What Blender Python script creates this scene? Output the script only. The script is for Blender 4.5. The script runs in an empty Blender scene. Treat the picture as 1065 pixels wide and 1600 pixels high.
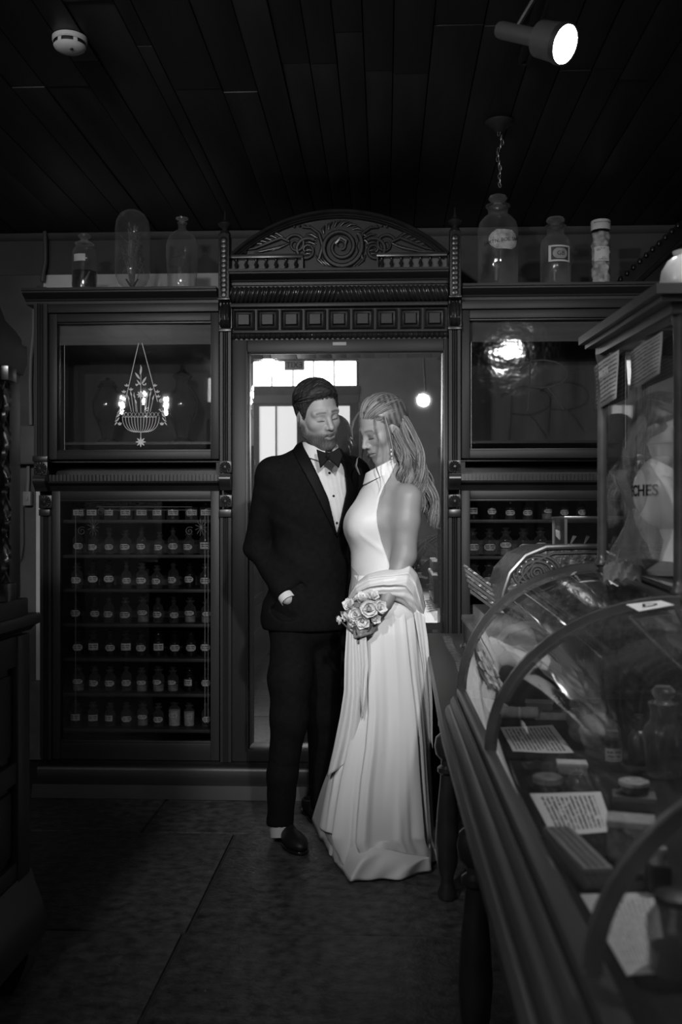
import bpy, bmesh, math, random
import numpy as np
from mathutils import Vector, Matrix

random.seed(7); RNG = np.random.default_rng(11)
PI = math.pi
SC = bpy.context.scene
COL = SC.collection

# ------------------------------------------------------------------ camera
F, CX, HY, H, YAW = 1555.0, 532.5, 820.0, 1.30, math.radians(2.5)
cam = bpy.data.cameras.new('camera'); camo = bpy.data.objects.new('camera', cam); COL.objects.link(camo)
camo.location = (0, 0, H); camo.rotation_euler = (PI/2, 0, YAW)
cam.sensor_fit = 'VERTICAL'; cam.sensor_height = 36.0; cam.sensor_width = 24.0
cam.lens = 36.0*F/1600.0; cam.shift_y = (HY-800.0)/1600.0
cam.clip_start = 0.05
cam.dof.use_dof = True; cam.dof.focus_distance = 4.0; cam.dof.aperture_fstop = 4.5
SC.camera = camo

# ------------------------------------------------------------------ world + exposure
wd = bpy.data.worlds.new('world'); SC.world = wd; wd.use_nodes = True
wd.node_tree.nodes['Background'].inputs[0].default_value = (0.8, 0.8, 0.8, 1)
wd.node_tree.nodes['Background'].inputs[1].default_value = 0.0
SC.view_settings.view_transform = 'Standard'; SC.view_settings.look = 'None'
SC.view_settings.gamma = 1.0; SC.view_settings.use_curve_mapping = False
SC.view_settings.exposure = 0.0
try:
    SC.cycles.max_bounces = 10; SC.cycles.transparent_max_bounces = 24
    SC.cycles.caustics_reflective = False; SC.cycles.caustics_refractive = False
    SC.cycles.sample_clamp_indirect = 3.0
    SC.cycles.use_denoising = True
except Exception: pass

# light levels (the lamps themselves are built with their fittings further down)
KEY_W, SPOT_W, VIT_W, BULB_W, TRANSOM_E, DOOR_E, KEY2_W = 215.0, 40.0, 48.0, 6.0, 7.0, 0.75, 210.0

# ------------------------------------------------------------------ projection helpers (pixel + distance -> point)
_ca, _sa = math.cos(YAW), math.sin(YAW)
def P(px, py, Y):
    t = (px-CX)/F
    dx, dy = _ca*t - _sa, _sa*t + _ca
    s = Y/dy
    return Vector((s*dx, Y, H-(py-HY)/F*s))
def XP(px, Y): return P(px, 800, Y).x
def ZP(py, px, Y): return P(px, py, Y).z

# ------------------------------------------------------------------ materials
MATS = {}
def _nt(name):
    m = bpy.data.materials.new(name); m.use_nodes = True
    nt = m.node_tree; b = nt.nodes['Principled BSDF']; return m, nt, b
def g3(v): return (v, v, v, 1)
def mat(name, v=0.5, rough=0.5, spec=0.5, metal=0.0, var=0.0, scale=8.0, stretch=(1,1,1), bump=0.0, bscale=None, coat=0.0, sheen=0.0, detail=4.0):
    """plain grey procedural material; var = strength of noise variation in value"""
    if name in MATS: return MATS[name]
    m, nt, b = _nt(name); N = nt.nodes; L = nt.links
    b.inputs['Base Color'].default_value = g3(v); b.inputs['Roughness'].default_value = rough
    b.inputs['Specular IOR Level'].default_value = spec; b.inputs['Metallic'].default_value = metal
    if coat: b.inputs['Coat Weight'].default_value = coat; b.inputs['Coat Roughness'].default_value = 0.15
    if sheen: b.inputs['Sheen Weight'].default_value = sheen
    if var or bump:
        tc = N.new('ShaderNodeTexCoord'); mp = N.new('ShaderNodeMapping'); mp.inputs['Scale'].default_value = stretch
        L.new(tc.outputs['Object'], mp.inputs['Vector'])
        nz = N.new('ShaderNodeTexNoise'); nz.inputs['Scale'].default_value = scale; nz.inputs['Detail'].default_value = detail
        L.new(mp.outputs['Vector'], nz.inputs['Vector'])
        if var:
            rp = N.new('ShaderNodeMapRange'); rp.inputs['From Min'].default_value = 0.3; rp.inputs['From Max'].default_value = 0.7
            rp.inputs['To Min'].default_value = v*(1-var); rp.inputs['To Max'].default_value = v*(1+var)
            L.new(nz.outputs['Fac'], rp.inputs['Value']); L.new(rp.outputs['Result'], b.inputs['Base Color'])
        if bump:
            bp = N.new('ShaderNodeBump'); bp.inputs['Strength'].default_value = bump; bp.inputs['Distance'].default_value = 0.004
            n2 = nz
            if bscale:
                n2 = N.new('ShaderNodeTexNoise'); n2.inputs['Scale'].default_value = bscale; n2.inputs['Detail'].default_value = 5
                L.new(mp.outputs['Vector'], n2.inputs['Vector'])
            L.new(n2.outputs['Fac'], bp.inputs['Height']); L.new(bp.outputs['Normal'], b.inputs['Normal'])
    MATS[name] = m; return m
def emat(name, v, strength):
    if name in MATS: return MATS[name]
    m, nt, b = _nt(name); b.inputs['Base Color'].default_value = g3(v)
    b.inputs['Emission Color'].default_value = g3(1.0); b.inputs['Emission Strength'].default_value = strength
    MATS[name] = m; return m
def glass(name, tint=0.95, refl=1.0, rough=0.02, ior=1.5, wavy=0.0, veil=0.0, veilv=0.5):
    """thin clear glass: transparent + mirror-like reflection by Fresnel, optional film: dust plus painted veil light, stronger at rims"""
    if name in MATS: return MATS[name]
    m, nt, b = _nt(name); N = nt.nodes; L = nt.links; N.remove(b)
    out = N['Material Output']
    tr = N.new('ShaderNodeBsdfTransparent'); tr.inputs['Color'].default_value = g3(tint)
    gl = N.new('ShaderNodeBsdfGlossy'); gl.inputs['Color'].default_value = g3(refl); gl.inputs['Roughness'].default_value = rough
    lw = N.new('ShaderNodeLayerWeight'); lw.inputs['Blend'].default_value = 0.5
    pw = N.new('ShaderNodeMath'); pw.operation = 'POWER'; pw.inputs[1].default_value = 5.0; L.new(lw.outputs['Facing'], pw.inputs[0])
    f0 = ((ior-1)/(ior+1))**2
    fr = N.new('ShaderNodeMath'); fr.operation = 'MULTIPLY_ADD'; fr.inputs[1].default_value = 0.9-f0; fr.inputs[2].default_value = f0; L.new(pw.outputs[0], fr.inputs[0])
    mx = N.new('ShaderNodeMixShader')
    L.new(fr.outputs[0], mx.inputs[0]); L.new(tr.outputs[0], mx.inputs[1]); L.new(gl.outputs[0], mx.inputs[2])
    last = mx
    if wavy or veil:
        tc = N.new('ShaderNodeTexCoord')
        nz = N.new('ShaderNodeTexNoise'); nz.inputs['Scale'].default_value = 7 if wavy else 9; nz.inputs['Detail'].default_value = 3
        L.new(tc.outputs['Object'], nz.inputs['Vector'])
        if wavy:
            bp = N.new('ShaderNodeBump'); bp.inputs['Strength'].default_value = wavy; bp.inputs['Distance'].default_value = 0.02
            L.new(nz.outputs['Fac'], bp.inputs['Height']); L.new(bp.outputs['Normal'], gl.inputs['Normal'])
        if veil:
            df = N.new('ShaderNodeBsdfDiffuse'); df.inputs['Color'].default_value = g3(veilv)
            rp = N.new('ShaderNodeMapRange'); rp.inputs['From Min'].default_value = 0.35; rp.inputs['From Max'].default_value = 0.75
            rp.inputs['To Min'].default_value = veil*0.3; rp.inputs['To Max'].default_value = veil
            L.new(nz.outputs['Fac'], rp.inputs['Value'])
            fz = N.new('ShaderNodeMath'); fz.operation = 'MULTIPLY_ADD'; fz.inputs[1].default_value = 1.9; fz.inputs[2].default_value = 0.45; f2 = N.new('ShaderNodeMath'); f2.operation = 'POWER'; f2.inputs[1].default_value = 2.0  # film raised at grazing angles to paint bright glass rims
            L.new(lw.outputs['Facing'], f2.inputs[0]); L.new(f2.outputs[0], fz.inputs[0]); fm = N.new('ShaderNodeMath'); fm.operation = 'MULTIPLY'; fm.use_clamp = True; L.new(rp.outputs['Result'], fm.inputs[0]); L.new(fz.outputs[0], fm.inputs[1])
            m2 = N.new('ShaderNodeMixShader'); L.new(fm.outputs[0], m2.inputs[0])
            L.new(mx.outputs[0], m2.inputs[1]); L.new(df.outputs[0], m2.inputs[2]); last = m2
    L.new(last.outputs[0], out.inputs['Surface'])
    MATS[name] = m; return m
def vcol(name, rough=0.5, spec=0.4, bump=0.0, bscale=200.0, sss=0.0, sheen=0.0, aniso=0.0):
    """colour from the mesh's own 'Col' attribute (hair shades, beard, lips ...)"""
    if name in MATS: return MATS[name]
    m, nt, b = _nt(name); N = nt.nodes; L = nt.links
    a = N.new('ShaderNodeAttribute'); a.attribute_name = 'Col'
    L.new(a.outputs['Color'], b.inputs['Base Color'])
    b.inputs['Roughness'].default_value = rough; b.inputs['Specular IOR Level'].default_value = spec
    if sheen: b.inputs['Sheen Weight'].default_value = sheen
    if aniso: b.inputs['Anisotropic'].default_value = aniso
    if sss:
        b.inputs['Subsurface Weight'].default_value = sss; b.inputs['Subsurface Radius'].default_value = (0.01, 0.01, 0.01); b.inputs['Subsurface Scale'].default_value = 0.5
    if bump:
        tc = N.new('ShaderNodeTexCoord'); nz = N.new('ShaderNodeTexNoise'); nz.inputs['Scale'].default_value = bscale
        L.new(tc.outputs['Object'], nz.inputs['Vector'])
        bp = N.new('ShaderNodeBump'); bp.inputs['Strength'].default_value = bump; bp.inputs['Distance'].default_value = 0.002
        L.new(nz.outputs['Fac'], bp.inputs['Height']); L.new(bp.outputs['Normal'], b.inputs['Normal'])
    MATS[name] = m; return m
def script_paper(name, paper=0.7, ink=0.06, rows=14.0, margin=0.08, fill=0.5, breaks=26.0):
    """paper with rows of small dark handwriting (flat print), in the sheet's own UV space"""
    if name in MATS: return MATS[name]
    m, nt, b = _nt(name); N = nt.nodes; L = nt.links
    b.inputs['Roughness'].default_value = 0.8
    uv = N.new('ShaderNodeUVMap'); sx = N.new('ShaderNodeSeparateXYZ'); L.new(uv.outputs[0], sx.inputs[0])
    def mth(op, a, c=None):
        n = N.new('ShaderNodeMath'); n.operation = op
        for i, q in enumerate((a, c)):
            if q is None: continue
            if isinstance(q, (int, float)): n.inputs[i].default_value = q
            else: L.new(q, n.inputs[i])
        return n.outputs[0]
    nz = N.new('ShaderNodeTexNoise'); nz.inputs['Scale'].default_value = breaks*2.2; nz.inputs['Detail'].default_value = 3
    mp = N.new('ShaderNodeMapping'); mp.inputs['Scale'].default_value = (1.0, 0.35, 1); L.new(uv.outputs[0], mp.inputs[0]); L.new(mp.outputs[0], nz.inputs[0])
    wob = mth('MULTIPLY', mth('SUBTRACT', nz.outputs['Fac'], 0.5), 0.9)
    fr = mth('FRACT', mth('ADD', mth('MULTIPLY', sx.outputs['Y'], rows), wob))
    line = mth('LESS_THAN', fr, fill)
    n3 = N.new('ShaderNodeTexNoise'); n3.inputs['Scale'].default_value = breaks
    L.new(mp.outputs[0], n3.inputs[0]); gap = mth('GREATER_THAN', n3.outputs['Fac'], 0.40)
    inx = mth('MULTIPLY', mth('GREATER_THAN', sx.outputs['X'], margin), mth('LESS_THAN', sx.outputs['X'], 1-margin))
    iny = mth('MULTIPLY', mth('GREATER_THAN', sx.outputs['Y'], margin), mth('LESS_THAN', sx.outputs['Y'], 1-margin*1.2))
    k = mth('MULTIPLY', mth('MULTIPLY', line, gap), mth('MULTIPLY', inx, iny))
    mx = N.new('ShaderNodeMix'); mx.data_type = 'RGBA'; L.new(k, mx.inputs[0])
    mx.inputs[6].default_value = g3(paper); mx.inputs[7].default_value = g3(ink)
    L.new(mx.outputs[2], b.inputs['Base Color'])
    MATS[name] = m; return m

M_WOOD = mat('dark_wood', 0.022, 0.42, 0.3, var=0.35, scale=6, stretch=(1, 1, 0.12), bump=0.12, bscale=30)
M_WOODH = mat('dark_wood_lengthwise', 0.022, 0.42, 0.3, var=0.35, scale=6, stretch=(0.12, 1, 1), bump=0.12, bscale=30)
M_CARVE = mat('carved_wood', 0.022, 0.28, 0.55, var=0.25, scale=20)
M_BLACKW = mat('near_black_wood', 0.009, 0.4, 0.5, var=0.3, scale=9)
M_INNER = mat('cabinet_inside', 0.03, 0.6, 0.3, var=0.45, scale=3, stretch=(3, 1, 0.5))
M_GLASS = glass('clear_glass', 0.93, 1.0, 0.015)
M_CASEGL = glass('case_glass', 0.90, 1.0, 0.03, veil=0.035, veilv=0.6)
M_WAVY = glass('old_wavy_glass', 0.8, 1.0, 0.05, wavy=0.14)
M_PANE = glass('cabinet_glass', 0.9, 1.0, 0.02)
M_BOTTLE = glass('bottle_glass', 0.80, 1.0, 0.04, ior=1.75, veil=0.14, veilv=0.4)
M_JAR = glass('jar_glass', 0.86, 1.0, 0.03, ior=1.7, veil=0.20, veilv=0.6)
M_DARKGL = mat('dark_bottle_glass', 0.008, 0.08, 0.6)
M_FROST = mat('etched_frost', 0.9, 0.7, 0.3)
M_FROSTD = mat('faint_etching', 0.035, 0.7, 0.3)
M_PAPER = mat('paper', 0.62, 0.85, 0.2, var=0.1, scale=20)
M_INK = mat('ink', 0.02, 0.7, 0.2)
M_IRON = mat('dark_iron', 0.03, 0.45, 0.5, metal=0.3)
M_STEEL = mat('grey_metal', 0.32, 0.3, 0.5, metal=0.9)
M_PLAST = mat('white_plastic', 0.55, 0.45, 0.4)
M_MIRROR = mat('mirror_silver', 0.86, 0.012, 0.5, metal=1.0)
def _dust_and_light(m, fac, v):
    nt = m.node_tree; N = nt.nodes; L = nt.links; b = N['Principled BSDF']
    df = N.new('ShaderNodeBsdfDiffuse'); df.inputs['Color'].default_value = g3(v); mx = N.new('ShaderNodeMixShader')
    tc = N.new('ShaderNodeTexCoord'); nz = N.new('ShaderNodeTexNoise'); nz.inputs['Scale'].default_value = 6; nz.inputs['Detail'].default_value = 8; L.new(tc.outputs['Object'], nz.inputs['Vector'])
    rp = N.new('ShaderNodeMapRange'); rp.inputs['To Min'].default_value = fac*.5; rp.inputs['To Max'].default_value = fac*1.5; L.new(nz.outputs['Fac'], rp.inputs['Value'])
    L.new(rp.outputs['Result'], mx.inputs[0]); L.new(b.outputs[0], mx.inputs[1]); L.new(df.outputs[0], mx.inputs[2]); L.new(mx.outputs[0], N['Material Output'].inputs['Surface'])
_dust_and_light(M_MIRROR, 0.075, 0.6)  # dust film, thickened to put light into the dark reflection

# ------------------------------------------------------------------ mesh collector
class MB:
    def __init__(s): s.v = []; s.f = []; s.uv = None
    def add(s, verts, faces):
        o = len(s.v); s.v += [tuple(map(float, p)) for p in verts]; s.f += [tuple(o+i for i in f) for f in faces]; return s
    def box(s, x0, x1, y0, y1, z0, z1, bev=0.0):
        x0, x1 = sorted((x0, x1)); y0, y1 = sorted((y0, y1)); z0, z1 = sorted((z0, z1))
        if not bev:
            return s.add([(x0,y0,z0),(x1,y0,z0),(x1,y1,z0),(x0,y1,z0),(x0,y0,z1),(x1,y0,z1),(x1,y1,z1),(x0,y1,z1)],
                         [(0,3,2,1),(4,5,6,7),(0,1,5,4),(1,2,6,5),(2,3,7,6),(3,0,4,7)])
        bm = bmesh.new(); bmesh.ops.create_cube(bm, size=1)
        for w in bm.verts: w.co = Vector(((x0+x1)/2+w.co.x*(x1-x0), (y0+y1)/2+w.co.y*(y1-y0), (z0+z1)/2+w.co.z*(z1-z0)))
        bmesh.ops.bevel(bm, geom=bm.edges[:], offset=bev, segments=2, affect='EDGES', profile=0.6)
        bm.verts.ensure_lookup_table(); bm.verts.index_update()
        s.add([w.co for w in bm.verts], [[w.index for w in f.verts] for f in bm.faces]); bm.free(); return s
    def lathe(s, prof, n=20, c=(0,0,0), axis='z', a0=0.0, a1=2*PI):
        """prof: list of (r, h)"""
        full = abs(a1-a0-2*PI) < 1e-6; cols = n if full else n+1
        vs = []
        for r, h in prof:
            for k in range(cols):
                a = a0+(a1-a0)*k/n; x, y = r*math.cos(a), r*math.sin(a)
                p = {'z': (x, y, h), 'y': (x, h, y), 'x': (h, x, y)}[axis]
                vs.append((c[0]+p[0], c[1]+p[1], c[2]+p[2]))
        fs = []
        for i in range(len(prof)-1):
            for k in range(n if full else n):
                k2 = (k+1) % cols if full else k+1
                fs.append((i*cols+k, i*cols+k2, (i+1)*cols+k2, (i+1)*cols+k))
        return s.add(vs, fs)
    def prism(s, poly, d0, d1, axis='y'):
        """poly of 2D points extruded between d0 and d1 along axis. axis y: (x,z); z: (x,y); x: (y,z)"""
        n = len(poly); mk = {'y': lambda p, d: (p[0], d, p[1]), 'z': lambda p, d: (p[0], p[1], d), 'x': lambda p, d: (d, p[0], p[1])}[axis]
        vs = [mk(p, d0) for p in poly]+[mk(p, d1) for p in poly]
        fs = [tuple(range(n)), tuple(range(2*n-1, n-1, -1))]+[(i, i+n, (i+1) % n+n, (i+1) % n) for i in range(n)]
        return s.add(vs, fs)
    def tube(s, pts, r, n=6, cap=True, flat=1.0, up=None):
        pts = [Vector(p) for p in pts]; m = len(pts); rr = r if hasattr(r, '__len__') else [r]*m
        vs = []; prev = None
        for i, p in enumerate(pts):
            t = (pts[min(i+1, m-1)]-pts[max(i-1, 0)])
            t = t.normalized() if t.length > 1e-9 else Vector((0, 0, 1))
            if up is not None: u = Vector(up)
            else: u = prev if prev is not None else (Vector((0, 0, 1)) if abs(t.z) < 0.9 else Vector((1, 0, 0)))
            e = (u-t*u.dot(t)); e = e.normalized() if e.length > 1e-6 else t.orthogonal().normalized()
            prev = e; w = t.cross(e)
            for k in range(n):
                a = 2*PI*k/n; vs.append(p+e*math.cos(a)*rr[i]*flat+w*math.sin(a)*rr[i])
        fs = [(i*n+k, i*n+(k+1) % n, (i+1)*n+(k+1) % n, (i+1)*n+k) for i in range(m-1) for k in range(n)]
        if cap: fs += [tuple(range(n-1, -1, -1)), tuple((m-1)*n+k for k in range(n))]
        return s.add(vs, fs)
    def grid(s, rows):
        m, n = len(rows), len(rows[0])
        return s.add([p for r in rows for p in r], [(i*n+j, i*n+j+1, (i+1)*n+j+1, (i+1)*n+j) for i in range(m-1) for j in range(n-1)])
    def ring_loft(s, rings, cap=True):
        m, n = len(rings), len(rings[0])
        fs = [(i*n+j, i*n+(j+1) % n, (i+1)*n+(j+1) % n, (i+1)*n+j) for i in range(m-1) for j in range(n)]
        if cap: fs += [tuple(range(n-1, -1, -1)), tuple((m-1)*n+k for k in range(n))]
        return s.add([p for r in rings for p in r], fs)
    def mesh(s, name, angle=40):
        me = bpy.data.meshes.new(name); me.from_pydata(s.v, [], s.f); me.validate(); me.update()
        bm = bmesh.new(); bm.from_mesh(me); bmesh.ops.recalc_face_normals(bm, faces=bm.faces); bm.to_mesh(me); bm.free()
        if angle:
            me.polygons.foreach_set('use_smooth', [True]*len(me.polygons))
            try: me.set_sharp_from_angle(angle=math.radians(angle))
            except Exception: pass
        return me
    def build(s, name, m, parent=None, angle=40, loc=None):
        return obj(name, s.mesh(name, angle), m, parent, loc)

def obj(name, me, m, parent=None, loc=None):
    if m is not None and not me.materials: me.materials.append(m)
    o = bpy.data.objects.new(name, me); COL.objects.link(o)
    if parent is not None: o.parent = parent
    if loc is not None: o.location = loc
    return o
def tag(o, label=None, cat=None, group=None, kind=None):
    if label: o['label'] = label
    if cat: o['category'] = cat
    if group: o['group'] = group
    if kind: o['kind'] = kind
    return o
def empty(name, loc=(0,0,0)):
    o = bpy.data.objects.new(name, None); o.empty_display_size = 0.05; COL.objects.link(o); o.location = loc; return o
def thing(name, label, cat, loc=(0,0,0), group=None): return tag(empty(name, loc), label, cat, group)
def struct(o): o['kind'] = 'structure'; return o
def copy_tree(o, parent=None, loc=None):
    c = o.copy(); COL.objects.link(c)
    if parent is not None: c.parent = parent
    if loc is not None: c.location = loc
    for ch in list(o.children): copy_tree(ch, c)
    return c
def aim(o, target):
    d = Vector(target)-o.location; o.rotation_euler = d.to_track_quat('-Z', 'Y').to_euler()
def spot_light(name, loc, target, watts, deg, blend=0.5, radius=0.04):
    l = bpy.data.lights.new(name, 'SPOT'); l.energy = watts; l.spot_size = math.radians(deg); l.spot_blend = blend; l.shadow_soft_size = radius
    o = bpy.data.objects.new(name, l); COL.objects.link(o); o.location = loc; aim(o, target); return o
def text_mesh(body, size, extrude=0.0005, align='CENTER', bold=0.0):
    cu = bpy.data.curves.new('lettering', 'FONT'); cu.body = body; cu.size = size; cu.extrude = extrude; cu.align_x = align; cu.align_y = 'CENTER'
    cu.resolution_u = 3; cu.offset = bold
    o = bpy.data.objects.new('lettering', cu); COL.objects.link(o)
    dg = bpy.context.evaluated_depsgraph_get(); me = bpy.data.meshes.new_from_object(o.evaluated_get(dg))
    bpy.data.objects.remove(o); return me
def sheet(w, h, nx=6, ny=6, fn=None, thick=0.0006):
    """a sheet of paper in its own XY plane with UVs; fn(u,v)->(dx,dy,dz)"""
    vs, fs, uvs = [], [], []
    for j in range(ny+1):
        for i in range(nx+1):
            u, v = i/nx, j/ny; d = fn(u, v) if fn else (0,0,0)
            vs.append(((u-.5)*w+d[0], (v-.5)*h+d[1], d[2])); uvs.append((u, v))
    n = len(vs)
    for j in range(ny):
        for i in range(nx):
            a = j*(nx+1)+i; fs.append((a, a+1, a+nx+2, a+nx+1))
    me = bpy.data.meshes.new('sheet'); me.from_pydata(vs, [], fs); me.update()
    ul = me.uv_layers.new(name='UVMap')
    for lp in me.loops: ul.data[lp.index].uv = uvs[lp.vertex_index]
    me.polygons.foreach_set('use_smooth', [True]*len(me.polygons))
    bm = bmesh.new(); bm.from_mesh(me); bmesh.ops.solidify(bm, geom=bm.faces[:], thickness=-thick); bm.to_mesh(me); bm.free()
    return me
def spiral(c, r0, r1, turns, a0, n=40, sgn=1):
    return [(c[0]+(r0+(r1-r0)*t)*math.cos(a0+sgn*turns*2*PI*t), c[1]+(r0+(r1-r0)*t)*math.sin(a0+sgn*turns*2*PI*t)) for t in [i/(n-1) for i in range(n)]]

# ------------------------------------------------------------------ implicit surfaces (bodies, clothes)
def _dot(a, b): return (a*b).sum(-1)
def sd_cap(p, a, b, ra, rb=None):
    rb = ra if rb is None else rb
    a = np.array(a, float); b = np.array(b, float); ba = b-a
    t = np.clip(((p-a)@ba)/max(ba@ba, 1e-9), 0, 1)
    return np.linalg.norm(p-a-t[..., None]*ba, axis=-1)-(ra+(rb-ra)*t)
def sd_ell(p, c, r, R=None):
    q = p-np.array(c, float)
    if R is not None: q = q@np.array(R, float).T
    r = np.array(r, float)
    k0 = np.linalg.norm(q/r, axis=-1); k1 = np.linalg.norm(q/(r*r), axis=-1)
    return k0*(k0-1.0)/np.maximum(k1, 1e-6)
def smin(a, b, k):
    h = np.clip(0.5+0.5*(b-a)/k, 0, 1); return b*(1-h)+a*h-k*h*(1-h)
def smax(a, b, k): return -smin(-a, -b, k)
def U(k, *ds):
    d = ds[0]
    for e in ds[1:]: d = smin(d, e, k)
    return d
def sd_poly(x, z, poly):
    """signed distance of 2D points to a polygon, negative inside"""
    poly = np.array(poly, float); n = len(poly)
    d = np.full(x.shape, 1e9); s = np.zeros(x.shape, bool)
    for i in range(n):
        a = poly[i]; b = poly[(i+1) % n]; e = b-a
        wx, wz = x-a[0], z-a[1]; t = np.clip((wx*e[0]+wz*e[1])/(e@e), 0, 1)
        d = np.minimum(d, (wx-e[0]*t)**2+(wz-e[1]*t)**2)
        cr = ((a[1] > z) != (b[1] > z)) & (x < (b[0]-a[0])*(z-a[1])/(b[1]-a[1]+1e-12)+a[0]); s ^= cr
    return np.where(s, -1, 1)*np.sqrt(d)
def nets(fn, lo, hi, h):
    """naive surface nets -> verts, quads"""
    lo = np.array(lo, float); hi = np.array(hi, float)
    n = np.maximum(((hi-lo)/h).astype(int)+1, 3)
    ax = [lo[i]+h*np.arange(n[i]) for i in range(3)]
    # coarse pass first: only blocks near the surface are sampled finely
    B = 8; nb = -(-n//B); Fv = np.full(tuple(nb*B), 1.0, np.float32)
    bc = [lo[i]+h*(B*np.arange(nb[i])+(B-1)/2) for i in range(3)]
    Dc = fn(np.stack(np.meshgrid(*bc, indexing='ij'), -1)); thr = h*B*0.87*1.7+h*2
    Bl = Fv.reshape(nb[0], B, nb[1], B, nb[2], B).transpose(0, 2, 4, 1, 3, 5)
    Bl[...] = np.where(Dc < 0, -1.0, 1.0)[..., None, None, None]
    near = np.argwhere(np.abs(Dc) < thr); loc = np.stack(np.meshgrid(*[h*np.arange(B)]*3, indexing='ij'), -1)
    for i0 in range(0, len(near), 256):
        k = near[i0:i0+256]; Pn = lo+h*B*k[:, None, None, None, :]+loc[None]
        Bl[k[:, 0], k[:, 1], k[:, 2]] = fn(Pn)
    Fv = np.ascontiguousarray(Bl.transpose(0, 3, 1, 4, 2, 5)).reshape(tuple(nb*B))[:n[0], :n[1], :n[2]].copy()
    Fv[[0, -1]] = 1; Fv[:, [0, -1]] = 1; Fv[:, :, [0, -1]] = 1
    ins = Fv < 0
    cells = tuple(n-1)
    cnt = np.zeros(cells, np.float32); acc = np.zeros(cells+(3,), np.float32)
    cs = [(i, j, k) for i in (0, 1) for j in (0, 1) for k in (0, 1)]
    sl = lambda c: tuple(slice(c[d], c[d]+cells[d]) for d in range(3))
    for c in cs:
        for d in range(3):
            if c[d]: continue
            c2 = list(c); c2[d] = 1; c2 = tuple(c2)
            a = Fv[sl(c)]; b = Fv[sl(c2)]; m = (a < 0) != (b < 0)
            if not m.any(): continue
            t = np.where(m, a/np.where(m, a-b, 1), 0)
            cnt += m
            for e in range(3): acc[..., e] += np.where(m, c[e]+(t if e == d else 0), 0)
    act = cnt > 0; idx = np.full(cells, -1, np.int64); idx[act] = np.arange(act.sum())
    base = np.argwhere(act); V = lo+h*(base+acc[act]/cnt[act][:, None])
    quads = []
    for d in range(3):
        s0 = [slice(1, n[e]-1) for e in range(3)]; s0[d] = slice(0, n[d]-1)
        s1 = list(s0); s1[d] = slice(1, n[d])
        a = ins[tuple(s0)]; b = ins[tuple(s1)]; m = a != b
        ids = np.argwhere(m)
        if not len(ids): continue
        off = np.array([1, 1, 1]); off[d] = 0; ids = ids+off
        e, f2 = (d+1) % 3, (d+2) % 3
        def cell(de, df):
            q = ids.copy(); q[:, e] -= de; q[:, f2] -= df; return idx[q[:, 0], q[:, 1], q[:, 2]]
        Q = np.stack([cell(0, 0), cell(1, 0), cell(1, 1), cell(0, 1)], 1)
        flip = ~a[m]; Q[flip] = Q[flip][:, ::-1]; quads.append(Q)
    return V, np.concatenate(quads)
def smooth_mesh(V, Q, it=1, lam=0.5):
    n = len(V)
    for _ in range(it):
        s = np.zeros_like(V); c = np.zeros(n)
        for k in range(4):
            a, b = Q[:, k], Q[:, (k+1) % 4]
            for e in range(3):
                s[:, e] += np.bincount(a, V[b, e], n)+np.bincount(b, V[a, e], n)
            c += np.bincount(a, minlength=n)+np.bincount(b, minlength=n)
        V = V+lam*(s/np.maximum(c, 1)[:, None]-V)
    return V
def mesh_np(name, V, Q, m, parent=None, col=None, angle=None):
    me = bpy.data.meshes.new(name); me.from_pydata(V.tolist(), [], Q.tolist()); me.update()
    me.polygons.foreach_set('use_smooth', [True]*len(me.polygons))
    if angle:
        try: me.set_sharp_from_angle(angle=math.radians(angle))
        except Exception: pass
    if col is not None:
        at = me.color_attributes.new('Col', 'FLOAT_COLOR', 'POINT')
        c = np.ones((len(V), 4), np.float32); c[:, :3] = np.asarray(col)[:, None] if np.ndim(col) == 1 else col
        at.data.foreach_set('color', c.ravel())
    return obj(name, me, m, parent)
def vnoise(p, s, seed=0):
    """cheap smooth pseudo-noise in -1..1"""
    r = np.random.default_rng(seed); out = 0
    for i in range(5):
        k = r.normal(size=3)*s*(1+0.45*i); ph = r.uniform(0, 6.28)
        out = out+np.sin(p[..., 0]*k[0]+p[..., 1]*k[1]+p[..., 2]*k[2]+ph)/(1+0.4*i)
    return out/2.6
# ================================================================== ROOM
XL, XR, YF, YB, ZC = -3.2, 2.4, -0.9, 5.45, 2.91
MCAB = 4.80      # plane of the cabinet doors
M_STONE = mat('flagstone', 0.052, 0.55, 0.4, var=0.7, scale=22, bump=1.0, bscale=55, detail=14)
M_MORTAR = mat('floor_joint', 0.05, 0.9, 0.2)
M_PLASTER = mat('grey_plaster', 0.12, 0.8, 0.2, var=0.2, scale=5, bump=0.15, bscale=60)
M_FRIEZE = mat('dark_frieze_tone', 0.085, 0.7, 0.2, var=0.15, scale=4)
M_LITWALL = mat('lit_wall_strip', 0.75, 0.7, 0.2, var=0.08, scale=6)  # lamp light on the wall, put into the colour of pale strips
M_PLANK = mat('ceiling_plank', 0.021, 0.5, 0.4, var=0.6, scale=3, stretch=(2.5, 0.35, 1), bump=0.25, bscale=18)
M_DADO = mat('rough_stone_dado', 0.15, 0.85, 0.2, var=0.3, scale=8, bump=0.6, bscale=30)

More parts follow.
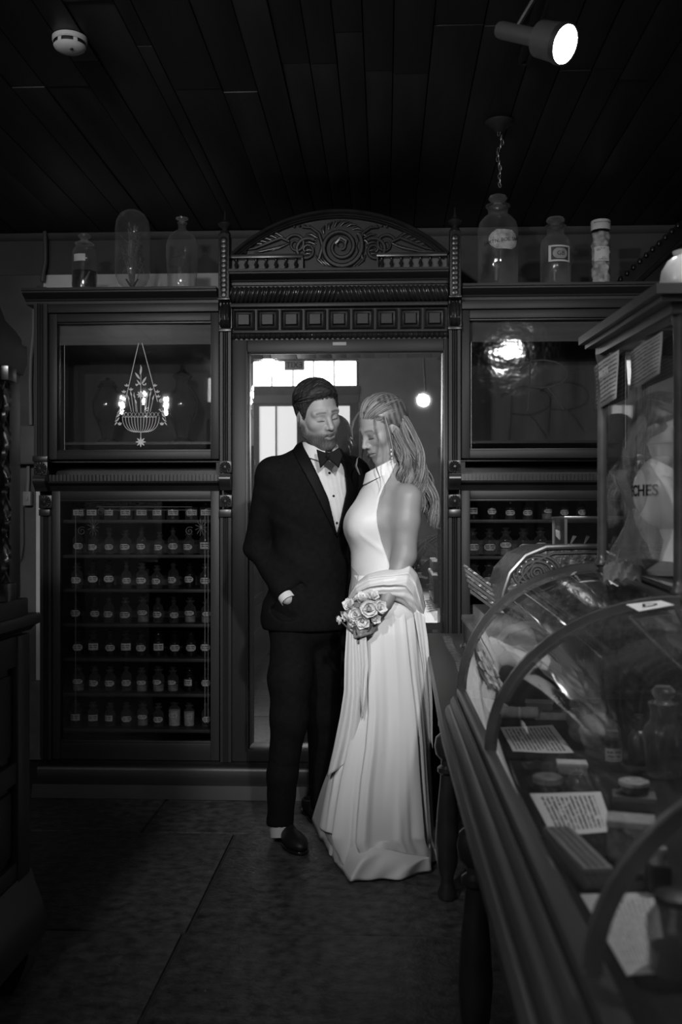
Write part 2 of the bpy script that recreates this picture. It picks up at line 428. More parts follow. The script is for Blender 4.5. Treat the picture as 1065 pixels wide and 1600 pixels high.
floor = struct(MB().box(XL, XR, YF, YB+0.1, -0.08, -0.012).build('floor', M_MORTAR))
rows = [(YF, 0.25), (0.25, 1.25), (1.25, 2.24), (2.24, 3.16), (3.16, 4.18), (4.18, 4.85)]
joints = [[-3.2,-2.1,-1.2,-0.2,0.7,1.6,2.4], [-3.2,-2.4,-1.4,-0.5,0.4,1.4,2.4], [-3.2,-2.0,-1.05,-0.1,0.9,1.7,2.4],
          [-3.2,-2.3,-1.5,-0.64,0.35,1.3,2.4], [-3.2,-2.6,-1.55,-0.63,0.40,1.4,2.4], [-3.2,-2.1,-1.03,0.10,1.2,2.4]]
for (y0, y1), js in zip(rows, joints):
    for x0, x1 in zip(js[:-1], js[1:]):
        dz = random.uniform(-0.004, 0.0); jx = random.uniform(-.01, .01)
        b = MB(); g = 0.006
        n = 6
        b.box(x0+g, x1-g, y0+g, y1-g, -0.03, dz, bev=0.005)
        b.build('flagstone', M_STONE, floor)

ceiling = struct(MB().box(XL, XR, YF, YB+0.1, ZC+0.022, ZC+0.08).build('ceiling', mat('ceiling_gap', 0.004, 0.9, 0.1)))
x = XL; rr = random.Random(3)
fixed = [-0.99, -0.78, -0.60, -0.47, -0.36, -0.26, -0.165, -0.07, 0.03]
while x < XR-0.02:
    w = rr.uniform(0.10, 0.19); nx = min(XR, x+w)
    for fx in fixed:
        if x < fx-0.04 and nx > fx-0.05: nx = fx; break
    cuts = [YF, rr.uniform(1.0, 2.2), rr.uniform(3.0, 3.7), YB]
    for y0, y1 in zip(cuts[:-1], cuts[1:]):
        MB().box(x+0.002, nx-0.002, y0+0.002, y1-0.002, ZC+rr.uniform(0, 0.006), ZC+0.022, bev=0.0015).build('plank', M_PLANK, ceiling)
    x = nx

wall_back = struct(MB().box(XL, XR, YB, YB+0.1, 0, ZC+0.02).build('wall_back', M_PLASTER))
zf = ZP(429, 200, YB)  # shade edge on the wall, painted as a change of tone
MB().box(XP(352, YB), XR, YB-0.006, YB, 2.2, ZC-0.0).build('frieze_shade_panel', M_FRIEZE, wall_back)
MB().box(XL, XP(352, YB), YB-0.006, YB, zf+0.002, ZC-0.0).build('frieze_shade_panel', M_FRIEZE, wall_back)
MB().box(XP(69, YB), XP(352, YB), YB-0.012, YB, 2.35, zf).build('lit_strip', M_LITWALL, wall_back)  # lit wall painted as a pale strip, here and beside the cabinet
MB().box(XP(57.5, YB), XP(69, YB), YB-0.012, YB, ZP(1062, 60, YB), ZP(505, 60, YB)).build('lit_strip', M_LITWALL, wall_back)
MB().box(XL, -1.4, YB-0.03, YB, 0, ZP(1062, 60, YB), bev=0.006).build('stone_dado', M_DADO, wall_back)
struct(MB().prism([(YB-0.035, ZC), (YB-0.035, ZC-0.012), (YB-0.02, ZC-0.03), (YB-0.006, ZC-0.036), (YB-0.006, ZC)], XL, XR, 'x').build('trim_1', M_FRIEZE))
struct(MB().box(XL-0.1, XL, YF, YB, 0, ZC+0.02).build('wall_left', M_PLASTER))
struct(MB().box(XR, XR+0.1, YF, YB, 0, ZC+0.02).build('wall_right', M_PLASTER))

# --- front wall with the shop door and transom lights (seen in the mirror)
YV = 2*MCAB-YF
def xm(px): return XP(px, YV)
TZ0, TZ1 = 2.60, 2.875
ox0, ox1 = xm(322), xm(560)
M_FWALL = mat('front_wall_paint', 0.32, 0.7, 0.2, var=0.2, scale=3)
wall_front = struct(MB().box(XL, ox0, YF-0.12, YF, 0, ZC+0.02).build('wall_front', M_FWALL))
MB().box(ox1, XR, YF-0.12, YF, 0, ZC+0.02).build('wall_panel', M_FWALL, wall_front)
MB().box(ox0, ox1, YF-0.12, YF, TZ1+0.01, ZC+0.02).build('wall_panel', M_FWALL, wall_front)
M_DOORW = mat('door_frame_paint', 0.07, 0.5, 0.4, var=0.2, scale=8)
M_TRANS = emat('daylight_transom_glass', 0.8, TRANSOM_E)
M_CURT = emat('daylight_curtained_glass', 0.8, DOOR_E)
win = struct(empty('window_1', (0, YF, TZ0)))
bars = [322, 354.5, 389, 424, 457, 489.5, 522, 557]
def wbox(name, x0, x1, y0, y1, z0, z1, m, par):
    lx, ly, lz = par.location
    return MB().box(x0-lx, x1-lx, y0-ly, y1-ly, z0-lz, z1-lz).build(name, m, par)
for a, b in zip(bars[:-1], bars[1:]):
    wbox('pane', xm(a)+0.006, xm(b)-0.006, YF-0.07, YF-0.062, TZ0+0.012, TZ1-0.004, M_TRANS, win)
for a in bars: wbox('glazing_bar', xm(a)-0.007, xm(a)+0.007, YF-0.075, YF-0.04, TZ0, TZ1, M_DOORW, win)
for i in range(23): wbox('thin_bar', xm(322)+0.07*i+0.02, xm(322)+0.07*i+0.0235, YF-0.058, YF-0.052, TZ0+0.01, TZ1-0.004, M_DOORW, win)
wbox('transom_rail', ox0, ox1, YF-0.1, YF+0.02, TZ0-0.09, TZ0+0.008, M_DOORW, win)
wbox('transom_rail', ox0, ox1, YF-0.1, YF, TZ1-0.006, TZ1+0.012, M_DOORW, win)
DT = 2.41
wbox('door_head', ox0, ox1, YF-0.1, YF+0.01, DT+0.02, TZ0-0.09, mat('door_head_paint', 0.12, 0.5), win)
def leaf(n, pa, pb, fa, fb):
    d = struct(empty('door_%d' % n, (xm(fa), YF, 0)))
    x0, x1, p0, p1 = xm(fa), xm(fb), xm(pa), xm(pb)
    wbox('door_stile', x0, p0, YF-0.09, YF-0.04, 0, DT+0.02, M_DOORW, d)
    wbox('door_stile', p1, x1, YF-0.09, YF-0.04, 0, DT+0.02, M_DOORW, d)
    wbox('door_rail', p0, p1, YF-0.09, YF-0.04, DT-0.01, DT+0.02, M_DOORW, d)
    wbox('door_rail', p0, p1, YF-0.09, YF-0.04, 0, 0.95, M_DOORW, d)
    wbox('glazing_bar', p0, p1, YF-0.06, YF-0.045, 1.72, 1.74, mat('thin_bar_paint', 0.4, 0.6), d)
    wbox('glazing_bar', (p0*0.55+p1*0.45)-0.01, (p0*0.55+p1*0.45)+0.01, YF-0.06, YF-0.045, 0.95, DT, mat('thin_bar_paint', 0.4, 0.6), d)
    wbox('pane', p0, p1, YF-0.07, YF-0.065, 0.95, DT-0.01, M_CURT, d)
leaf(1, 340, 372, 326, 384); leaf(2, 404, 463, 386, 478); leaf(3, 494, 546, 480, 559)

# exit sign hanging under the transom
ex = thing('exit_sign', 'small lit EXIT sign hanging in front of the transom window, seen in the mirror', 'sign', (xm(461), YF+0.06, 2.82))
MB().box(-0.105, 0.105, -0.02, 0.02, -0.055, 0.045).build('sign_box', mat('exit_box', 0.3, 0.5), ex)
tm = text_mesh('EXIT', 0.085, 0.001); tm.materials.append(mat('exit_letters', 0.02, 0.5))
o = obj('lettering', tm, None, ex); o.rotation_euler = (PI/2, 0, PI); o.location = (0, 0.0215, -0.004)
MB().tube([(0, 0, 0.045), (0, 0, 0.095)], 0.004).build('hanger', M_IRON, ex)

# ================================================================== LAMPS
M_LENS = emat('lamp_lens_lit', 0.9, 45.0)
M_LAMPB = mat('brushed_lamp_body', 0.22, 0.35, 0.5, metal=0.6)
def spotlamp(label, lens, d, track_pt, watts, deg, target=None, r=0.055, L=0.095, radius=0.05, blend=0.6, group=None):
    """lens centre, pointing direction, fixing point on track/ceiling; parts: head, rim, lens, stem, knuckle"""
    d = Vector(d).normalized(); lens = Vector(lens)
    root = thing('spotlight', label, 'lamp', lens, group)
    q = d.to_track_quat('Z', 'Y').to_matrix()
    def put(b, name, m):
        b.v = [tuple(q@Vector(v)) for v in b.v]; return b.build(name, m, root)
    put(MB().lathe([(0.001, -L), (r*0.75, -L), (r*0.92, -L*0.92), (r*0.95, -L*0.5), (r, -0.012), (r*0.97, -0.012)], 28), 'head', M_LAMPB)
    put(MB().lathe([(r*0.98, -0.014), (r*1.04, -0.012), (r*1.04, 0.004), (r*0.94, 0.004), (r*0.94, -0.01)], 28), 'rim', M_STEEL)
    put(MB().lathe([(0.0005, -0.0005), (r*0.5, -0.002), (r*0.94, -0.006)], 28), 'lens', M_LENS)
    back = -d*L*0.8; tp = Vector(track_pt)-lens
    put(MB().lathe([(0.001, -L*2.6), (r*0.42, -L*2.6), (r*0.46, -L*2.5), (r*0.46, -L*0.9)], 18), 'stem', M_LAMPB)
    MB().tube([-d*L*2.0, tp], 0.009, 8).build('mounting_arm', M_IRON, root)
    l = spot_light('spotlight_beam', lens+d*0.012, lens+d if target is None else target, watts, deg, blend, radius)
    return root
trk = thing('ceiling_track', 'black lighting track fixed along the plank ceiling', 'light track', (0.48, 3.46, ZC))
b = MB(); b.prism([(-0.018, 0), (-0.018, -0.022), (-0.008, -0.022), (-0.008, -0.014), (0.008, -0.014), (0.008, -0.022), (0.018, -0.022), (0.018, 0)], 0, -3.4, 'y')
b.build('track_channel', mat('track_black', 0.02, 0.4, 0.5), trk)
MB().box(-0.018, 0.018, 0, 0.006, -0.022, 0).build('end_cap', M_IRON, trk)
MB().lathe([(0.0005, -0.018), (0.006, -0.017), (0.006, -0.012)], 10, (0, -0.25, 0)).build('screw', M_STEEL, trk)
lensA = P(881, 69, 2.84)
spotlamp('lit round spotlight glaring white below the ceiling track', lensA, (0.60, -0.52, -0.42), (0.48, 2.86, ZC-0.02), SPOT_W, 100, radius=0.05)
trk2 = thing('ceiling_track', 'second lighting track over the display case, outside the view', 'light track', (0.9, 2.2, ZC))
MB().box(-0.018, 0.018, -1.4, 0, -0.022, 0).build('track_channel', MATS['track_black'], trk2)
spotlamp('spotlight over the display case reflected in the wavy right pane', (0.86, 1.70, 2.68), (0.05, -0.1, -1), (0.9, 1.6, ZC-0.02), VIT_W, 95, radius=0.05)
spotlamp('second spotlight over the display case reflected in the wavy right pane', (0.99, 1.55, 2.68), (-0.05, 0.9, -0.38), (0.9, 1.40, ZC-0.02), 85.0, 60, radius=0.05, blend=1.0)
KEYP = Vector((0.335, 1.0, 2.27))
spotlamp('lit spotlight on a ceiling stem above the camera, reflected beside the bride', KEYP, Vector((-0.12, 3.95, 1.25))-KEYP, (0.335, 0.72, ZC), KEY_W, 38, target=(-0.12, 3.98, 1.15), r=0.05, radius=0.05, blend=0.9)
K2 = Vector((-1.05, 0.6, 2.62))  # key lamp added to light the couple from the left
spotlamp('added spotlight high on the left washing the couple and the mirror cabinet', K2, Vector((-0.35, 4.6, 1.75))-K2, (-1.10, 0.42, ZC), KEY2_W, 70, target=(-0.30, 4.2, 1.35), radius=0.07, blend=1.0)

# chandelier of candle bulbs, mirrored in the left pane
ch = thing('chandelier', 'brass chandelier with six lit candle bulbs, reflected in the left cabinet glass', 'chandelier', (-2.22, 0.5, 2.34))
M_BRASS = mat('aged_brass', 0.25, 0.3, 0.5, metal=0.8)
M_BULB = emat('lit_bulb', 0.9, 60.0)
MB().lathe([(0.001, -0.16), (0.02, -0.14), (0.03, -0.1), (0.015, -0.05), (0.02, 0.0), (0.012, 0.12), (0.001, 0.13)], 14).build('hub', M_BRASS, ch)
MB().tube([(0, 0, 0.12), (0, 0, ZC-2.34)], 0.006).build('rod', M_BRASS, ch)
MB().lathe([(0.001, ZC-2.34-0.03), (0.05, ZC-2.34-0.02), (0.06, ZC-2.34)], 16).build('ceiling_rose', M_BRASS, ch)
for k in range(6):
    a = k*PI/3+0.3; R = 0.23; dz = 0.05 if k % 2 else -0.03
    ca, sa = math.cos(a), math.sin(a)
    MB().tube([(0.02*ca, 0.02*sa, -0.1), (0.1*ca, 0.1*sa, -0.15), (0.2*ca, 0.2*sa, -0.13+dz), (R*ca, R*sa, -0.06+dz)], 0.007).build('arm', M_BRASS, ch)
    MB().lathe([(0.012, -0.065+dz), (0.026, -0.055+dz), (0.011, -0.05+dz), (0.010, -0.005+dz)], 12, (R*ca, R*sa, 0)).build('candle_cup', M_BRASS, ch)
    MB().lathe([(0.008, -0.005+dz), (0.017, 0.015+dz), (0.014, 0.035+dz), (0.001, 0.065+dz)], 12, (R*ca, R*sa, 0)).build('bulb', M_BULB, ch)
    l = bpy.data.lights.new('bulb_light', 'POINT'); l.energy = BULB_W; l.shadow_soft_size = 0.02
    lo = bpy.data.objects.new('bulb_light', l); COL.objects.link(lo); lo.location = Vector((-2.22+R*ca, 0.5+R*sa, 2.34+0.09+dz))

# smoke detector
sd = thing('smoke_detector', 'round white smoke detector with dark slots on the plank ceiling', 'smoke detector', (XP(109, 3.25), 3.25, ZC))
MB().lathe([(0.001, 0.0), (0.057, 0.0), (0.057, -0.012), (0.053, -0.016)], 28).build('base_plate', M_PLAST, sd)
MB().lathe([(0.046, -0.014), (0.046, -0.03)], 28).build('slot_ring', M_IRON, sd)
MB().lathe([(0.053, -0.028), (0.050, -0.034), (0.038, -0.042), (0.02, -0.046), (0.0005, -0.046)], 28).build('cap', M_PLAST, sd)
for k in range(6): MB().lathe([(0.051, -0.014), (0.052, -0.03)], 3, a0=k*PI/3, a1=k*PI/3+0.28).build('rib', M_PLAST, sd)
MB().lathe([(0.006, -0.044), (0.005, -0.0475), (0.0005, -0.048)], 12, (0.012, -0.02, 0)).build('test_button', M_IRON, sd)

# chain hanging from a ceiling rose
cr = thing('hanging_chain', 'thin chain looping down from a small dark ceiling rose above the large jar', 'chain', (XP(780, 4.0), 4.0, ZC))
MB().lathe([(0.001, -0.04), (0.02, -0.036), (0.034, -0.02), (0.052, -0.012), (0.058, 0.0)], 22).build('ceiling_rose', mat('dark_bronze', 0.06, 0.35, 0.5, metal=0.5), cr)
M_CHAIN = mat('chain_metal', 0.25, 0.35, 0.5, metal=0.7)
lk = MB().tube([(0.005*math.cos(a), 0, -0.010+0.012*math.sin(a)) for a in [i*2*PI/10 for i in range(11)]], 0.0018, 5, cap=False).mesh('chain_link')
lk.materials.append(M_CHAIN)
for i in range(13):
    o = obj('chain_link', lk, None, cr, (0.010*math.sin(i*0.9)*(1 if i < 8 else 0.2), 0, -0.036-i*0.0172)); o.rotation_euler = (0.2*math.sin(i), 0.25*math.cos(i*1.3), (i % 2)*PI/2+0.3)
# ================================================================== WALL CABINETS
def wpart(b, name, m, root, parent=None, angle=40):
    """build a part from world coordinates under root (or under a part of root)"""
    r = root.location
    b.v = [(p[0]-r[0], p[1]-r[1], p[2]-r[2]) for p in b.v]
    return b.build(name, m, parent or root, angle)
ZR = lambda py: ZP(py, 200, MCAB)           # heights read off the left bay
Z = dict(top=ZP(450, 200, 4.72), corn=ZR(477), fr=ZR(490), g1=ZR(503), g0=ZR(708), d0=ZR(718), r0=ZR(742), dn=ZR(752), lt=ZR(767), lg1=ZR(778), lg0=ZR(1160), pl1=ZP(1192, 200, 4.73), pl2=ZP(1226, 200, 4.69))

def fluted(x0, x1, yf, yb, z0, z1, n=3, depth=0.008):
    """pilaster with n vertical flutes, one profile extruded upwards"""
    w = x1-x0; m = w*0.24; pts = [(x0, yb), (x0, yf)]
    fw = (w-2*m)/n
    for i in range(n):
        a = x0+m+i*fw
        pts += [(a+fw*0.08, yf), (a+fw*0.25, yf+depth*0.8), (a+fw*0.5, yf+depth), (a+fw*0.75, yf+depth*0.8), (a+fw*0.92, yf)]
    pts += [(x1, yf), (x1, yb)]
    return MB().prism(pts, z0, z1, 'z')
def rosette(cx, cz, yf, s, n=12):
    """square block face with a carved sunburst, one relief surface"""
    b = MB(); b.box(cx-s, cx+s, yf+0.004, yf+0.03, cz-s, cz+s, bev=0.002)
    rows = []
    for i, rr in enumerate([0.02, 0.2, 0.24, 0.3, 0.55, 0.85, 0.95, 1.0]):
        row = []
        for k in range(n*6+1):
            a = 2*PI*k/(n*6); pet = 0.5+0.5*math.cos(a*n)
            h = 0.006 if i <= 1 else (0.0015 if i == 2 else (0.0005+0.0050*pet*(1-abs(rr-0.55)) if i < 6 else (0.003 if i == 6 else -0.004)))
            row.append((cx+rr*s*0.92*math.cos(a), yf-h, cz+rr*s*0.92*math.sin(a)))
        rows.append(row)
    b.grid(rows); return b
def bracket(x0, x1, yf, yb, z1, z0, out=0.03):
    """scroll bracket: S profile extruded sideways"""
    h = z1-z0
    prof = [(yb, z1), (yf-out, z1), (yf-out*1.1, z1-h*0.15), (yf-out*1.25, z1-h*0.3), (yf-out*1.1, z1-h*0.5), (yf-out*0.5, z1-h*0.7), (yf-out*0.15, z1-h*0.85), (yf, z0), (yb, z0)]
    return MB().prism(prof, x0, x1, 'x')
def acanthus(cx, z0, z1, yf, w):
    """leafy console: relief surface of fanned leaf blades"""
    rows = []; nz, nx = 22, 25
    for j in range(nz):
        v = j/(nz-1); z = z0+(z1-z0)*v; row = []
        hw = w*(0.82+0.18*v)
        for i in range(nx):
            u = i/(nx-1)*2-1
            fan = math.cos(u*(7.0+5*v)+0.0)*0.006*(0.4+abs(u))
            bulge = 0.032*math.sin(PI*min(1, 0.12+v*0.9))*(1-0.45*u*u)
            lip = 0.018*math.exp(-((v-0.12)/0.09)**2)
            row.append((cx+u*hw, yf-bulge-lip-fan, z))
        rows.append(row)
    b = MB().grid(rows); b.box(cx-w, cx+w, yf, yf+0.05, z0, z1); return b
def moulding(prof, x0, x1): return MB().prism(prof, x0, x1, 'x')
def cornice_prof(y, z0, z1, out):
    h = z1-z0
    return [(y+0.3, z1), (y-out, z1), (y-out, z1-h*.18), (y-out*.86, z1-h*.2), (y-out*.86, z1-h*.32), (y-out*.62, z1-h*.5), (y-out*.30, z1-h*.66), (y-out*.26, z1-h*.78), (y-out*.12, z1-h*.8), (y-out*.1, z0), (y+0.3, z0)]
def dentils(x0, x1, y, z0, z1, n, d=0.014):
    pts = [(x0, y+0.05)]; w = (x1-x0)/n
    for i in range(n):
        a = x0+i*w
        pts += [(a, y), (a, y-d), (a+w*0.6, y-d), (a+w*0.6, y)]
    pts += [(x1, y), (x1, y+0.05)]
    return MB().prism(pts, z0, z1, 'z')
def frame(root, x0, x1, z0, z1, w, y0, y1, m_v, m_h, name='door', wb=None):
    wb = wb or w
    r1 = wpart(MB().box(x0, x0+w, y0, y1, z0, z1, bev=0.003), name+'_stile', m_v, root)
    wpart(MB().box(x1-w, x1, y0, y1, z0, z1, bev=0.003), name+'_stile', m_v, root)
    wpart(MB().box(x0+w, x1-w, y0, y1, z1-w, z1, bev=0.003), name+'_rail', m_h, root)
    wpart(MB().box(x0+w, x1-w, y0, y1, z0, z0+wb, bev=0.003), name+'_rail', m_h, root)

def bay(label, pxo, pxi, side, glassm, shelves, bead_gap):
    """one side bay. pxo outer edge, pxi inner edge (pixels at door plane), side -1 left / +1 right"""
    xo, xi = XP(pxo, MCAB), XP(pxi, MCAB); x0, x1 = min(xo, xi), max(xo, xi)
    root = thing('apothecary_cabinet', label, 'cabinet', ((x0+x1)/2, 4.9, 0))
    Wp = lambda b, n, m=M_WOOD, par=None: wpart(b, n, m, root, par)
    YBK = 5.20
    Wp(MB().box(x0+0.02, x1-0.02, YBK, YBK+0.02, Z['pl1'], Z['top']-0.03), 'back_panel', M_INNER if side < 0 else mat('cabinet_inside_pale', 0.11, 0.6, 0.3, var=0.45, scale=3, stretch=(3, 1, 0.5)))
    for xs in ((x0, x0+0.022), (x1-0.022, x1)): Wp(MB().box(xs[0], xs[1], MCAB+0.03, YBK, Z['pl1'], Z['top']-0.02), 'side_panel')
    Wp(MB().box(x0, x1, MCAB-0.02, YBK, Z['top']-0.03, Z['top']-0.001), 'top_board', M_WOODH)
    Wp(MB().box(x0, x1, MCAB+0.02, YBK, Z['d0']-0.012, Z['d0']-0.001), 'middle_board', M_BLACKW)
    Wp(MB().box(x0, x1, MCAB+0.03, YBK, Z['pl1']+0.002, Z['pl1']+0.03), 'bottom_board', M_WOODH)
    # cornice returns past the outer side
    ov = 0.045
    cx0, cx1 = (x0-ov, x1) if side < 0 else (x0, x1+ov)
    Wp(moulding(cornice_prof(MCAB-0.03, Z['corn'], Z['top'], 0.075), cx0, cx1), 'cornice', M_WOODH)
    Wp(MB().box(x0, x1, MCAB-0.035, MCAB+0.03, Z['fr'], Z['corn'], bev=0.003), 'frieze_rail', M_WOODH)
    # doors: outer pilaster strip is 0.065 wide
    pw = 0.062
    ix0 = x0+pw if side < 0 else x0; ix1 = x1 if side < 0 else x1-pw
    fw = (XP(100, MCAB)-XP(78, MCAB)) if side < 0 else (XP(733, MCAB)-XP(722, MCAB))
    frame(root, ix0, ix1, Z['d0'], Z['fr']-0.002, 0.040, MCAB-0.02, MCAB+0.02, M_WOOD, M_WOODH, 'upper_door')
    gx0, gx1 = ix0+0.036, ix1-0.036
    for zz in ((Z['d0']+0.037, Z['d0']+0.048), (Z['fr']-0.05, Z['fr']-0.039)):
        Wp(MB().box(gx0, gx1, MCAB-0.006, MCAB+0.02, zz[0], zz[1], bev=0.003), 'glazing_bead', M_BLACKW)
    pane = Wp(MB().box(gx0, gx1, MCAB+0.008, MCAB+0.011, Z['d0']+0.036, Z['fr']-0.038), 'upper_pane', glassm)
    # reflection in the pane, painted as a pale band behind the glass
    zb = ZR(537)
    Wp(MB().box(gx0-0.004, gx1+0.004, MCAB+0.03, MCAB+0.042, zb, Z['fr']-0.02), 'reflection_band', mat('reflection_grey', 0.17, 0.7, 0.2, var=0.12, scale=12, stretch=(0.3, 1, 4)))
    Wp(MB().box(gx0, gx1, MCAB+0.10, YBK, ZR(692), ZR(688)), 'upper_shelf', M_BLACKW)
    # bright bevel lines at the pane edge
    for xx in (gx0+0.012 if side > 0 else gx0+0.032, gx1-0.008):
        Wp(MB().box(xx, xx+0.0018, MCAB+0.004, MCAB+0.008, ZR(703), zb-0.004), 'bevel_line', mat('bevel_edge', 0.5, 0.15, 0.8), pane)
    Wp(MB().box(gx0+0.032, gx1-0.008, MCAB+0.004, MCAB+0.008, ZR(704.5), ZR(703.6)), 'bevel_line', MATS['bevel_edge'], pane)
    # recess with shade put into its near-black board, dentil band, dark moulding
    Wp(MB().box(x0, x1, MCAB+0.16, MCAB+0.175, Z['lt'], Z['d0']-0.03), 'recess_board', M_BLACKW)
    Wp(dentils(ix0, ix1, MCAB-0.005, Z['dn'], Z['r0'], 46), 'dentil_band', M_CARVE)
    Wp(moulding([(MCAB+0.16, Z['dn']), (MCAB-0.03, Z['dn']), (MCAB-0.035, Z['dn']-0.01), (MCAB-0.01, Z['dn']-0.022), (MCAB+0.0, Z['lt']), (MCAB+0.16, Z['lt'])], ix0, ix1), 'ogee_moulding', M_BLACKW)
    # lower door
    lx0 = ix0+0.012 if side < 0 else ix0; lx1 = ix1 if side < 0 else ix1-0.012
    frame(root, lx0, lx1, Z['pl1']+0.001, Z['lt']-0.001, 0.042, MCAB-0.014, MCAB+0.02, M_WOOD, M_WOODH, 'lower_door', wb=Z['lg0']-Z['pl1'])
    hx0, hx1 = lx0+0.038, lx1-0.038
    lp = Wp(MB().box(hx0, hx1, MCAB+0.006, MCAB+0.009, Z['lg0']-0.002, Z['lt']-0.038), 'lower_pane', M_PANE)
    for zz in ((Z['lg0']-0.004, Z['lg0']+0.010), (Z['lt']-0.052, Z['lt']-0.041)):
        Wp(MB().box(hx0, hx1, MCAB-0.008, MCAB+0.02, zz[0], zz[1], bev=0.003), 'glazing_bead', M_BLACKW)
    # shelves
    for zs in shelves: Wp(MB().box(x0+0.022, x1-0.022, MCAB+0.04, YBK, zs-0.016, zs, bev=0.002), 'shelf', mat('shelf_wood', 0.022, 0.5, 0.3, var=0.3, scale=6, stretch=(0.2, 1, 1)))
    # outer pilaster stack
    a0, a1 = (x0-0.004, x0+pw) if side < 0 else (x1-pw, x1+0.004)
    Wp(fluted(a0, a1, MCAB-0.045, MCAB+0.03, ZR(713), Z['corn']+0.003), 'fluted_pilaster')
    Wp(MB().box(a0-0.004, a1+0.004, MCAB-0.055, MCAB+0.02, ZR(722), ZR(713), bev=0.003), 'pilaster_cap', M_CARVE)
    s = (a1-a0)/2; c = (a0+a1)/2
    Wp(rosette(c, ZR(732.5), MCAB-0.05, s), 'rosette_block', M_CARVE)
    Wp(bracket(a0+0.004, a1-0.002, MCAB-0.04, MCAB+0.03, ZR(744), ZR(768)), 'scroll_bracket', M_CARVE)
    sh = 0.012*(-side)
    Wp(rosette(c+sh*1.5, ZR(784), MCAB-0.035, s*0.95), 'rosette_block', M_CARVE)
    Wp(MB().box(a0+sh*2, a1+sh, MCAB-0.045, MCAB+0.02, ZR(806), ZR(796), bev=0.003), 'pilaster_cap', M_CARVE)
    Wp(fluted(a0+sh*2.4, a1+sh*1.2, MCAB-0.03, MCAB+0.03, Z['pl1'], ZR(806)), 'fluted_pilaster')
    return root, pane, lp, (x0, x1), (gx0, gx1), (hx0, hx1)

zshelf = [ZP(y, 220, 4.95) for y in (812.5, 866, 918.5, 971.5, 1024.5, 1078, 1132.5)]
zshelfR = [ZP(y, 790, 4.95) for y in (812, 868, 923, 950+32)]
LB, LPANE, LLOW, LX, LG, LH = bay('tall dark glazed apothecary cabinet left of the mirror, rows of labelled bottles inside', 59, 343, -1, M_PANE, zshelf, 0)
RB, RPANE, RLOW, RX, RG, RH = bay('dark glazed apothecary cabinet right of the mirror, partly hidden by the display case', 1012, 720, 1, M_WAVY, zshelfR, 0)

# --- plinth running under all bays
plx0, plx1 = XP(60, 4.73), RX[1]+0.03
pth = thing('cabinet_plinth', 'long black stepped plinth running along the floor under the cabinets', 'plinth', ((plx0+plx1)/2, 4.8, 0))
z1, z2 = Z['pl1']-0.002, Z['pl2']
wpart(MB().prism([(5.22, z2), (4.71, z2), (4.71, z1-0.03), (4.718, z1-0.012), (4.735, z1), (5.22, z1)], plx0, plx1, 'x'), 'upper_step', M_BLACKW, pth)
wpart(MB().prism([(5.22, 0.0), (4.67, 0.0), (4.685, z2), (5.22, z2)], XP(50, 4.68), plx1+0.03, 'x'), 'lower_step', M_BLACKW, pth)

# --- etched hanging basket on the left pane: its own frosted relief
def etch(paths, name, par, root, m, y=MCAB+0.0055, r=0.0011, base=None):
    b = MB()
    for pts in paths:
        b.tube([(p[0], y, p[1]) for p in pts], r, 4, flat=0.35, up=(0, 1, 0))
    return wpart(b, name, m, root, par)
def E(px, py):
    q = P(px, py, MCAB+0.006); return (q.x, q.z)
def leafpath(c, ang, L, w):
    """outline blob of a small leaf drawn as a fat tapered stroke"""
    ca, sa = math.cos(ang), math.sin(ang)
    return [(c[0]+ca*L*t, c[1]+sa*L*t) for t in (0, .25, .5, .75, 1)], [w*k for k in (.35, .9, 1, .7, .15)]
def leaves(name, items, m=M_FROST):
    for c, ang, L, w in items:
        pts, rs = leafpath(E(*c), ang, L*1.1, w*1.45); b = MB()
        b.tube([(p[0], MCAB+0.0055, p[1]) for p in pts], rs, 6, flat=0.25, up=(0, 1, 0)); wpart(b, name, m, LB, LPANE)
S = 1/8.19                                  # scale of the studied crop
def e(cx, cy): return (160+cx*S, 530+cy*S)
for a, c in (((463, 50), (290, 800)), ((506, 50), (705, 800))):
    etch([[E(*e(*a)), E(*e(*c))]], 'etched_string', LPANE, LB, M_FROST, r=0.0016)
rim = [[E(*e(x, 995)) for x in range(255, 735, 40)]]
etch(rim, 'etched_rim', LPANE, LB, M_FROST, r=0.0013)
for k in range(-6, 7):
    f = k/6
    etch([[E(*e(490+235*f*math.cos(t*PI/2)**0.6*1.0 if k else 490, 995+195*math.sin(t*PI/2))) for t in [i/8 for i in range(9)]]], 'etched_rib', LPANE, LB, M_FROST, r=0.0013)
for i in range(10):
    x = 260+i*48
    etch([[E(*e(x, 990)), E(*e(x+36, 935))], ], 'etched_lattice', LPANE, LB, M_FROST, r=0.0008)
    etch([[E(*e(x+36, 990)), E(*e(x, 935))], ], 'etched_lattice', LPANE, LB, M_FROST, r=0.0008)
for cx, cy, n, rad in ((490, 1315, 8, 0.0235), (488, 710, 8, 0.018)):
    leaves('etched_petal', [((e(cx, cy)), 2*PI*k/n, rad, 0.0032) for k in range(n)])
etch([[E(*e(490, 1190)), E(*e(490, 1290))]], 'etched_stem', LPANE, LB, M_FROST, r=0.0016)
etch([[E(*e(490, 940)), E(*e(492, 720)), E(*e(490, 600)), E(*e(492, 480)), E(*e(488, 330))]], 'etched_stem', LPANE, LB, M_FROST, r=0.0012)
leaves('etched_leaf', [(e(486, 450), 1.45, 0.036, 0.0042), (e(478, 510), 2.2, 0.036, 0.004), (e(505, 570), 1.0, 0.036, 0.004), (e(490, 590), 2.2, 0.03, 0.003), (e(440, 600), 2.0, .012, .003), (e(545, 590), 1.2, .012, .003),
  (e(435, 590), 0.6, .012, .003), (e(540, 590), 2.6, .012, .003)])
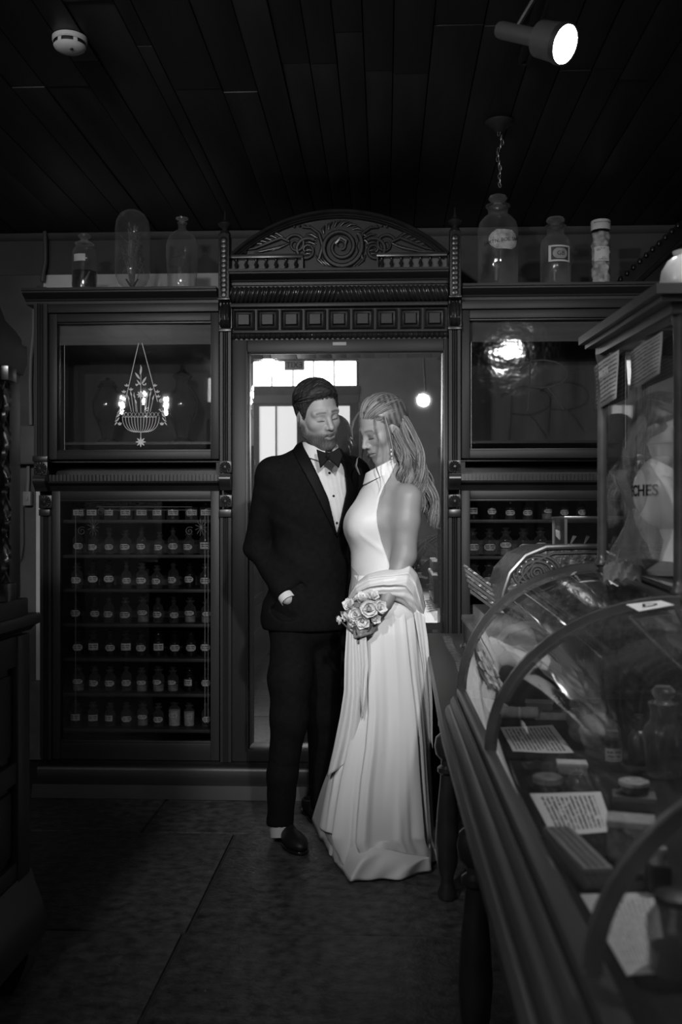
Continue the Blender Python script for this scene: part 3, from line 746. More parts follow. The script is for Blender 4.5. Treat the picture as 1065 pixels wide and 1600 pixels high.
for side in (-1, 1):
    for i in range(7):
        c = (490+side*(235+22*i*0.55+10*math.sin(i)), 890+i*28)
        leaves('etched_leaf', [(e(*c), (-PI/2+side*0.6+side*0.5*(i % 2) if side > 0 else -PI/2-0.6-0.5*(i % 2)), 0.018, 0.0024)])
    etch([[E(*e(490+side*w, y)) for w, y in ((225, 905), (270, 890), (300, 960), (320, 1030))]], 'etched_stem', LPANE, LB, M_FROST, r=0.0009)
    leaves('etched_leaf', [(e(490+side*270, 1100), PI/2+k, 0.014, 0.003) for k in (-0.7, 0, 0.7)])
    for cx, cy in ((180, 590), (215, 670), (225, 730), (125, 640)):
        leaves('etched_leaf', [(e(490+side*cx, cy+15), PI/2+k, 0.013, 0.0024) for k in (-0.9, 0, 0.9)])
    for cx, h in ((75, 250), (115, 290), (150, 220), (55, 150)):
        etch([[E(*e(490+side*cx*0.8, 930)), E(*e(490+side*cx, 930-h*0.6)), E(*e(490+side*cx*1.15, 930-h))]], 'etched_stem', LPANE, LB, M_FROST, r=0.0012)
        leaves('etched_leaf', [(e(490+side*cx, 930-h*0.7), PI/2-side*0.3, 0.02, 0.0028)])
    b = MB(); c = E(*e(490+side*258, 790))
    b.tube([(p[0], MCAB+0.0055, p[1]) for p in spiral(c, 0.010, 0.002, 1.6, 0, 24)], 0.0024, 5, flat=0.3, up=(0, 1, 0)); wpart(b, 'etched_rose', M_FROST, LB, LPANE)
# faint big R on the right pane
rp = [[E(812, 580), E(818, 570), E(830, 564), E(848, 562.5), E(866, 565), E(879, 571), E(886, 581), E(885, 591), E(876, 599), E(862, 604), E(846, 606), E(828, 604)], [E(828, 563), E(827, 604), E(824, 643)], [E(855, 606), E(866, 618), E(880, 640)], [E(812, 577), E(824, 569)]]
for pth_ in rp: etch([pth_], 'etched_letter_stroke', RPANE, RB, M_FROSTD, r=0.0038)
# faint etched border on the lower left pane
YL_ = MCAB+0.0035
def EL(px, py):
    q = P(px, py, YL_); return (q.x, q.z)
M_FAINT = mat('faint_border_etching', 0.10, 0.6, 0.3)
etch([[EL(118, 1130), EL(118, 800)], ], 'etched_border', LLOW, LB, M_FAINT, y=YL_, r=0.0012)
etch([[EL(320, 1130), EL(320, 800)], ], 'etched_border', LLOW, LB, M_FAINT, y=YL_, r=0.0012)
etch([[EL(325, 1130), EL(325, 800)], ], 'etched_border', LLOW, LB, M_FAINT, y=YL_, r=0.0012)
etch([[EL(150, 792), EL(300, 792)], ], 'etched_border', LLOW, LB, M_FAINT, y=YL_, r=0.0010)
etch([[EL(150, 797), EL(300, 797)], ], 'etched_border', LLOW, LB, M_FAINT, y=YL_, r=0.0008)
for cpx in (146, 314):
    for k in range(11):
        a = k*2*PI/11; c0 = EL(cpx, 824)
        etch([[c0, (c0[0]+0.030*math.cos(a), c0[1]+0.042*math.sin(a))]], 'etched_ray', LLOW, LB, M_FAINT, y=YL_, r=0.0009)
    for dx, dy in ((-18, -22), (12, -24), (-18, 6)):
        etch([spiral(EL(cpx+dx, 824+dy), 0.022, 0.004, 1.5, dx, 26)], 'etched_scroll', LLOW, LB, M_FAINT, y=YL_, r=0.0010)

# ================================================================== CENTRAL MIRROR CABINET
cx0, cx1 = XP(343, MCAB)+0.001, XP(720, MCAB)-0.001
MC = thing('mirror_cabinet', 'tall carved dark wood mirror surround with arched pediment behind the couple', 'mirror', ((cx0+cx1)/2, 4.9, 0))
Wm = lambda b, n, m=M_WOOD, par=None: wpart(b, n, m, MC, par)
ZM = lambda py: ZP(py, 530, MCAB)
XM = lambda px, Y=MCAB: XP(px, Y)
YFc = MCAB-0.02
mz1, mz0 = ZM(549), ZM(1173); mx0, mx1 = XM(385), XM(694.5)
# mirror: flat field + bevelled border, leaning very slightly forward
tl = math.tan(math.radians(0.8)); zc_ = (mz0+mz1)/2
def my(z, d=0.0): return MCAB+0.012-(z-zc_)*tl+d
bw = 0.034; b = MB()
o4 = [(mx0, mz0), (mx1, mz0), (mx1, mz1), (mx0, mz1)]; i4 = [(mx0+bw, mz0+bw), (mx1-bw, mz0+bw), (mx1-bw, mz1-bw), (mx0+bw, mz1-bw)]
b.add([(x, my(z, 0.0045), z) for x, z in o4]+[(x, my(z), z) for x, z in i4], [(4, 5, 6, 7)]+[(k, (k+1) % 4, 4+(k+1) % 4, 4+k) for k in range(4)])
Wm(b, 'mirror_glass', M_MIRROR); bpy.data.objects[-1] if False else None
for o in MC.children:
    if o.name.startswith('mirror_glass'): o.data.polygons.foreach_set('use_smooth', [False]*len(o.data.polygons))
Wm(MB().box(cx0, cx1, MCAB+0.055, MCAB+0.075, Z['pl1'], ZM(440)), 'back_panel', M_BLACKW)
pil = [(XM(346), XM(363)), (XM(700), XM(718))]
fl, fr_ = pil[0][1], pil[1][0]
for a, b_ in ((fl, mx0+0.006), (mx1-0.006, fr_)):
    Wm(MB().box(a, b_, YFc, MCAB+0.03, Z['pl1'], ZM(531), bev=0.004), 'frame_stile')
Wm(MB().box(mx0+0.006, mx1-0.006, YFc+0.001, MCAB+0.03, mz1-0.005, ZM(531), bev=0.004), 'frame_rail', M_WOODH)
Wm(MB().box(mx0+0.006, mx1-0.006, YFc+0.001, MCAB+0.03, Z['pl1'], mz0+0.005, bev=0.004), 'frame_rail', M_WOODH)
for a, b_ in ((mx0-0.002, mx0+0.008), (mx1-0.008, mx1+0.002)):
    Wm(MB().box(a, b_, YFc-0.006, YFc+0.02, mz0-0.004, mz1+0.004, bev=0.002), 'frame_bead', M_BLACKW)
# keyhole plate on the rail
Wm(MB().box(XM(520), XM(541), YFc-0.004, YFc+0.002, ZM(541), ZM(536)), 'lock_plate', mat('worn_brass_plate', 0.35, 0.4, 0.5))
for a, b_ in pil:
    c = (a+b_)/2; s = (b_-a)/2
    Wm(fluted(a, b_, MCAB-0.05, MCAB+0.03, ZM(721), ZM(519)), 'fluted_pilaster')
    Wm(MB().box(a-0.004, b_+0.004, MCAB-0.062, MCAB+0.02, ZM(520), ZM(515), bev=0.002), 'pilaster_cap', M_CARVE)
    Wm(acanthus(c, ZM(514), ZM(474), MCAB-0.045, s*1.12), 'acanthus_console', M_CARVE)
    Wm(rosette(c, ZM(730), MCAB-0.055, s*1.06), 'rosette_block', M_CARVE)
    Wm(bracket(a, b_, MCAB-0.045, MCAB+0.03, ZM(741), ZM(766)), 'scroll_bracket', M_CARVE)
    Wm(rosette(c, ZM(783), MCAB-0.05, s*1.08), 'rosette_block', M_CARVE)
    Wm(MB().box(a-0.002, b_+0.001, MCAB-0.055, MCAB+0.02, ZM(808), ZM(796), bev=0.003), 'pilaster_cap', M_CARVE)
    Wm(fluted(a, b_, MCAB-0.04, MCAB+0.03, Z['pl1'], ZM(808)), 'fluted_pilaster')
    # carved post above with overlapping coins, dome and finial
    za, zb_ = ZM(472), ZM(372); pa, pb = c-0.026, c+0.026
    Wm(MB().box(pa, pb, MCAB-0.10, MCAB-0.02, za, zb_, bev=0.003), 'carved_post')
    Wm(MB().box(pa-0.004, pb+0.004, MCAB-0.106, MCAB-0.016, za-0.006, za+0.004, bev=0.002), 'post_base', M_CARVE)
    b = MB(); n = 12
    for k in range(n):
        zz = za+0.02+(zb_-za-0.03)*k/n
        b.lathe([(0.019, 0.0), (0.018, -0.006-0.004*(k % 2)*0), (0.010, -0.010), (0.0005, -0.009)], 16, (c, MCAB-0.10+0.0006*(n-k), zz), axis='y')
    Wm(b, 'coin_carving', M_CARVE)
    Wm(MB().lathe([(0.026, 0), (0.028, 0.006), (0.020, 0.022), (0.012, 0.03), (0.014, 0.036), (0.030, 0.046), (0.034, 0.056), (0.028, 0.064), (0.012, 0.072), (0.007, 0.085), (0.004, 0.11), (0.001, 0.125)], 18, (c, MCAB-0.06, zb_)), 'finial', M_CARVE)
# entablature between posts
e0, e1 = XM(362), XM(698.5)
Wm(moulding(cornice_prof(MCAB-0.03, ZM(447), ZM(427), 0.075), e0, e1), 'cornice', M_WOODH)
# twisted gadroon roll, mirrored about the centre
rows_ = []; xm_ = (e0+e1)/2; nz, nx = 11, 320
for j in range(nz):
    t = j/(nz-1); ang = -0.25+t*(PI*0.75); row = []
    for i in range(nx):
        x_ = e0+(e1-e0)*i/(nx-1); s = 1 if x_ < xm_ else -1
        ph = ((x_-xm_)*s)/0.0215*2*PI*0.5+ (1-t)*5.0
        fl_ = abs(math.sin(ph))**0.7
        R_ = 0.036+0.012*fl_
        row.append((x_, MCAB-0.03-R_*math.sin(ang)*1.0, ZM(460)-R_*math.cos(ang)*1.05))
    rows_.append(row)
Wm(MB().grid(rows_), 'gadroon_roll', M_CARVE)
Wm(MB().box(e0, e1, MCAB-0.02, MCAB+0.055, ZM(477), ZM(444)), 'gadroon_backing', M_BLACKW)
Wm(MB().box(e0, e1, MCAB-0.055, MCAB+0.03, ZM(482), ZM(476), bev=0.003), 'fillet', M_WOODH)
# nine coffered squares
Wm(MB().box(e0, e1, MCAB-0.012, MCAB+0.055, ZM(521), ZM(480)), 'coffer_board', M_WOODH)
nsq = 9; sw = (e1-e0-0.01)/nsq; czq = (ZM(485)+ZM(515))/2; hh = (ZM(485)-ZM(515))/2
for k in range(nsq):
    c = e0+0.005+sw*(k+0.5); b = MB(); hw = sw*0.44
    lv = [(hw, hh, -0.030), (hw*0.86, hh*0.86, -0.034), (hw*0.80, hh*0.80, -0.020), (hw*0.62, hh*0.62, -0.016), (hw*0.56, hh*0.56, -0.030), (hw*0.50, hh*0.50, -0.033)]
    vs = [(c+sx*w_, MCAB+d, czq+sz*h_) for w_, h_, d in [(hw, hh, -0.01)]+lv for sx, sz in ((-1, -1), (1, -1), (1, 1), (-1, 1))]
    fs = [(i*4+q, i*4+(q+1) % 4, (i+1)*4+(q+1) % 4, (i+1)*4+q) for i in range(len(lv)) for q in range(4)]+[tuple(len(lv)*4+q for q in range(4))]
    Wm(b.add(vs, fs), 'coffer_square', M_WOODH)
Wm(MB().box(e0, e1, MCAB-0.034, MCAB+0.03, ZM(521), ZM(517), bev=0.002), 'fillet', M_WOODH)
# leaf dentil strip
rows_ = []
for j in range(6):
    t = j/5; row = []
    for i in range(220):
        x_ = e0+(e1-e0)*i/219; lf = abs(math.sin((x_-e0)/0.0245*PI))
        row.append((x_, MCAB-0.02-0.018*math.sin(PI*(0.15+0.85*t))*(0.35+0.65*lf), ZM(521)+(ZM(531)-ZM(521))*t*(0.75+0.25*lf)))
    rows_.append(row)
Wm(MB().grid(rows_), 'leaf_band', M_CARVE)
Wm(MB().box(e0, e1, MCAB-0.016, MCAB+0.03, ZM(531)-0.002, ZM(520)), 'leaf_backing', M_BLACKW)
# arched pediment
ax, az0 = (e0+e1)/2, ZM(427); rise = ZM(336)-ZM(404); half = (e1-e0)/2; zsp = ZM(404)
Rr = (half*half+rise*rise)/(2*rise); czr = zsp+rise-Rr; th = math.asin(half/Rr)
arc = [(ax+Rr*math.sin(a), czr+Rr*math.cos(a)) for a in [th-2*th*i/40 for i in range(41)]]
Wm(MB().prism([(e0, az0), (e1, az0)]+arc, MCAB-0.03, MCAB+0.01, 'y'), 'pediment_board', M_WOODH)
for rad, w_, dd, nm in ((0.0, 0.016, 0.045, 'arch_moulding'), (-0.022, 0.007, 0.02, 'arch_bead')):
    rings = []
    for i in range(41):
        a = th-2*th*i/40; s_, c_ = math.sin(a), math.cos(a); R1 = Rr+rad
        rings.append([(ax+(R1+dr)*s_, MCAB-0.03-dy, czr+(R1+dr)*c_) for dr, dy in ((-w_, 0), (-w_, dd*0.6), (-w_*0.4, dd), (w_*0.4, dd*0.9), (w_*0.8, dd*0.5), (w_*0.8, 0))])
    Wm(MB().ring_loft(rings), nm, M_CARVE)
# spindle galleries
for s in (-1, 1):
    g0, g1 = (XM(363), XM(475)) if s < 0 else (XM(588), XM(697))
    zz1, zz0 = ZM(408), ZM(425)
    Wm(MB().box(g0, g1, MCAB-0.075, MCAB-0.03, zz1, ZM(402), bev=0.003), 'gallery_rail', M_CARVE)
    if s < 0: Wm(MB().box(g1-0.008, g1, MCAB-0.07, MCAB-0.03, zz0, zz1), 'gallery_post', M_CARVE)
    else: Wm(MB().box(g0, g0+0.008, MCAB-0.07, MCAB-0.03, zz0, zz1), 'gallery_post', M_CARVE)
    Wm(MB().box(g0, g1, MCAB-0.034, MCAB-0.0301, zz0, zz1), 'gallery_back', mat('gallery_grey', 0.10, 0.6))
    for k in range(7):
        c = g0+(g1-g0)*(k+0.55)/7.3; hgt = zz1-zz0
        Wm(MB().lathe([(0.004, 0), (0.009, hgt*.12), (0.004, hgt*.22), (0.010, hgt*.45), (0.0075, hgt*.62), (0.003, hgt*.75), (0.006, hgt*.88), (0.005, hgt)], 10, (c, MCAB-0.055, zz0)), 'spindle', M_CARVE)
# carved scrolls and leaves
YS = MCAB-0.038
def Q(px, py): q = P(px, py, YS); return (q.x, q.z)
def carve(pts, r, name='carved_scroll', flat=1.0):
    r = [q*1.35 for q in r]
    Wm(MB().tube([(p[0], YS, p[1]) for p in pts], r, 7, up=(0, 1, 0), flat=flat), name, M_CARVE)
cc = Q(532, 386)
px1 = XM(533)-XM(532)
carve(spiral(cc, 34*px1, 4*px1, 2.3, 0.6, 70, -1), [0.011*(1-0.55*i/69) for i in range(70)])
carve([(cc[0]+r_*px1*math.cos(a), cc[1]+r_*px1*math.sin(a)) for r_, a in ((6, 0), (12, .8), (14, 1.6), (9, 2.6), (3, 3))], [.004, .009, .010, .007, .002], 'carved_leaf')
for s in (-1, 1):
    sx = lambda x_: 532+s*(x_-532)
    carve(spiral(Q(sx(585), 391), 19*px1, 3*px1, 1.5, 2.2 if s > 0 else 0.9, 36, -s), [0.0085*(1-0.5*i/35) for i in range(36)])
    carve(spiral(Q(sx(602), 382), 16*px1, 3*px1, 1.4, 0.4 if s > 0 else 2.7, 32, s), [0.007*(1-0.5*i/31) for i in range(32)])
    carve([Q(sx(x_), y_) for x_, y_ in ((566, 405), (560, 385), (566, 365), (578, 356), (592, 355))], [.006, .008, .007, .006, .004])
    carve([Q(sx(x_), y_) for x_, y_ in ((612, 378), (625, 372), (645, 380), (665, 388), (682, 391))], [.006, .007, .006, .005, .003])
    for k in range(5):
        carve([Q(sx(620+k*8), 372+k*2.4), Q(sx(632+k*8), 364+k*4), Q(sx(646+k*8), 364+k*5.2)], [.003, .007, .0015], 'carved_leaf', 0.6)
        carve([Q(sx(612+k*7), 380+k*2), Q(sx(626+k*7), 386+k*1.6), Q(sx(640+k*7), 392+k*0.6)], [.003, .006, .0015], 'carved_leaf', 0.6)
    for k in range(6):
        carve([Q(sx(568+k*1.5), 372+k*5), Q(sx(578+k*1.2), 366+k*6), Q(sx(588+k*0.6), 366+k*6.5)], [.003, .006, .0015], 'carved_leaf', 0.6)
    for k in range(4):
        c = Q(sx(580+k*8), 352-abs(k-1.5)*-1.5)
        Wm(MB().lathe([(0.007, 0), (0.0055, -0.006), (0.0005, -0.008)], 10, (c[0], YS, c[1]), axis='y'), 'carved_bead', M_CARVE)
    for k in range(4):
        carve([Q(sx(540+k*6), 418-k), Q(sx(549+k*6), 412-k*2), Q(sx(556+k*5), 404-k*2)], [.002, .0065, .002], 'carved_leaf', 0.6)
    c = Q(sx(681), 394); Wm(MB().lathe([(0.009, 0), (0.007, -0.006), (0.0005, -0.009)], 12, (c[0], YS, c[1]), axis='y'), 'carved_bead', M_CARVE)
for k in range(9):
    a = PI*(0.12+0.76*k/8)
    carve([(cc[0]+33*px1*math.cos(a), cc[1]+33*px1*math.sin(a)), (cc[0]+40*px1*math.cos(a-0.12), cc[1]+39*px1*math.sin(a-.12)), (cc[0]+44*px1*math.cos(a-0.3), cc[1]+41*px1*math.sin(a-.3))], [.003, .007, .002], 'carved_leaf', 0.6)
# ================================================================== BOTTLES
M_LABEL = script_paper('bottle_label_print', 0.40, 0.05, rows=3.2, margin=0.12, fill=0.5, breaks=9)
M_POWDER = mat('pale_powder', 0.45, 0.9, 0.1, var=0.25, scale=60)
M_SALT = mat('grey_contents', 0.22, 0.8, 0.2, var=0.4, scale=60)
def label_patch(r, z0, z1, half, n=8, round_=False, a_mid=-PI/2):
    """curved paper label on a cylinder, facing -Y, with UVs"""
    vs, fs, uvs = [], [], []; m = 6
    for j in range(m+1):
        v = j/m
        hw = half*(math.sqrt(max(0.0, 1-(2*v-1)**2*0.75)) if round_ else 1.0)
        for i in range(n+1):
            u = i/n; a = a_mid+(u-0.5)*2*hw
            vs.append((r*math.cos(a), r*math.sin(a), z0+(z1-z0)*v)); uvs.append((0.5+(u-0.5)*hw/half, v))
    for j in range(m):
        for i in range(n):
            a = j*(n+1)+i; fs.append((a, a+1, a+n+2, a+n+1))
    me = bpy.data.meshes.new('paper_label'); me.from_pydata(vs, [], fs); me.update()
    ul = me.uv_layers.new(name='UVMap')
    for lp in me.loops: ul.data[lp.index].uv = uvs[lp.vertex_index]
    me.polygons.foreach_set('use_smooth', [True]*len(me.polygons)); return me
def bottle_kit(name, body, stop, gm, lab=None, fill=None, n=20):
    """meshes of one bottle kind: (part name, mesh)"""
    kit = []
    bm_ = MB().lathe(body, n).mesh(name+'_body'); bm_.materials.append(gm); kit.append(('glass_body', bm_))
    if stop: sm = MB().lathe(stop, n).mesh(name+'_stopper'); sm.materials.append(gm if gm is not M_DARKGL else M_DARKGL); kit.append(('stopper', sm))
    if lab: lm = label_patch(*lab); lm.materials.append(M_LABEL); kit.append(('paper_label', lm))
    if fill: fm = MB().lathe(fill[0], n).mesh(name+'_contents'); fm.materials.append(fill[1]); kit.append(('contents', fm))
    return kit
R0 = 0.0255
def body_prof(r, h, sh, neck, top):
    return [(0.0005, 0.0), (r*0.9, 0.0), (r, 0.004), (r, h), (r*0.93, h+sh*0.4), (r*0.62, h+sh*0.85), (neck, h+sh), (neck, top-0.008), (neck*1.45, top-0.006), (neck*1.5, top), (neck*0.8, top)]
stop_ball = lambda z: [(0.0005, z-0.008), (0.007, z-0.006), (0.007, z+0.002), (0.005, z+0.006), (0.011, z+0.012), (0.013, z+0.018), (0.010, z+0.025), (0.0005, z+0.028)]
stop_flat = lambda z: [(0.0005, z-0.008), (0.008, z-0.006), (0.008, z+0.002), (0.006, z+0.006), (0.015, z+0.010), (0.0155, z+0.015), (0.0005, z+0.017)]
KITS = {
 'tall': bottle_kit('tall', body_prof(0.024, 0.066, 0.022, 0.009, 0.112), stop_ball(0.112), M_BOTTLE, (0.0246, 0.024, 0.052, 1.05, 8, True)),
 'clear': bottle_kit('clear', body_prof(0.0265, 0.062, 0.018, 0.013, 0.100), stop_flat(0.100), M_BOTTLE, (0.0271, 0.022, 0.050, 1.1, 8, True)),
 'square': bottle_kit('square', body_prof(0.026, 0.070, 0.014, 0.014, 0.102), stop_flat(0.102), M_BOTTLE, (0.0266, 0.026, 0.056, 1.0)),
 'dark': bottle_kit('dark', body_prof(0.0265, 0.064, 0.018, 0.012, 0.105), stop_ball(0.105), M_DARKGL, (0.0271, 0.028, 0.058, 1.0, 8, True)),
 'darksq': bottle_kit('darksq', body_prof(0.027, 0.068, 0.014, 0.016, 0.104), stop_flat(0.104), M_DARKGL, (0.0276, 0.030, 0.062, 0.95)),
 'powder': bottle_kit('powder', body_prof(0.027, 0.066, 0.018, 0.014, 0.104), stop_flat(0.104), M_BOTTLE, (0.0276, 0.034, 0.056, 1.0, 8, True), ([(0.0005, 0.002), (0.025, 0.002), (0.0255, 0.030), (0.0005, 0.032)], M_SALT)),
 'full': bottle_kit('full', body_prof(0.028, 0.074, 0.018, 0.014, 0.108), stop_flat(0.108), M_BOTTLE, (0.0286, 0.040, 0.060, 0.8, 8, True), ([(0.0005, 0.002), (0.026, 0.002), (0.0265, 0.072), (0.0005, 0.074)], M_POWDER)),
 'low': bottle_kit('low', body_prof(0.0255, 0.046, 0.012, 0.016, 0.070), stop_flat(0.070), M_BOTTLE, (0.0261, 0.018, 0.040, 0.85)),
}
NUM = ['first', 'second', 'third', 'fourth', 'fifth', 'sixth', 'seventh', 'eighth', 'ninth', 'tenth']
KDESC = {'tall': 'slim clear stoppered bottle', 'clear': 'clear stoppered bottle', 'square': 'clear bottle with square label', 'dark': 'black stoppered bottle', 'darksq': 'black bottle with square label', 'powder': 'clear bottle with grey powder', 'full': 'bottle full of pale powder', 'low': 'short labelled jar'}
def place_bottle(kind, loc, label, group, rot=0.0, sc=1.0, cat='bottle', name='apothecary_bottle'):
    r = thing(name, label, cat, loc, group); r.rotation_euler = (0, 0, rot); r.scale = (sc, sc, sc)
    for pn, me in KITS[kind]: obj(pn, me, None, r)
    return r
rowsL = [['low']*9,
         ['tall', 'clear', 'tall', 'clear', 'tall', 'clear', 'tall', 'clear', 'square'],
         ['clear', 'dark', 'dark', 'tall', 'clear', 'clear', 'tall', 'dark', 'clear'],
         ['dark', 'dark', 'tall', 'clear', 'powder', 'tall', 'tall', 'powder', 'powder'],
         ['dark', 'darksq', 'dark', 'darksq', 'dark', 'darksq', 'dark', 'dark', 'dark'],
         ['powder', 'clear', 'clear', 'tall', 'powder', 'powder', 'powder', 'darksq', 'dark'],
         ['square', 'square', 'square', 'clear', 'powder', 'clear', 'full', 'full', 'tall']]
xsL = [121, 147, 171.5, 197, 221.5, 247, 272, 297, 321.5]
rb = random.Random(5)
shelfnames = ['top', 'second', 'third', 'fourth', 'fifth', 'sixth', 'bottom']
for ri, (row, zs) in enumerate(zip(rowsL, zshelf)):
    for k, kind in enumerate(row):
        Yb = 4.93+rb.uniform(-.012, .012); sc = 1.0+rb.uniform(-0.05, 0.08)
        if ri == 0: sc = 1.25
        place_bottle(kind, (XP(xsL[k]+rb.uniform(-2, 2), Yb), Yb, zs+0.0005), '%s on %s shelf of left cabinet, %s from left' % (KDESC[kind], shelfnames[ri], NUM[k]), 'bottles in the left cabinet', rb.uniform(-0.35, 0.35), sc)
rowsR = [(['darksq', 'dark', 'clear', 'clear', 'powder', 'tall', 'tall'], [739, 768, 797, 824, 854, 881, 907], 0.92),
         (['clear', 'clear', 'powder', 'clear', 'powder'], [738, 764, 790, 817, 844], 1.15),
         (['powder', 'powder', 'clear'], [740, 764, 794], 1.22), (['clear', 'clear'], [738, 761], 1.0)]
for ri, ((row, xs, sc), zs) in enumerate(zip(rowsR, zshelfR)):
    for k, kind in enumerate(row):
        place_bottle(kind, (XP(xs[k], 4.93), 4.93, zs+0.0005), '%s on %s shelf of right cabinet, %s from mirror' % (KDESC[kind], shelfnames[ri], NUM[k]), 'bottles in the right cabinet', rb.uniform(-.3, .3), sc)

# dim urns inside the upper left cabinet
M_URN = mat('dark_glazed_urn', 0.03, 0.12, 0.6, var=0.4, scale=12)
zu = ZR(688)+0.001
for px, hgt, lab in ((285, 0.40, 'tall dark urn standing in shadow behind the left etched pane'), (168, 0.34, 'dim bulbous dark vase in shadow left of the etched basket')):
    t = thing('urn', lab, 'urn', (XP(px, 5.02), 5.02, zu))
    MB().lathe([(0.0005, 0), (0.05, 0), (0.055, 0.012), (0.03, 0.03), (0.04, 0.07), (0.075, 0.16), (0.08, 0.21), (0.06, 0.26), (0.035, 0.29), (0.033, 0.32), (0.05, hgt*0.85)], 24).build('vessel', M_URN, t)
    MB().lathe([(0.052, hgt*0.85), (0.045, hgt*0.88), (0.02, hgt*0.92), (0.008, hgt*0.96), (0.012, hgt*0.98), (0.0005, hgt)], 24).build('lid', M_URN, t)

# ================================================================== JARS ON TOP OF THE CABINETS
ZT = Z['top']
YJ = 4.86
def jar_root(name, label, px, cat='jar', y=YJ): return thing(name, label, cat, (XP(px, y), y, ZT+0.0005))
pxm = (XP(501, YJ)-XP(500, YJ))
# specimen jar with dark roots
t = jar_root('specimen_jar', 'squat stoppered glass specimen jar holding dark roots in fluid, leftmost on the cabinet', 132)
MB().lathe([(0.0005, 0), (0.059, 0), (0.061, 0.006), (0.061, 0.20), (0.056, 0.222), (0.045, 0.232), (0.043, 0.245), (0.048, 0.250), (0.048, 0.256), (0.040, 0.256)], 28).build('glass_body', M_JAR, t)
MB().lathe([(0.0005, 0.262), (0.040, 0.258), (0.020, 0.268), (0.016, 0.276), (0.030, 0.286), (0.032, 0.294), (0.022, 0.302), (0.0005, 0.304)], 24).build('stopper', glass('stopper_glass', 0.75, 1.0, 0.06, ior=2.0, veil=0.38, veilv=0.7), t)  # strong pale film paints the glints of the stopper
MB().lathe([(0.0005, 0.004), (0.057, 0.004), (0.058, 0.115), (0.0005, 0.116)], 28).build('fluid', glass('dark_fluid', 0.25, 0.8, 0.05), t)
for k in range(9):
    a = k*0.7; r_ = 0.03+0.014*math.sin(k*2.1)
    MB().tube([(r_*math.cos(a), -0.02+0.6*r_*math.sin(a), 0.008), (r_*math.cos(a)+0.012*math.sin(k), -0.025+0.6*r_*math.sin(a), 0.055), (r_*math.cos(a+0.3)+0.02, -0.02+0.6*r_*math.sin(a), 0.105)], [.008, .011, .005], 7).build('root', mat('specimen_root', 0.09, 0.5, 0.4, var=0.4, scale=40), t)
lm = label_patch(0.0616, 0.155, 0.190, 0.5, a_mid=-PI/2-0.15); lm.materials.append(M_PAPER); obj('paper_label', lm, None, t)
# glass dome with dried coral-like plant
t = jar_root('glass_dome', 'tall rounded glass dome holding a dried feathery plant, between two bottles', 207, 'glass dome')
MB().lathe([(0.034, 0.0), (0.030, 0.012), (0.040, 0.03), (0.066, 0.05), (0.083, 0.085), (0.085, 0.12), (0.085, 0.32), (0.080, 0.36), (0.062, 0.395), (0.035, 0.412), (0.0005, 0.417)], 32).build('dome_glass', M_JAR, t)
MB().lathe([(0.0005, 0.0), (0.036, 0.0), (0.036, 0.006), (0.0005, 0.008)], 24).build('foot', M_JAR, t)
rp_ = random.Random(9)
M_DRY = mat('dried_plant', 0.20, 0.8, 0.2, var=0.3, scale=50)
for k in range(26):
    a = rp_.uniform(0, 2*PI); rr_ = rp_.uniform(0.01, 0.06); z_ = rp_.uniform(0.14, 0.34)
    p1 = (rr_*0.5*math.cos(a), rr_*0.5*math.sin(a), z_*0.6); p2 = (rr_*math.cos(a), rr_*math.sin(a), z_)
    b = MB().tube([(0.006*math.cos(a), 0.006*math.sin(a), 0.03), p1, p2], [.003, .002, .001], 5)
    b.build('dried_stem', M_DRY, t)
for k in range(60):
    a = rp_.uniform(0, 2*PI); rr_ = 0.066*math.sqrt(rp_.random()); z_ = rp_.uniform(0.13, 0.36)*(1-0.3*(rr_/0.066)**2)
    c = Vector((rr_*math.cos(a), rr_*math.sin(a), z_)); d = Vector((rp_.uniform(-1, 1), rp_.uniform(-1, 1), rp_.uniform(0, 1))).normalized()
    MB().tube([c-d*0.012, c, c+d*0.014], [.001, .0055, .001], 5, flat=0.4).build('dried_leaf', M_DRY, t)
for s in (-1, 1): MB().tube([(s*0.03, -0.01, 0.075), (0, -0.012, 0.03), (-s*0.006, -0.01, 0.012)], [.004, .005, .004], 6).build('dried_stem', mat('dark_stem', 0.04, 0.7), t)
# carboy
t = jar_root('carboy_bottle', 'broad-shouldered clear glass bottle with flat lip, nearest the pediment', 284.5, 'bottle')
MB().lathe([(0.0005, 0), (0.068, 0), (0.071, 0.008), (0.072, 0.08), (0.079, 0.20), (0.078, 0.245), (0.066, 0.282), (0.040, 0.305), (0.020, 0.316), (0.018, 0.332), (0.019, 0.345), (0.024, 0.347), (0.024, 0.352), (0.018, 0.354)], 30).build('glass_body', M_JAR, t)
MB().lathe([(0.0005, 0.345), (0.016, 0.35), (0.014, 0.36), (0.030, 0.367), (0.031, 0.374), (0.0005, 0.378)], 24).build('stopper', MATS['stopper_glass'], t)
for z0_, z1_ in ((0.165, 0.218), (0.118, 0.158)):
    lm = label_patch(0.0795, z0_, z1_, 0.5, a_mid=-PI/2-0.15); lm.materials.append(mat('old_dark_label', 0.05, 0.8, var=0.3, scale=40)); obj('paper_label', lm, None, t)
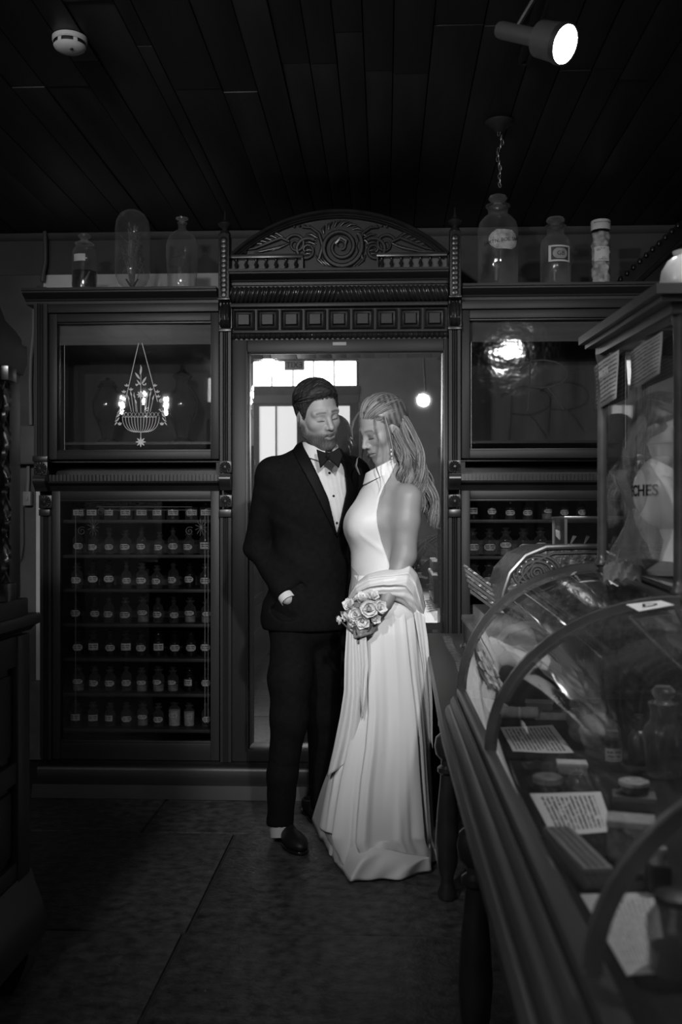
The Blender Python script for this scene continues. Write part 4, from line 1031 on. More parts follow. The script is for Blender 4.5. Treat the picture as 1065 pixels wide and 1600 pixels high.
# right side: large labelled jar, medium jar, cotton cylinder
YJ2 = 4.88
def curved_text(body, size, r, z, root, m, name='lettering', a_mid=-PI/2, tilt=0.0, bold=0.0):
    me = text_mesh(body, size, 0.0002, bold=bold)
    for v in me.vertices:
        x, y = v.co.x, v.co.y+v.co.x*tilt
        a = a_mid+x/r; rad = r+0.0006+v.co.z
        v.co = (rad*math.cos(a), rad*math.sin(a), z+y)
    me.materials.append(m); return obj(name, me, None, root)
t = jar_root('apothecary_jar', 'large stoppered apothecary jar with a torn lettered label, largest of the cabinet-top jars', 777.5, 'jar', YJ2)
MB().lathe([(0.0005, 0), (0.092, 0), (0.097, 0.008), (0.098, 0.30), (0.090, 0.335), (0.068, 0.362), (0.050, 0.374), (0.047, 0.384), (0.050, 0.405), (0.060, 0.414), (0.060, 0.420), (0.046, 0.421)], 36).build('glass_body', M_JAR, t)
MB().lathe([(0.0005, 0.40), (0.044, 0.415), (0.024, 0.424), (0.018, 0.432), (0.038, 0.442), (0.046, 0.452), (0.040, 0.466), (0.020, 0.474), (0.0005, 0.476)], 28).build('stopper', MATS['stopper_glass'], t)
lm = label_patch(0.0988, 0.185, 0.278, 0.80, a_mid=-PI/2+0.22, round_=True); lm.materials.append(mat('worn_label', 0.42, 0.8, var=0.5, scale=30)); obj('paper_label', lm, None, t)
curved_text('SARTN. BOE. SANT.', 0.024, 0.099, 0.228, t, M_INK, a_mid=-PI/2+0.22, tilt=0.16)
MB().lathe([(0.0005, 0.004), (0.09, 0.004), (0.093, 0.02), (0.06, 0.03), (0.0005, 0.032)], 30).build('contents', mat('sediment', 0.14, 0.9, var=0.3, scale=50), t)
t = jar_root('apothecary_jar', 'medium stoppered glass jar with a framed square label, beside the largest jar', 867.5, 'jar', YJ2)
MB().lathe([(0.0005, 0), (0.069, 0), (0.073, 0.006), (0.0735, 0.215), (0.068, 0.245), (0.050, 0.266), (0.042, 0.272), (0.042, 0.300), (0.054, 0.310), (0.054, 0.315), (0.040, 0.315)], 32).build('glass_body', M_JAR, t)
MB().lathe([(0.0005, 0.30), (0.040, 0.312), (0.024, 0.320), (0.020, 0.326), (0.040, 0.334), (0.045, 0.344), (0.038, 0.356), (0.0005, 0.364)], 26).build('stopper', MATS['stopper_glass'], t)
lm = label_patch(0.0742, 0.128, 0.206, 0.78, a_mid=-PI/2+0.15); lm.materials.append(M_PAPER); obj('paper_label', lm, None, t)
lm = label_patch(0.0746, 0.136, 0.198, 0.60, a_mid=-PI/2+0.15); lm.materials.append(mat('label_band', 0.05, 0.7)); o = obj('label_border', lm, None, t)
lm = label_patch(0.0750, 0.142, 0.192, 0.50, a_mid=-PI/2+0.15, round_=True); lm.materials.append(mat('label_field', 0.30, 0.8, var=0.2, scale=40)); obj('label_field', lm, None, t)
curved_text('GB', 0.030, 0.0752, 0.166, t, M_INK, a_mid=-PI/2+0.18)
t = jar_root('cotton_cylinder', 'tall narrow glass cylinder packed with cotton wool, rightmost on the cabinet', 938, 'jar', YJ2)
MB().lathe([(0.0005, 0), (0.045, 0), (0.0455, 0.005), (0.0455, 0.335)], 28).build('glass_tube', M_GLASS, t)
MB().lathe([(0.0465, 0.29), (0.047, 0.292), (0.0475, 0.334), (0.045, 0.338), (0.0005, 0.339)], 28).build('lid', M_PAPER, t)
curved_text('DRESSING COTTON', 0.010, 0.0476, 0.322, t, M_INK)
rows_ = []
for j in range(34):
    z_ = 0.004+0.275*j/33; row = []
    for i in range(29):
        a = 2*PI*i/28; rr_ = 0.0405+0.004*math.sin(a*5+z_*60)+0.003*math.sin(a*3-z_*95+1)-0.003*math.sin(z_*160)
        rr_ *= 0.82 if 0.02 < z_ < 0.12 and math.cos(a+1.5) > 0.9 else 1
        row.append((rr_*math.cos(a), rr_*math.sin(a), z_))
    rows_.append(row)
MB().grid(rows_).build('cotton', mat('cotton_wool', 0.42, 0.95, 0.1, var=0.35, scale=45, bump=0.6, bscale=120), t)
lm = label_patch(0.0462, 0.135, 0.205, 0.85, a_mid=-PI/2-0.05); lm.materials.append(M_PAPER); obj('paper_label', lm, None, t)
curved_text('No. 48', 0.008, 0.0466, 0.195, t, M_INK); curved_text('made by hand', 0.007, 0.0466, 0.143, t, M_INK)

# dark broken bracket standing on the left cabinet corner, and the pipe above it
t = thing('corner_bracket', 'small dark jagged bracket on the left end of the cabinet top', 'bracket', (XP(68, 4.95), 4.95, ZT))
MB().prism([(0.0, 0.0), (0.018, 0.0), (0.02, 0.06), (-0.006, 0.06), (-0.012, 0.066), (-0.016, 0.058), (-0.024, 0.068), (-0.03, 0.06), (-0.016, 0.03)], -0.02, 0.02, 'y').build('bracket_body', M_BLACKW, t)
t = thing('wall_pipe', 'thin grey pipe running down the wall above the left cabinet', 'pipe', tuple(P(70, 440, 5.38)))
pts = [Vector(P(px, py, 5.40))-t.location for px, py in ((70, 362), (71, 385), (71, 410), (68, 425), (66, 440))]
MB().tube(pts, 0.012, 10).build('pipe_run', mat('painted_pipe', 0.10, 0.5), t)

# ================================================================== LEFT EDGE
# wall services
t = thing('fuse_box', 'flat grey metal fuse box on the wall left of the cabinet', 'fuse box', tuple(P(38, 725, 5.36)))
a = P(20.5, 725, 5.36); c = P(57, 665, 5.36)
wpart(MB().box(a.x, c.x, 5.36, YB, a.z, c.z, bev=0.004), 'box_body', mat('fuse_grey', 0.13, 0.5, 0.3, var=0.1, scale=9), t)
q = P(25, 697, 5.355); wpart(MB().lathe([(0.007, 0), (0.007, -0.006), (0.0005, -0.008)], 12, (q.x, 5.36, q.z), axis='y'), 'latch', M_STEEL, t)
wpart(MB().box(a.x+0.004, c.x-0.004, 5.354, 5.361, a.z+0.006, c.z-0.006, bev=0.002), 'box_door', MATS['fuse_grey'], t)
for i, (xs, w_) in enumerate(((48, 0.012), (56, 0.010))):
    tt = thing('conduit_pipe', ['grey conduit rising from the fuse box, left of the pair', 'grey conduit rising beside the cabinet, right of the pair'][i], 'pipe', tuple(P(xs, 665, 5.41)))
    pts = [Vector(P(px, py, 5.42))-tt.location for px, py in ((xs, 664), (xs-1, 600), (xs, 560), (xs+4, 520), (xs+5, 480))]
    MB().tube(pts, w_, 10).build('pipe_run', mat('conduit_paint', 0.2, 0.5), tt)
t = thing('light_switch', 'small pale switch box on the wall below the fuse box', 'switch', tuple(P(41.5, 790, 5.40)))
a = P(35.5, 790, 5.40); c = P(47.5, 768, 5.40)
wpart(MB().box(a.x, c.x, 5.40, YB, a.z, c.z, bev=0.003), 'switch_box', mat('switch_plastic', 0.28, 0.5), t)
q = P(41.5, 779, 5.4); wpart(MB().box(q.x-0.008, q.x+0.008, 5.392, 5.401, q.z-0.012, q.z+0.012, bev=0.002), 'rocker', MATS['switch_plastic'], t)
pts = [P(44, 727, 5.42), P(44, 748, 5.42), P(43, 768, 5.42)]
wpart(MB().tube(pts, 0.010, 8), 'conduit', MATS['conduit_paint'], t)
t = thing('wall_cable', 'thin dark cable drooping along the wall at the far left', 'cable', tuple(P(36, 820, 5.40)))
pts = [P(36, 792, 5.43), P(36.5, 850, 5.43), P(33, 870, 5.41), P(22, 884, 5.40), P(8, 888, 5.40), P(-20, 878, 5.41)]
wpart(MB().tube(pts, 0.004, 6), 'cable_run', mat('cable_grey', 0.08, 0.5), t)

# left counter (side facing the aisle) with panels, moulded top, carved foot
CXR, CY1, CZT = -1.01, 2.85, 1.045
lc = thing('shop_counter', 'near-black panelled wooden counter at the left edge', 'counter', (-1.3, 1.6, 0))
Wl = lambda b, n, m=M_BLACKW: wpart(b, n, m, lc)
Wl(MB().box(-1.62, CXR-0.03, 0.4, CY1-0.03, 0.14, CZT-0.05), 'carcass')
Wl(MB().prism([(-1.64, CZT-0.05), (CXR-0.02, CZT-0.05), (CXR-0.005, CZT-0.035), (CXR+0.008, CZT-0.03), (CXR+0.012, CZT-0.012), (CXR+0.006, CZT), (-1.64, CZT)], 0.38, CY1+0.01, 'y'), 'worktop', M_WOODH)
for y0, y1 in ((2.73, CY1-0.028), (2.0, 2.07), (1.2, 1.27)):
    Wl(MB().box(CXR-0.03, CXR-0.008, y0, y1, 0.30, CZT-0.055, bev=0.004), 'stile', M_WOOD)
for z0, z1 in ((0.30, 0.36), (0.58, 0.64), (CZT-0.14, CZT-0.055)):
    Wl(MB().box(CXR-0.03, CXR-0.012, 1.27, 2.73, z0, z1, bev=0.004), 'rail', M_WOOD)
for y0, y1 in ((2.09, 2.71), (1.29, 1.98)):
    for z0, z1 in ((0.38, 0.56), (0.66, CZT-0.16)):
        Wl(MB().box(CXR-0.032, CXR-0.02, y0, y1, z0, z1, bev=0.006), 'raised_panel', M_WOOD)
Wl(MB().prism([(-1.62, 0.12), (CXR+0.03, 0.12), (CXR+0.035, 0.16), (CXR+0.02, 0.22), (CXR-0.0, 0.27), (CXR-0.01, 0.31), (-1.62, 0.31)], 0.38, CY1-0.01, 'y'), 'base_moulding')
Wl(MB().prism([(CXR-0.12, 0.0), (CXR-0.02, 0.0), (CXR-0.0, 0.03), (CXR+0.025, 0.10), (CXR+0.03, 0.16), (CXR-0.04, 0.18), (CXR-0.12, 0.14)], CY1-0.14, CY1-0.02, 'y'), 'carved_foot', M_CARVE)
Wl(MB().prism([(CXR-0.12, 0.0), (CXR-0.02, 0.0), (CXR-0.0, 0.03), (CXR+0.025, 0.10), (CXR+0.03, 0.16), (CXR-0.04, 0.18), (CXR-0.12, 0.14)], 0.5, 0.62, 'y'), 'carved_foot', M_CARVE)
Wl(MB().box(-1.60, CXR-0.06, 0.45, CY1-0.06, 0.03, 0.12), 'kick_board')
# tall barley-twist stand on the counter
zt = CZT+0.001
ts = thing('barley_twist_cabinet', 'tall black cabinet with a barley-twist column at the far left edge', 'cabinet', (-1.25, 2.4, zt))
Wt = lambda b, n, m=M_BLACKW: wpart(b, n, m, ts)
Wt(MB().box(-1.55, -1.04, 2.0, 2.735, zt+0.051, 1.72), 'carcass')
Wt(MB().box(-1.0395, -1.02, 2.67, 2.752, zt+0.051, 1.72, bev=0.003), 'corner_stile')
Wt(MB().box(-1.57, -1.0, 1.98, 2.76, zt, zt+0.05, bev=0.006), 'base_board', M_BLACKW)
Wt(MB().prism([(-1.57, 1.72), (-1.015, 1.72), (-1.005, 1.75), (-1.005, 1.80), (-1.57, 1.80)], 1.98, 2.76, 'y'), 'cornice')
sh = [(2.76, 1.80), (2.76, 1.82), (2.72, 1.835), (2.64, 1.85), (2.58, 1.90), (2.54, 1.97), (2.46, 2.02), (2.38, 2.04), (2.30, 2.02), (2.22, 1.97), (2.18, 1.90), (2.1, 1.84), (2.0, 1.82), (2.0, 1.80)]
Wt(MB().prism(sh, -1.06, -1.02, 'x'), 'scroll_crest')
for yy in (2.60, 2.08):
    b = MB(); rings = []; nseg = 60
    z0_, z1_ = zt+0.10, 1.68
    for i in range(nseg+1):
        z_ = z0_+(z1_-z0_)*i/nseg; tw = z_*62
        rings.append([(-1.012+(0.014+0.009*math.cos(2*(a-tw*0.5)))*math.cos(a), yy+(0.014+0.009*math.cos(2*(a-tw*0.5)))*math.sin(a), z_) for a in [2*PI*k/14 for k in range(14)]])
    Wt(b.ring_loft(rings), 'twist_column', M_CARVE)
    Wt(MB().box(-1.0395, -0.985, yy-0.03, yy+0.03, zt+0.051, z0_, bev=0.004), 'column_base', M_CARVE)
    Wt(MB().box(-1.0395, -0.985, yy-0.03, yy+0.03, z1_, 1.719, bev=0.004), 'column_cap', M_CARVE)
Wt(MB().box(-1.0395, -1.03, 2.14, 2.54, zt+0.08, 1.69, bev=0.003), 'door_panel', M_WOOD)
# ================================================================== LONG TABLE
TZ = 0.80; TX0, TX1 = 0.138, 1.16
tb = thing('long_table', 'long dark table with turned legs running from the camera to the cabinets', 'table', (0.65, 2.4, 0))
Wb = lambda b, n, m=M_WOOD: wpart(b, n, m, tb)
def _tt(i, z):
    return [(TX0+i, 0.35, z), (TX0+i, 2.4, z), (TX0+0.044+i, 4.60, z), (TX1, 4.60, z), (TX1, 0.35, z)]
Wb(MB().ring_loft([_tt(0.006, TZ-0.035), _tt(0, TZ-0.025), _tt(0, TZ-0.008), _tt(0.008, TZ)]), 'table_top', mat('table_top_wood', 0.045, 0.38, 0.5, var=0.3, scale=6, stretch=(1, 0.12, 1), bump=0.1))
Wb(MB().box(TX0+0.05, TX0+0.075, 0.45, 4.55, TZ-0.15, TZ-0.036, bev=0.003), 'apron', M_BLACKW)
Wb(MB().box(TX1-0.055, TX1-0.03, 0.45, 4.55, TZ-0.15, TZ-0.036, bev=0.003), 'apron', M_BLACKW)
legp = [(0.030, 0), (0.034, 0.02), (0.024, 0.05), (0.022, 0.07), (0.036, 0.12), (0.042, 0.20), (0.036, 0.30), (0.026, 0.40), (0.024, 0.43), (0.034, 0.44), (0.034, 0.455), (0.022, 0.465), (0.022, 0.48), (0.040, 0.50), (0.045, 0.53), (0.040, 0.56), (0.024, 0.575), (0.024, 0.59), (0.032, 0.60), (0.032, 0.615), (0.022, 0.63), (0.026, TZ-0.15)]
for yy in (1.25, 2.40, 3.48, 4.42):
    for xx in (TX0+0.080, TX1-0.062):
        Wb(MB().lathe(legp, 18, (xx, yy, 0)), 'leg', M_CARVE)
        Wb(MB().box(xx-0.03, xx+0.03, yy-0.03, yy+0.03, TZ-0.151, TZ-0.036), 'leg_block', M_BLACKW)

def G(px, py, z):
    d = (H-z)*F/(py-HY); t = (px-CX)/F
    return Vector((d*(_ca*t-_sa), d*(_sa*t+_ca), z))
# ================================================================== CURVED DISPLAY CASE
Y1, Y0c = 2.60, 0.42
RX0, RTX = 0.196, 0.555
def ztop(y): return 1.185+0.05*(y-2.59)
RZ = 0.875
dc = thing('display_case', 'long curved-front glass display case with wooden ribs on the table', 'display case', (0.6, 1.6, TZ))
Wd = lambda b, n, m=M_WOOD: wpart(b, n, m, dc)
M_CASEW = mat('case_wood', 0.068, 0.36, 0.5, var=0.3, scale=7, stretch=(1, 0.1, 1), bump=0.1)
M_RIB = mat('rib_wood', 0.095, 0.25, 0.5, var=0.3, scale=14)
zt0 = TZ+0.0006
Wd(MB().prism([(0.158, zt0), (0.158, zt0+0.016), (0.163, zt0+0.026), (0.172, zt0+0.030), (0.18, zt0+0.03), (0.18, zt0)], Y0c, Y1+0.015, 'y'), 'base_moulding', M_CASEW)
Wd(MB().prism([(0.172, zt0+0.031), (0.172, zt0+0.042), (0.180, zt0+0.052), (0.186, zt0+0.053), (0.188, zt0+0.031)], Y0c, Y1+0.012, 'y'), 'ovolo_moulding', M_CASEW)
Wd(MB().prism([(0.1885, zt0), (0.1885, RZ-0.004), (0.194, RZ), (0.212, RZ), (0.216, RZ-0.006), (0.216, zt0)], Y0c, Y1+0.008, 'y'), 'front_rail', M_CASEW)
M_DECK = mat('dark_baize', 0.022, 0.95, 0.1, var=0.2, scale=30)
DZ = zt0+0.050
Wd(MB().box(0.2165, 1.10, Y0c, Y1-0.01, zt0, DZ), 'deck', M_DECK)
Wd(MB().box(1.08, 1.10, Y0c, Y1, DZ+0.0005, 1.12), 'back_panel', M_BLACKW)
def rib_pts(y, n=22, dr=0.0):
    rx, rz = RTX-0.205, ztop(y)-RZ
    return [(0.205+rx*(1-math.cos(a))-dr*math.cos(a), y, RZ+rz*math.sin(a)+dr*math.sin(a)) for a in [PI/2*i/(n-1) for i in range(n)]]
ribys = (2.59, 1.89, 0.955)
for y in ribys:
    rg = []
    for (x_, _, z_), (x2, _, z2) in zip(rib_pts(y), rib_pts(y, dr=0.016)):
        rg.append([(x_, y-0.009, z_), (x_, y+0.009, z_), (x2, y+0.007, z2), ((x2*0.8+x_*0.2)-0.001, y, z2+0.002), (x2, y-0.007, z2)])
    Wd(MB().ring_loft(rg), 'rib', M_RIB)
rg = []
for (x_, _, z_), (x2, _, z2) in zip(rib_pts(2.572, dr=-0.018), rib_pts(2.572, dr=-0.006)):
    rg.append([(x_, 2.568, z_), (x_, 2.577, z_), (x2, 2.577, z2), (x2, 2.568, z2)])
Wd(MB().ring_loft(rg), 'inner_rib', M_BLACKW)
for ya, yb in ((2.58, 1.90), (1.88, 0.965), (0.945, Y0c)):
    rows_ = []
    for k in range(23):
        ra, rb_ = rib_pts(ya, 23, 0.004)[k], rib_pts(yb, 23, 0.004)[k]; rows_.append([ra, tuple((p+q)/2 for p, q in zip(ra, rb_)), rb_])
    Wd(MB().grid(rows_), 'curved_pane', M_CASEGL)
ep = [(p[0], p[2]) for p in rib_pts(2.59, 22, -0.001)]
Wd(MB().prism([(1.08, RZ), (0.21, RZ)]+ep+[(1.08, ztop(2.59))], 2.586, 2.589, 'y'), 'end_pane', M_CASEGL)
# top rails
def slopebox(x0, x1, ya, yb, h0, h1): 
    b = MB(); vs = []
    for y in (ya, yb):
        z = ztop(y); vs += [(x0, y, z+h0), (x1, y, z+h0), (x1, y, z+h1), (x0, y, z+h1)]
    return b.add(vs, [(0, 3, 2, 1), (4, 5, 6, 7), (0, 1, 5, 4), (1, 2, 6, 5), (2, 3, 7, 6), (3, 0, 4, 7)])
Wd(slopebox(RTX-0.004, RTX+0.03, 2.60, Y0c, -0.010, 0.012), 'top_rail', M_CASEW)
Wd(slopebox(1.075, 1.105, 2.60, Y0c, -0.012, 0.012), 'top_rail', M_CASEW)
for y in (2.59, 1.90, 0.955): Wd(slopebox(RTX+0.03, 1.075, y+0.012, y-0.012, -0.010, 0.011), 'cross_rail', M_CASEW)
Wd(slopebox(RTX+0.03, 1.075, 1.888, 0.967, 0.0, 0.003), 'top_pane', M_CASEGL)
Wd(slopebox(RTX+0.03, 1.075, 0.943, Y0c, 0.0, 0.003), 'top_pane', M_CASEGL)

# --- upper vitrine
vt = thing('glass_vitrine', 'square glass vitrine with round wooden posts and moulded cornice on the case', 'vitrine', (0.8, 2.25, ztop(2.25)+0.013))
Wv = lambda b, n, m=M_CASEW: wpart(b, n, m, vt)
posts = [(0.558, 2.575), (0.570, 1.945), (1.06, 2.575), (1.06, 1.945)]
def vz(y): return 1.735+0.05*(y-2.575)
for x_, y in posts:
    zb = ztop(y)+0.013
    Wv(MB().lathe([(0.019, zb), (0.019, zb+0.010), (0.0145, zb+0.016), (0.0135, zb+0.03), (0.0135, vz(y)-0.02), (0.016, vz(y)-0.012), (0.018, vz(y))], 18, (x_, y, 0)), 'post', M_RIB)
def vbox(x0, x1, ya, yb, fz, h0, h1):
    vs = []
    for y in (ya, yb): vs += [(x0, y, fz(y)+h0), (x1, y, fz(y)+h0), (x1, y, fz(y)+h1), (x0, y, fz(y)+h1)]
    return MB().add(vs, [(0, 3, 2, 1), (4, 5, 6, 7), (0, 1, 5, 4), (1, 2, 6, 5), (2, 3, 7, 6), (3, 0, 4, 7)])
Wv(vbox(0.545, 1.075, 2.60, 1.92, vz, 0.0, 0.020), 'architrave')
Wv(vbox(0.522, 1.10, 2.62, 1.90, vz, 0.0205, 0.032), 'cornice_step')
Wv(vbox(0.508, 1.115, 2.635, 1.885, vz, 0.0325, 0.052), 'cornice_step')
Wv(vbox(0.56, 1.06, 2.59, 1.94, lambda y: ztop(y)+0.0135, 0.0, 0.008), 'floor_board', M_BLACKW)
zb0 = lambda y: ztop(y)+0.022
def vpane(xa, ya, xb, yb):
    return MB().add([(xa, ya, zb0(ya)), (xb, yb, zb0(yb)), (xb, yb, vz(yb)), (xa, ya, vz(ya)), ], [(0, 1, 2, 3)])
Wv(vpane(0.556, 2.56, 0.566, 1.96), 'glass_pane', M_CASEGL); Wv(vpane(0.575, 1.935, 1.045, 1.962), 'glass_pane', M_CASEGL)
Wv(vpane(0.573, 2.562, 1.045, 2.589), 'glass_pane', M_CASEGL); Wv(vpane(1.06, 2.56, 1.06, 1.96), 'glass_pane', M_CASEGL)
# notices taped inside the glass
M_NOTE = script_paper('typed_notice', 0.5, 0.12, rows=11, margin=0.05, fill=0.42, breaks=30)
def notice(name, label, pxa, pxb, z0, z1):
    ya, yb = 0.562*F/(pxa-600), 0.562*F/(pxb-600)
    me = sheet(ya-yb, z1-z0, 4, 4, lambda u, v: (0, 0, 0.003*math.sin(u*5+v*3)))
    o = obj(name, me, M_NOTE); tag(o, label, 'notice')
    o.matrix_world = Matrix(((0, 0, 1, 0.5475), (-1, 0, 0, (ya+yb)/2), (0, 1, 0, (z0+z1)/2), (0, 0, 0, 1))); return o
n1 = notice('paper_notice', 'printed paper notice taped in the vitrine, left of the two, with a bold headline', 932, 969, 1.598, 1.712)
tm = text_mesh('ANAESTHETIC', 0.017, 0.0003); tm.materials.append(mat('headline_print', 0.75, 0.7)); o = obj('headline', tm, None, n1); o.location = (0, 0.022, 0.006); o.scale = (1, 1.6, 1)
o.location.z = -0.004
n2 = notice('paper_notice', 'printed paper notice taped in the vitrine, right of the two, against the near post', 988, 1037, 1.600, 1.684)
# leech jar: white globe with lettering
jy = 2.22; jc = P(1052, 768, jy)
jb = ztop(jy)+0.023
lj = thing('leech_jar', 'white glazed globe jar lettered LEECHES inside the vitrine', 'jar', (jc.x, jy, jb))
R_ = 0.088; zc2 = jc.z-jb
M_CER = mat('white_ceramic', 0.62, 0.25, 0.5, var=0.06, scale=9)
MB().lathe([(0.0005, 0), (0.055, 0), (0.058, 0.01), (0.03, 0.03), (0.022, zc2-R_-0.02), (0.03, zc2-R_)]+[(max(0.02, R_*math.sin(a)), zc2-R_*math.cos(a)*1.0) for a in [0.35+i*0.16 for i in range(15)]]+[(0.05, zc2+R_*0.95), (0.055, zc2+R_+0.015)], 32).build('jar_body', M_CER, lj)
MB().lathe([(0.057, zc2+R_+0.0155), (0.05, zc2+R_+0.03), (0.02, zc2+R_+0.045), (0.012, zc2+R_+0.055), (0.016, zc2+R_+0.065), (0.0005, zc2+R_+0.072)], 28).build('lid', M_CER, lj)
curved_text('LEECHES', 0.034, R_, zc2, lj, M_INK, a_mid=-PI/2-1.38, bold=0.0008)
# crumpled white gauze standing beside the jar
gz = thing('gauze_wrap', 'twist of translucent white gauze standing in the vitrine', 'cloth', tuple(P(985, 890, 2.30)))
rows_ = []
for px, py, hw in ((964, 738, 13), (968, 752, 12), (976, 770, 10), (984, 786, 10), (989, 802, 11), (987, 818, 13), (982, 836, 15), (976, 854, 19), (975, 872, 24), (978, 884, 30)):
    c = P(px+3, py, 2.30); k = hw/675
    rows_.append([(c.x+k*math.cos(a)*(1+0.22*math.sin(5*a+py*0.05)), c.y+0.7*k*math.sin(a)*(1+0.22*math.sin(4*a)), c.z+0.006*math.sin(3*a)) for a in [2*PI*i/26 for i in range(26)]])
wpart(MB().ring_loft(rows_, cap=False), 'gauze_column', glass('gauze', 0.75, 0.1, 0.5, ior=1.05, veil=0.62, veilv=0.75), gz)
rows_ = []
for i in range(14):
    row = []
    for j in range(10):
        px = 942+i*4.6; q = P(px, 898, 2.40-0.04*j)
        hgt = 0.030*abs(math.sin(PI*i/13))**0.5*math.sin(PI*(j+1)/11)+0.004*math.sin(i*1.9+j*1.3)
        row.append((q.x, q.y, ztop(q.y)+0.024+max(0.0, hgt)))
    rows_.append(row)
wpart(MB().grid(rows_), 'gauze_base', mat('white_cloth', 0.5, 0.9, 0.1, var=0.15, scale=20), gz)
# white dome on top of the vitrine
q = P(1068, 455, 2.15)
t = thing('ceramic_urn', 'white ceramic urn cut by the right edge on top of the vitrine', 'urn', (q.x, 2.15, vz(2.15)+0.0535))
MB().lathe([(0.0005, 0), (0.03, 0), (0.034, 0.008), (0.036, 0.016), (0.046, 0.03), (0.05, 0.05), (0.046, 0.075), (0.034, 0.095), (0.02, 0.105), (0.024, 0.115), (0.0005, 0.12)], 28).build('urn_body', M_CER, t)
MB().lathe([(0.0365, 0.014), (0.039, 0.0155), (0.0385, 0.018), (0.0375, 0.019)], 28).build('rim_line', M_IRON, t)
# tag card with a letter on the case top
q0, q1, q2, q3 = P(977, 951, 1.86), P(1032, 945, 1.86), P(1053, 952, 1.80), P(998, 962, 1.80)
tg = thing('tag_card', 'white card tag marked D lying on the case top rail', 'card', tuple((q0+q1+q2+q3)/4))
zt_ = lambda v: ztop(v.y)+0.0045
b = MB(); cs = [tuple(q+Vector((0, 0, 0.007))) for q in (q0, q1, q2, q3)]
b.add(cs+[(q[0], q[1], q[2]+0.001) for q in cs], [(0, 1, 2, 3), (7, 6, 5, 4)]+[(i, (i+1) % 4, (i+1) % 4+4, i+4) for i in range(4)])
wpart(b, 'card', mat('card_white', 0.7, 0.7), tg)
tm = text_mesh('D', 0.042, 0.0002); tm.materials.append(M_INK); o = obj('lettering', tm, None, tg)
ux = (q1-q0).normalized(); uz = ux.cross(q1-q2).normalized(); uz = uz if uz.z > 0 else -uz; uy = uz.cross(ux)
o.matrix_local = Matrix(((ux.x, uy.x, uz.x, 0), (ux.y, uy.y, uz.y, 0), (ux.z, uy.z, uz.z, 0.0088), (0, 0, 0, 1)))@Matrix.Rotation(-0.2, 4, 'Z')

# ================================================================== THINGS INSIDE THE CASE
DZ1 = DZ+0.0008
def quad_sheet(name, label, cs, m, lift=0.003, seed=0, swap=True, cat='paper'):
    """a sheet lying on the deck; corners as pixels TL, TR, BR, BL"""
    p = [G(px, py, DZ1) for px, py in cs]; c = sum(p, Vector())/4
    n = 8; vs, fs, uvs = [], [], []
    for j in range(n+1):
        for i in range(n+1):
            u, v = i/n, j/n
            q = (p[0]*(1-u)+p[1]*u)*(1-v)+(p[3]*(1-u)+p[2]*u)*v-c
            q.z = lift*(0.5+0.5*math.sin(u*4+seed))*(0.5+0.5*math.cos(v*5+seed))
            vs.append(q); uvs.append((v, u) if swap else (u, 1-v))
    for j in range(n):
        for i in range(n):
            a = j*(n+1)+i; fs.append((a, a+n+1, a+n+2, a+1))
    me = bpy.data.meshes.new(name); me.from_pydata(vs, [], fs); me.update()
    ul = me.uv_layers.new(name='UVMap')
    for lp in me.loops: ul.data[lp.index].uv = uvs[lp.vertex_index]
    me.polygons.foreach_set('use_smooth', [True]*len(me.polygons))
    bm = bmesh.new(); bm.from_mesh(me); bmesh.ops.recalc_face_normals(bm, faces=bm.faces)
    bm.to_mesh(me); bm.free()
    o = obj(name, me, m, None, c); tag(o, label, cat); return o
M_S1 = script_paper('written_sheet', 0.66, 0.08, rows=15, margin=0.07, fill=0.42, breaks=24)
M_S2 = script_paper('written_sheet_bold', 0.70, 0.05, rows=15, margin=0.10, fill=0.45, breaks=22)
M_S3 = script_paper('faint_sheet', 0.6, 0.32, rows=14, margin=0.10, fill=0.42, breaks=26)
quad_sheet('handwritten_sheet', 'small wavy handwritten scrap at the far end of the display case', [(754, 1096), (787, 1098), (806, 1112), (772, 1127)], M_S3, 0.012, 1)
quad_sheet('handwritten_sheet', 'closely written sheet behind the paperweight, midway along the case', [(781, 1137), (863, 1133), (896, 1177), (801, 1176)], M_S1, 0.003, 2)
quad_sheet('handwritten_sheet', 'large handwritten sheet with dark lines between tin and sliding-lid box', [(827, 1240), (938, 1237), (958, 1300), (861, 1306)], M_S2, 0.003, 3)
quad_sheet('handwritten_sheet', 'pale faintly written sheet nearest the camera in the case', [(906, 1397), (1024, 1395), (1044, 1520), (979, 1524)], M_S3, 0.003, 4)
def root_at(name, label, cat, px, py, z=None):
    return thing(name, label, cat, G(px, py, DZ1 if z is None else z))
def scale_at(o): return F/math.hypot(o.location.x, o.location.y)   # px per metre
# glass paperweight
t = root_at('glass_paperweight', 'clear square glass paperweight beside the round tin', 'paperweight', 841, 1206)
MB().prism([(-.030, -.02), (-.024, -.026), (.024, -.026), (.030, -.02), (.030, .02), (.024, .026), (-.024, .026), (-.030, .02)], 0, 0.012, 'z').build('glass_block', glass('thick_glass', 0.7, 1.0, 0.05, ior=1.7), t)
MB().lathe([(0.022, 0.0125), (0.018, 0.017), (0.0005, 0.019)], 20).build('glass_dome', MATS['thick_glass'], t)
# round tin
t = root_at('round_tin', 'round dark tin with pale lid in front of the paperweight', 'tin', 855, 1233)
MB().lathe([(0.0005, 0), (0.024, 0), (0.0245, 0.003), (0.0245, 0.018)], 28).build('tin_body', M_IRON, t)
MB().lathe([(0.0252, 0.012), (0.0252, 0.021), (0.023, 0.023), (0.0005, 0.0235)], 28).build('lid', mat('tin_lid', 0.16, 0.5, 0.4, var=0.3, scale=60), t)
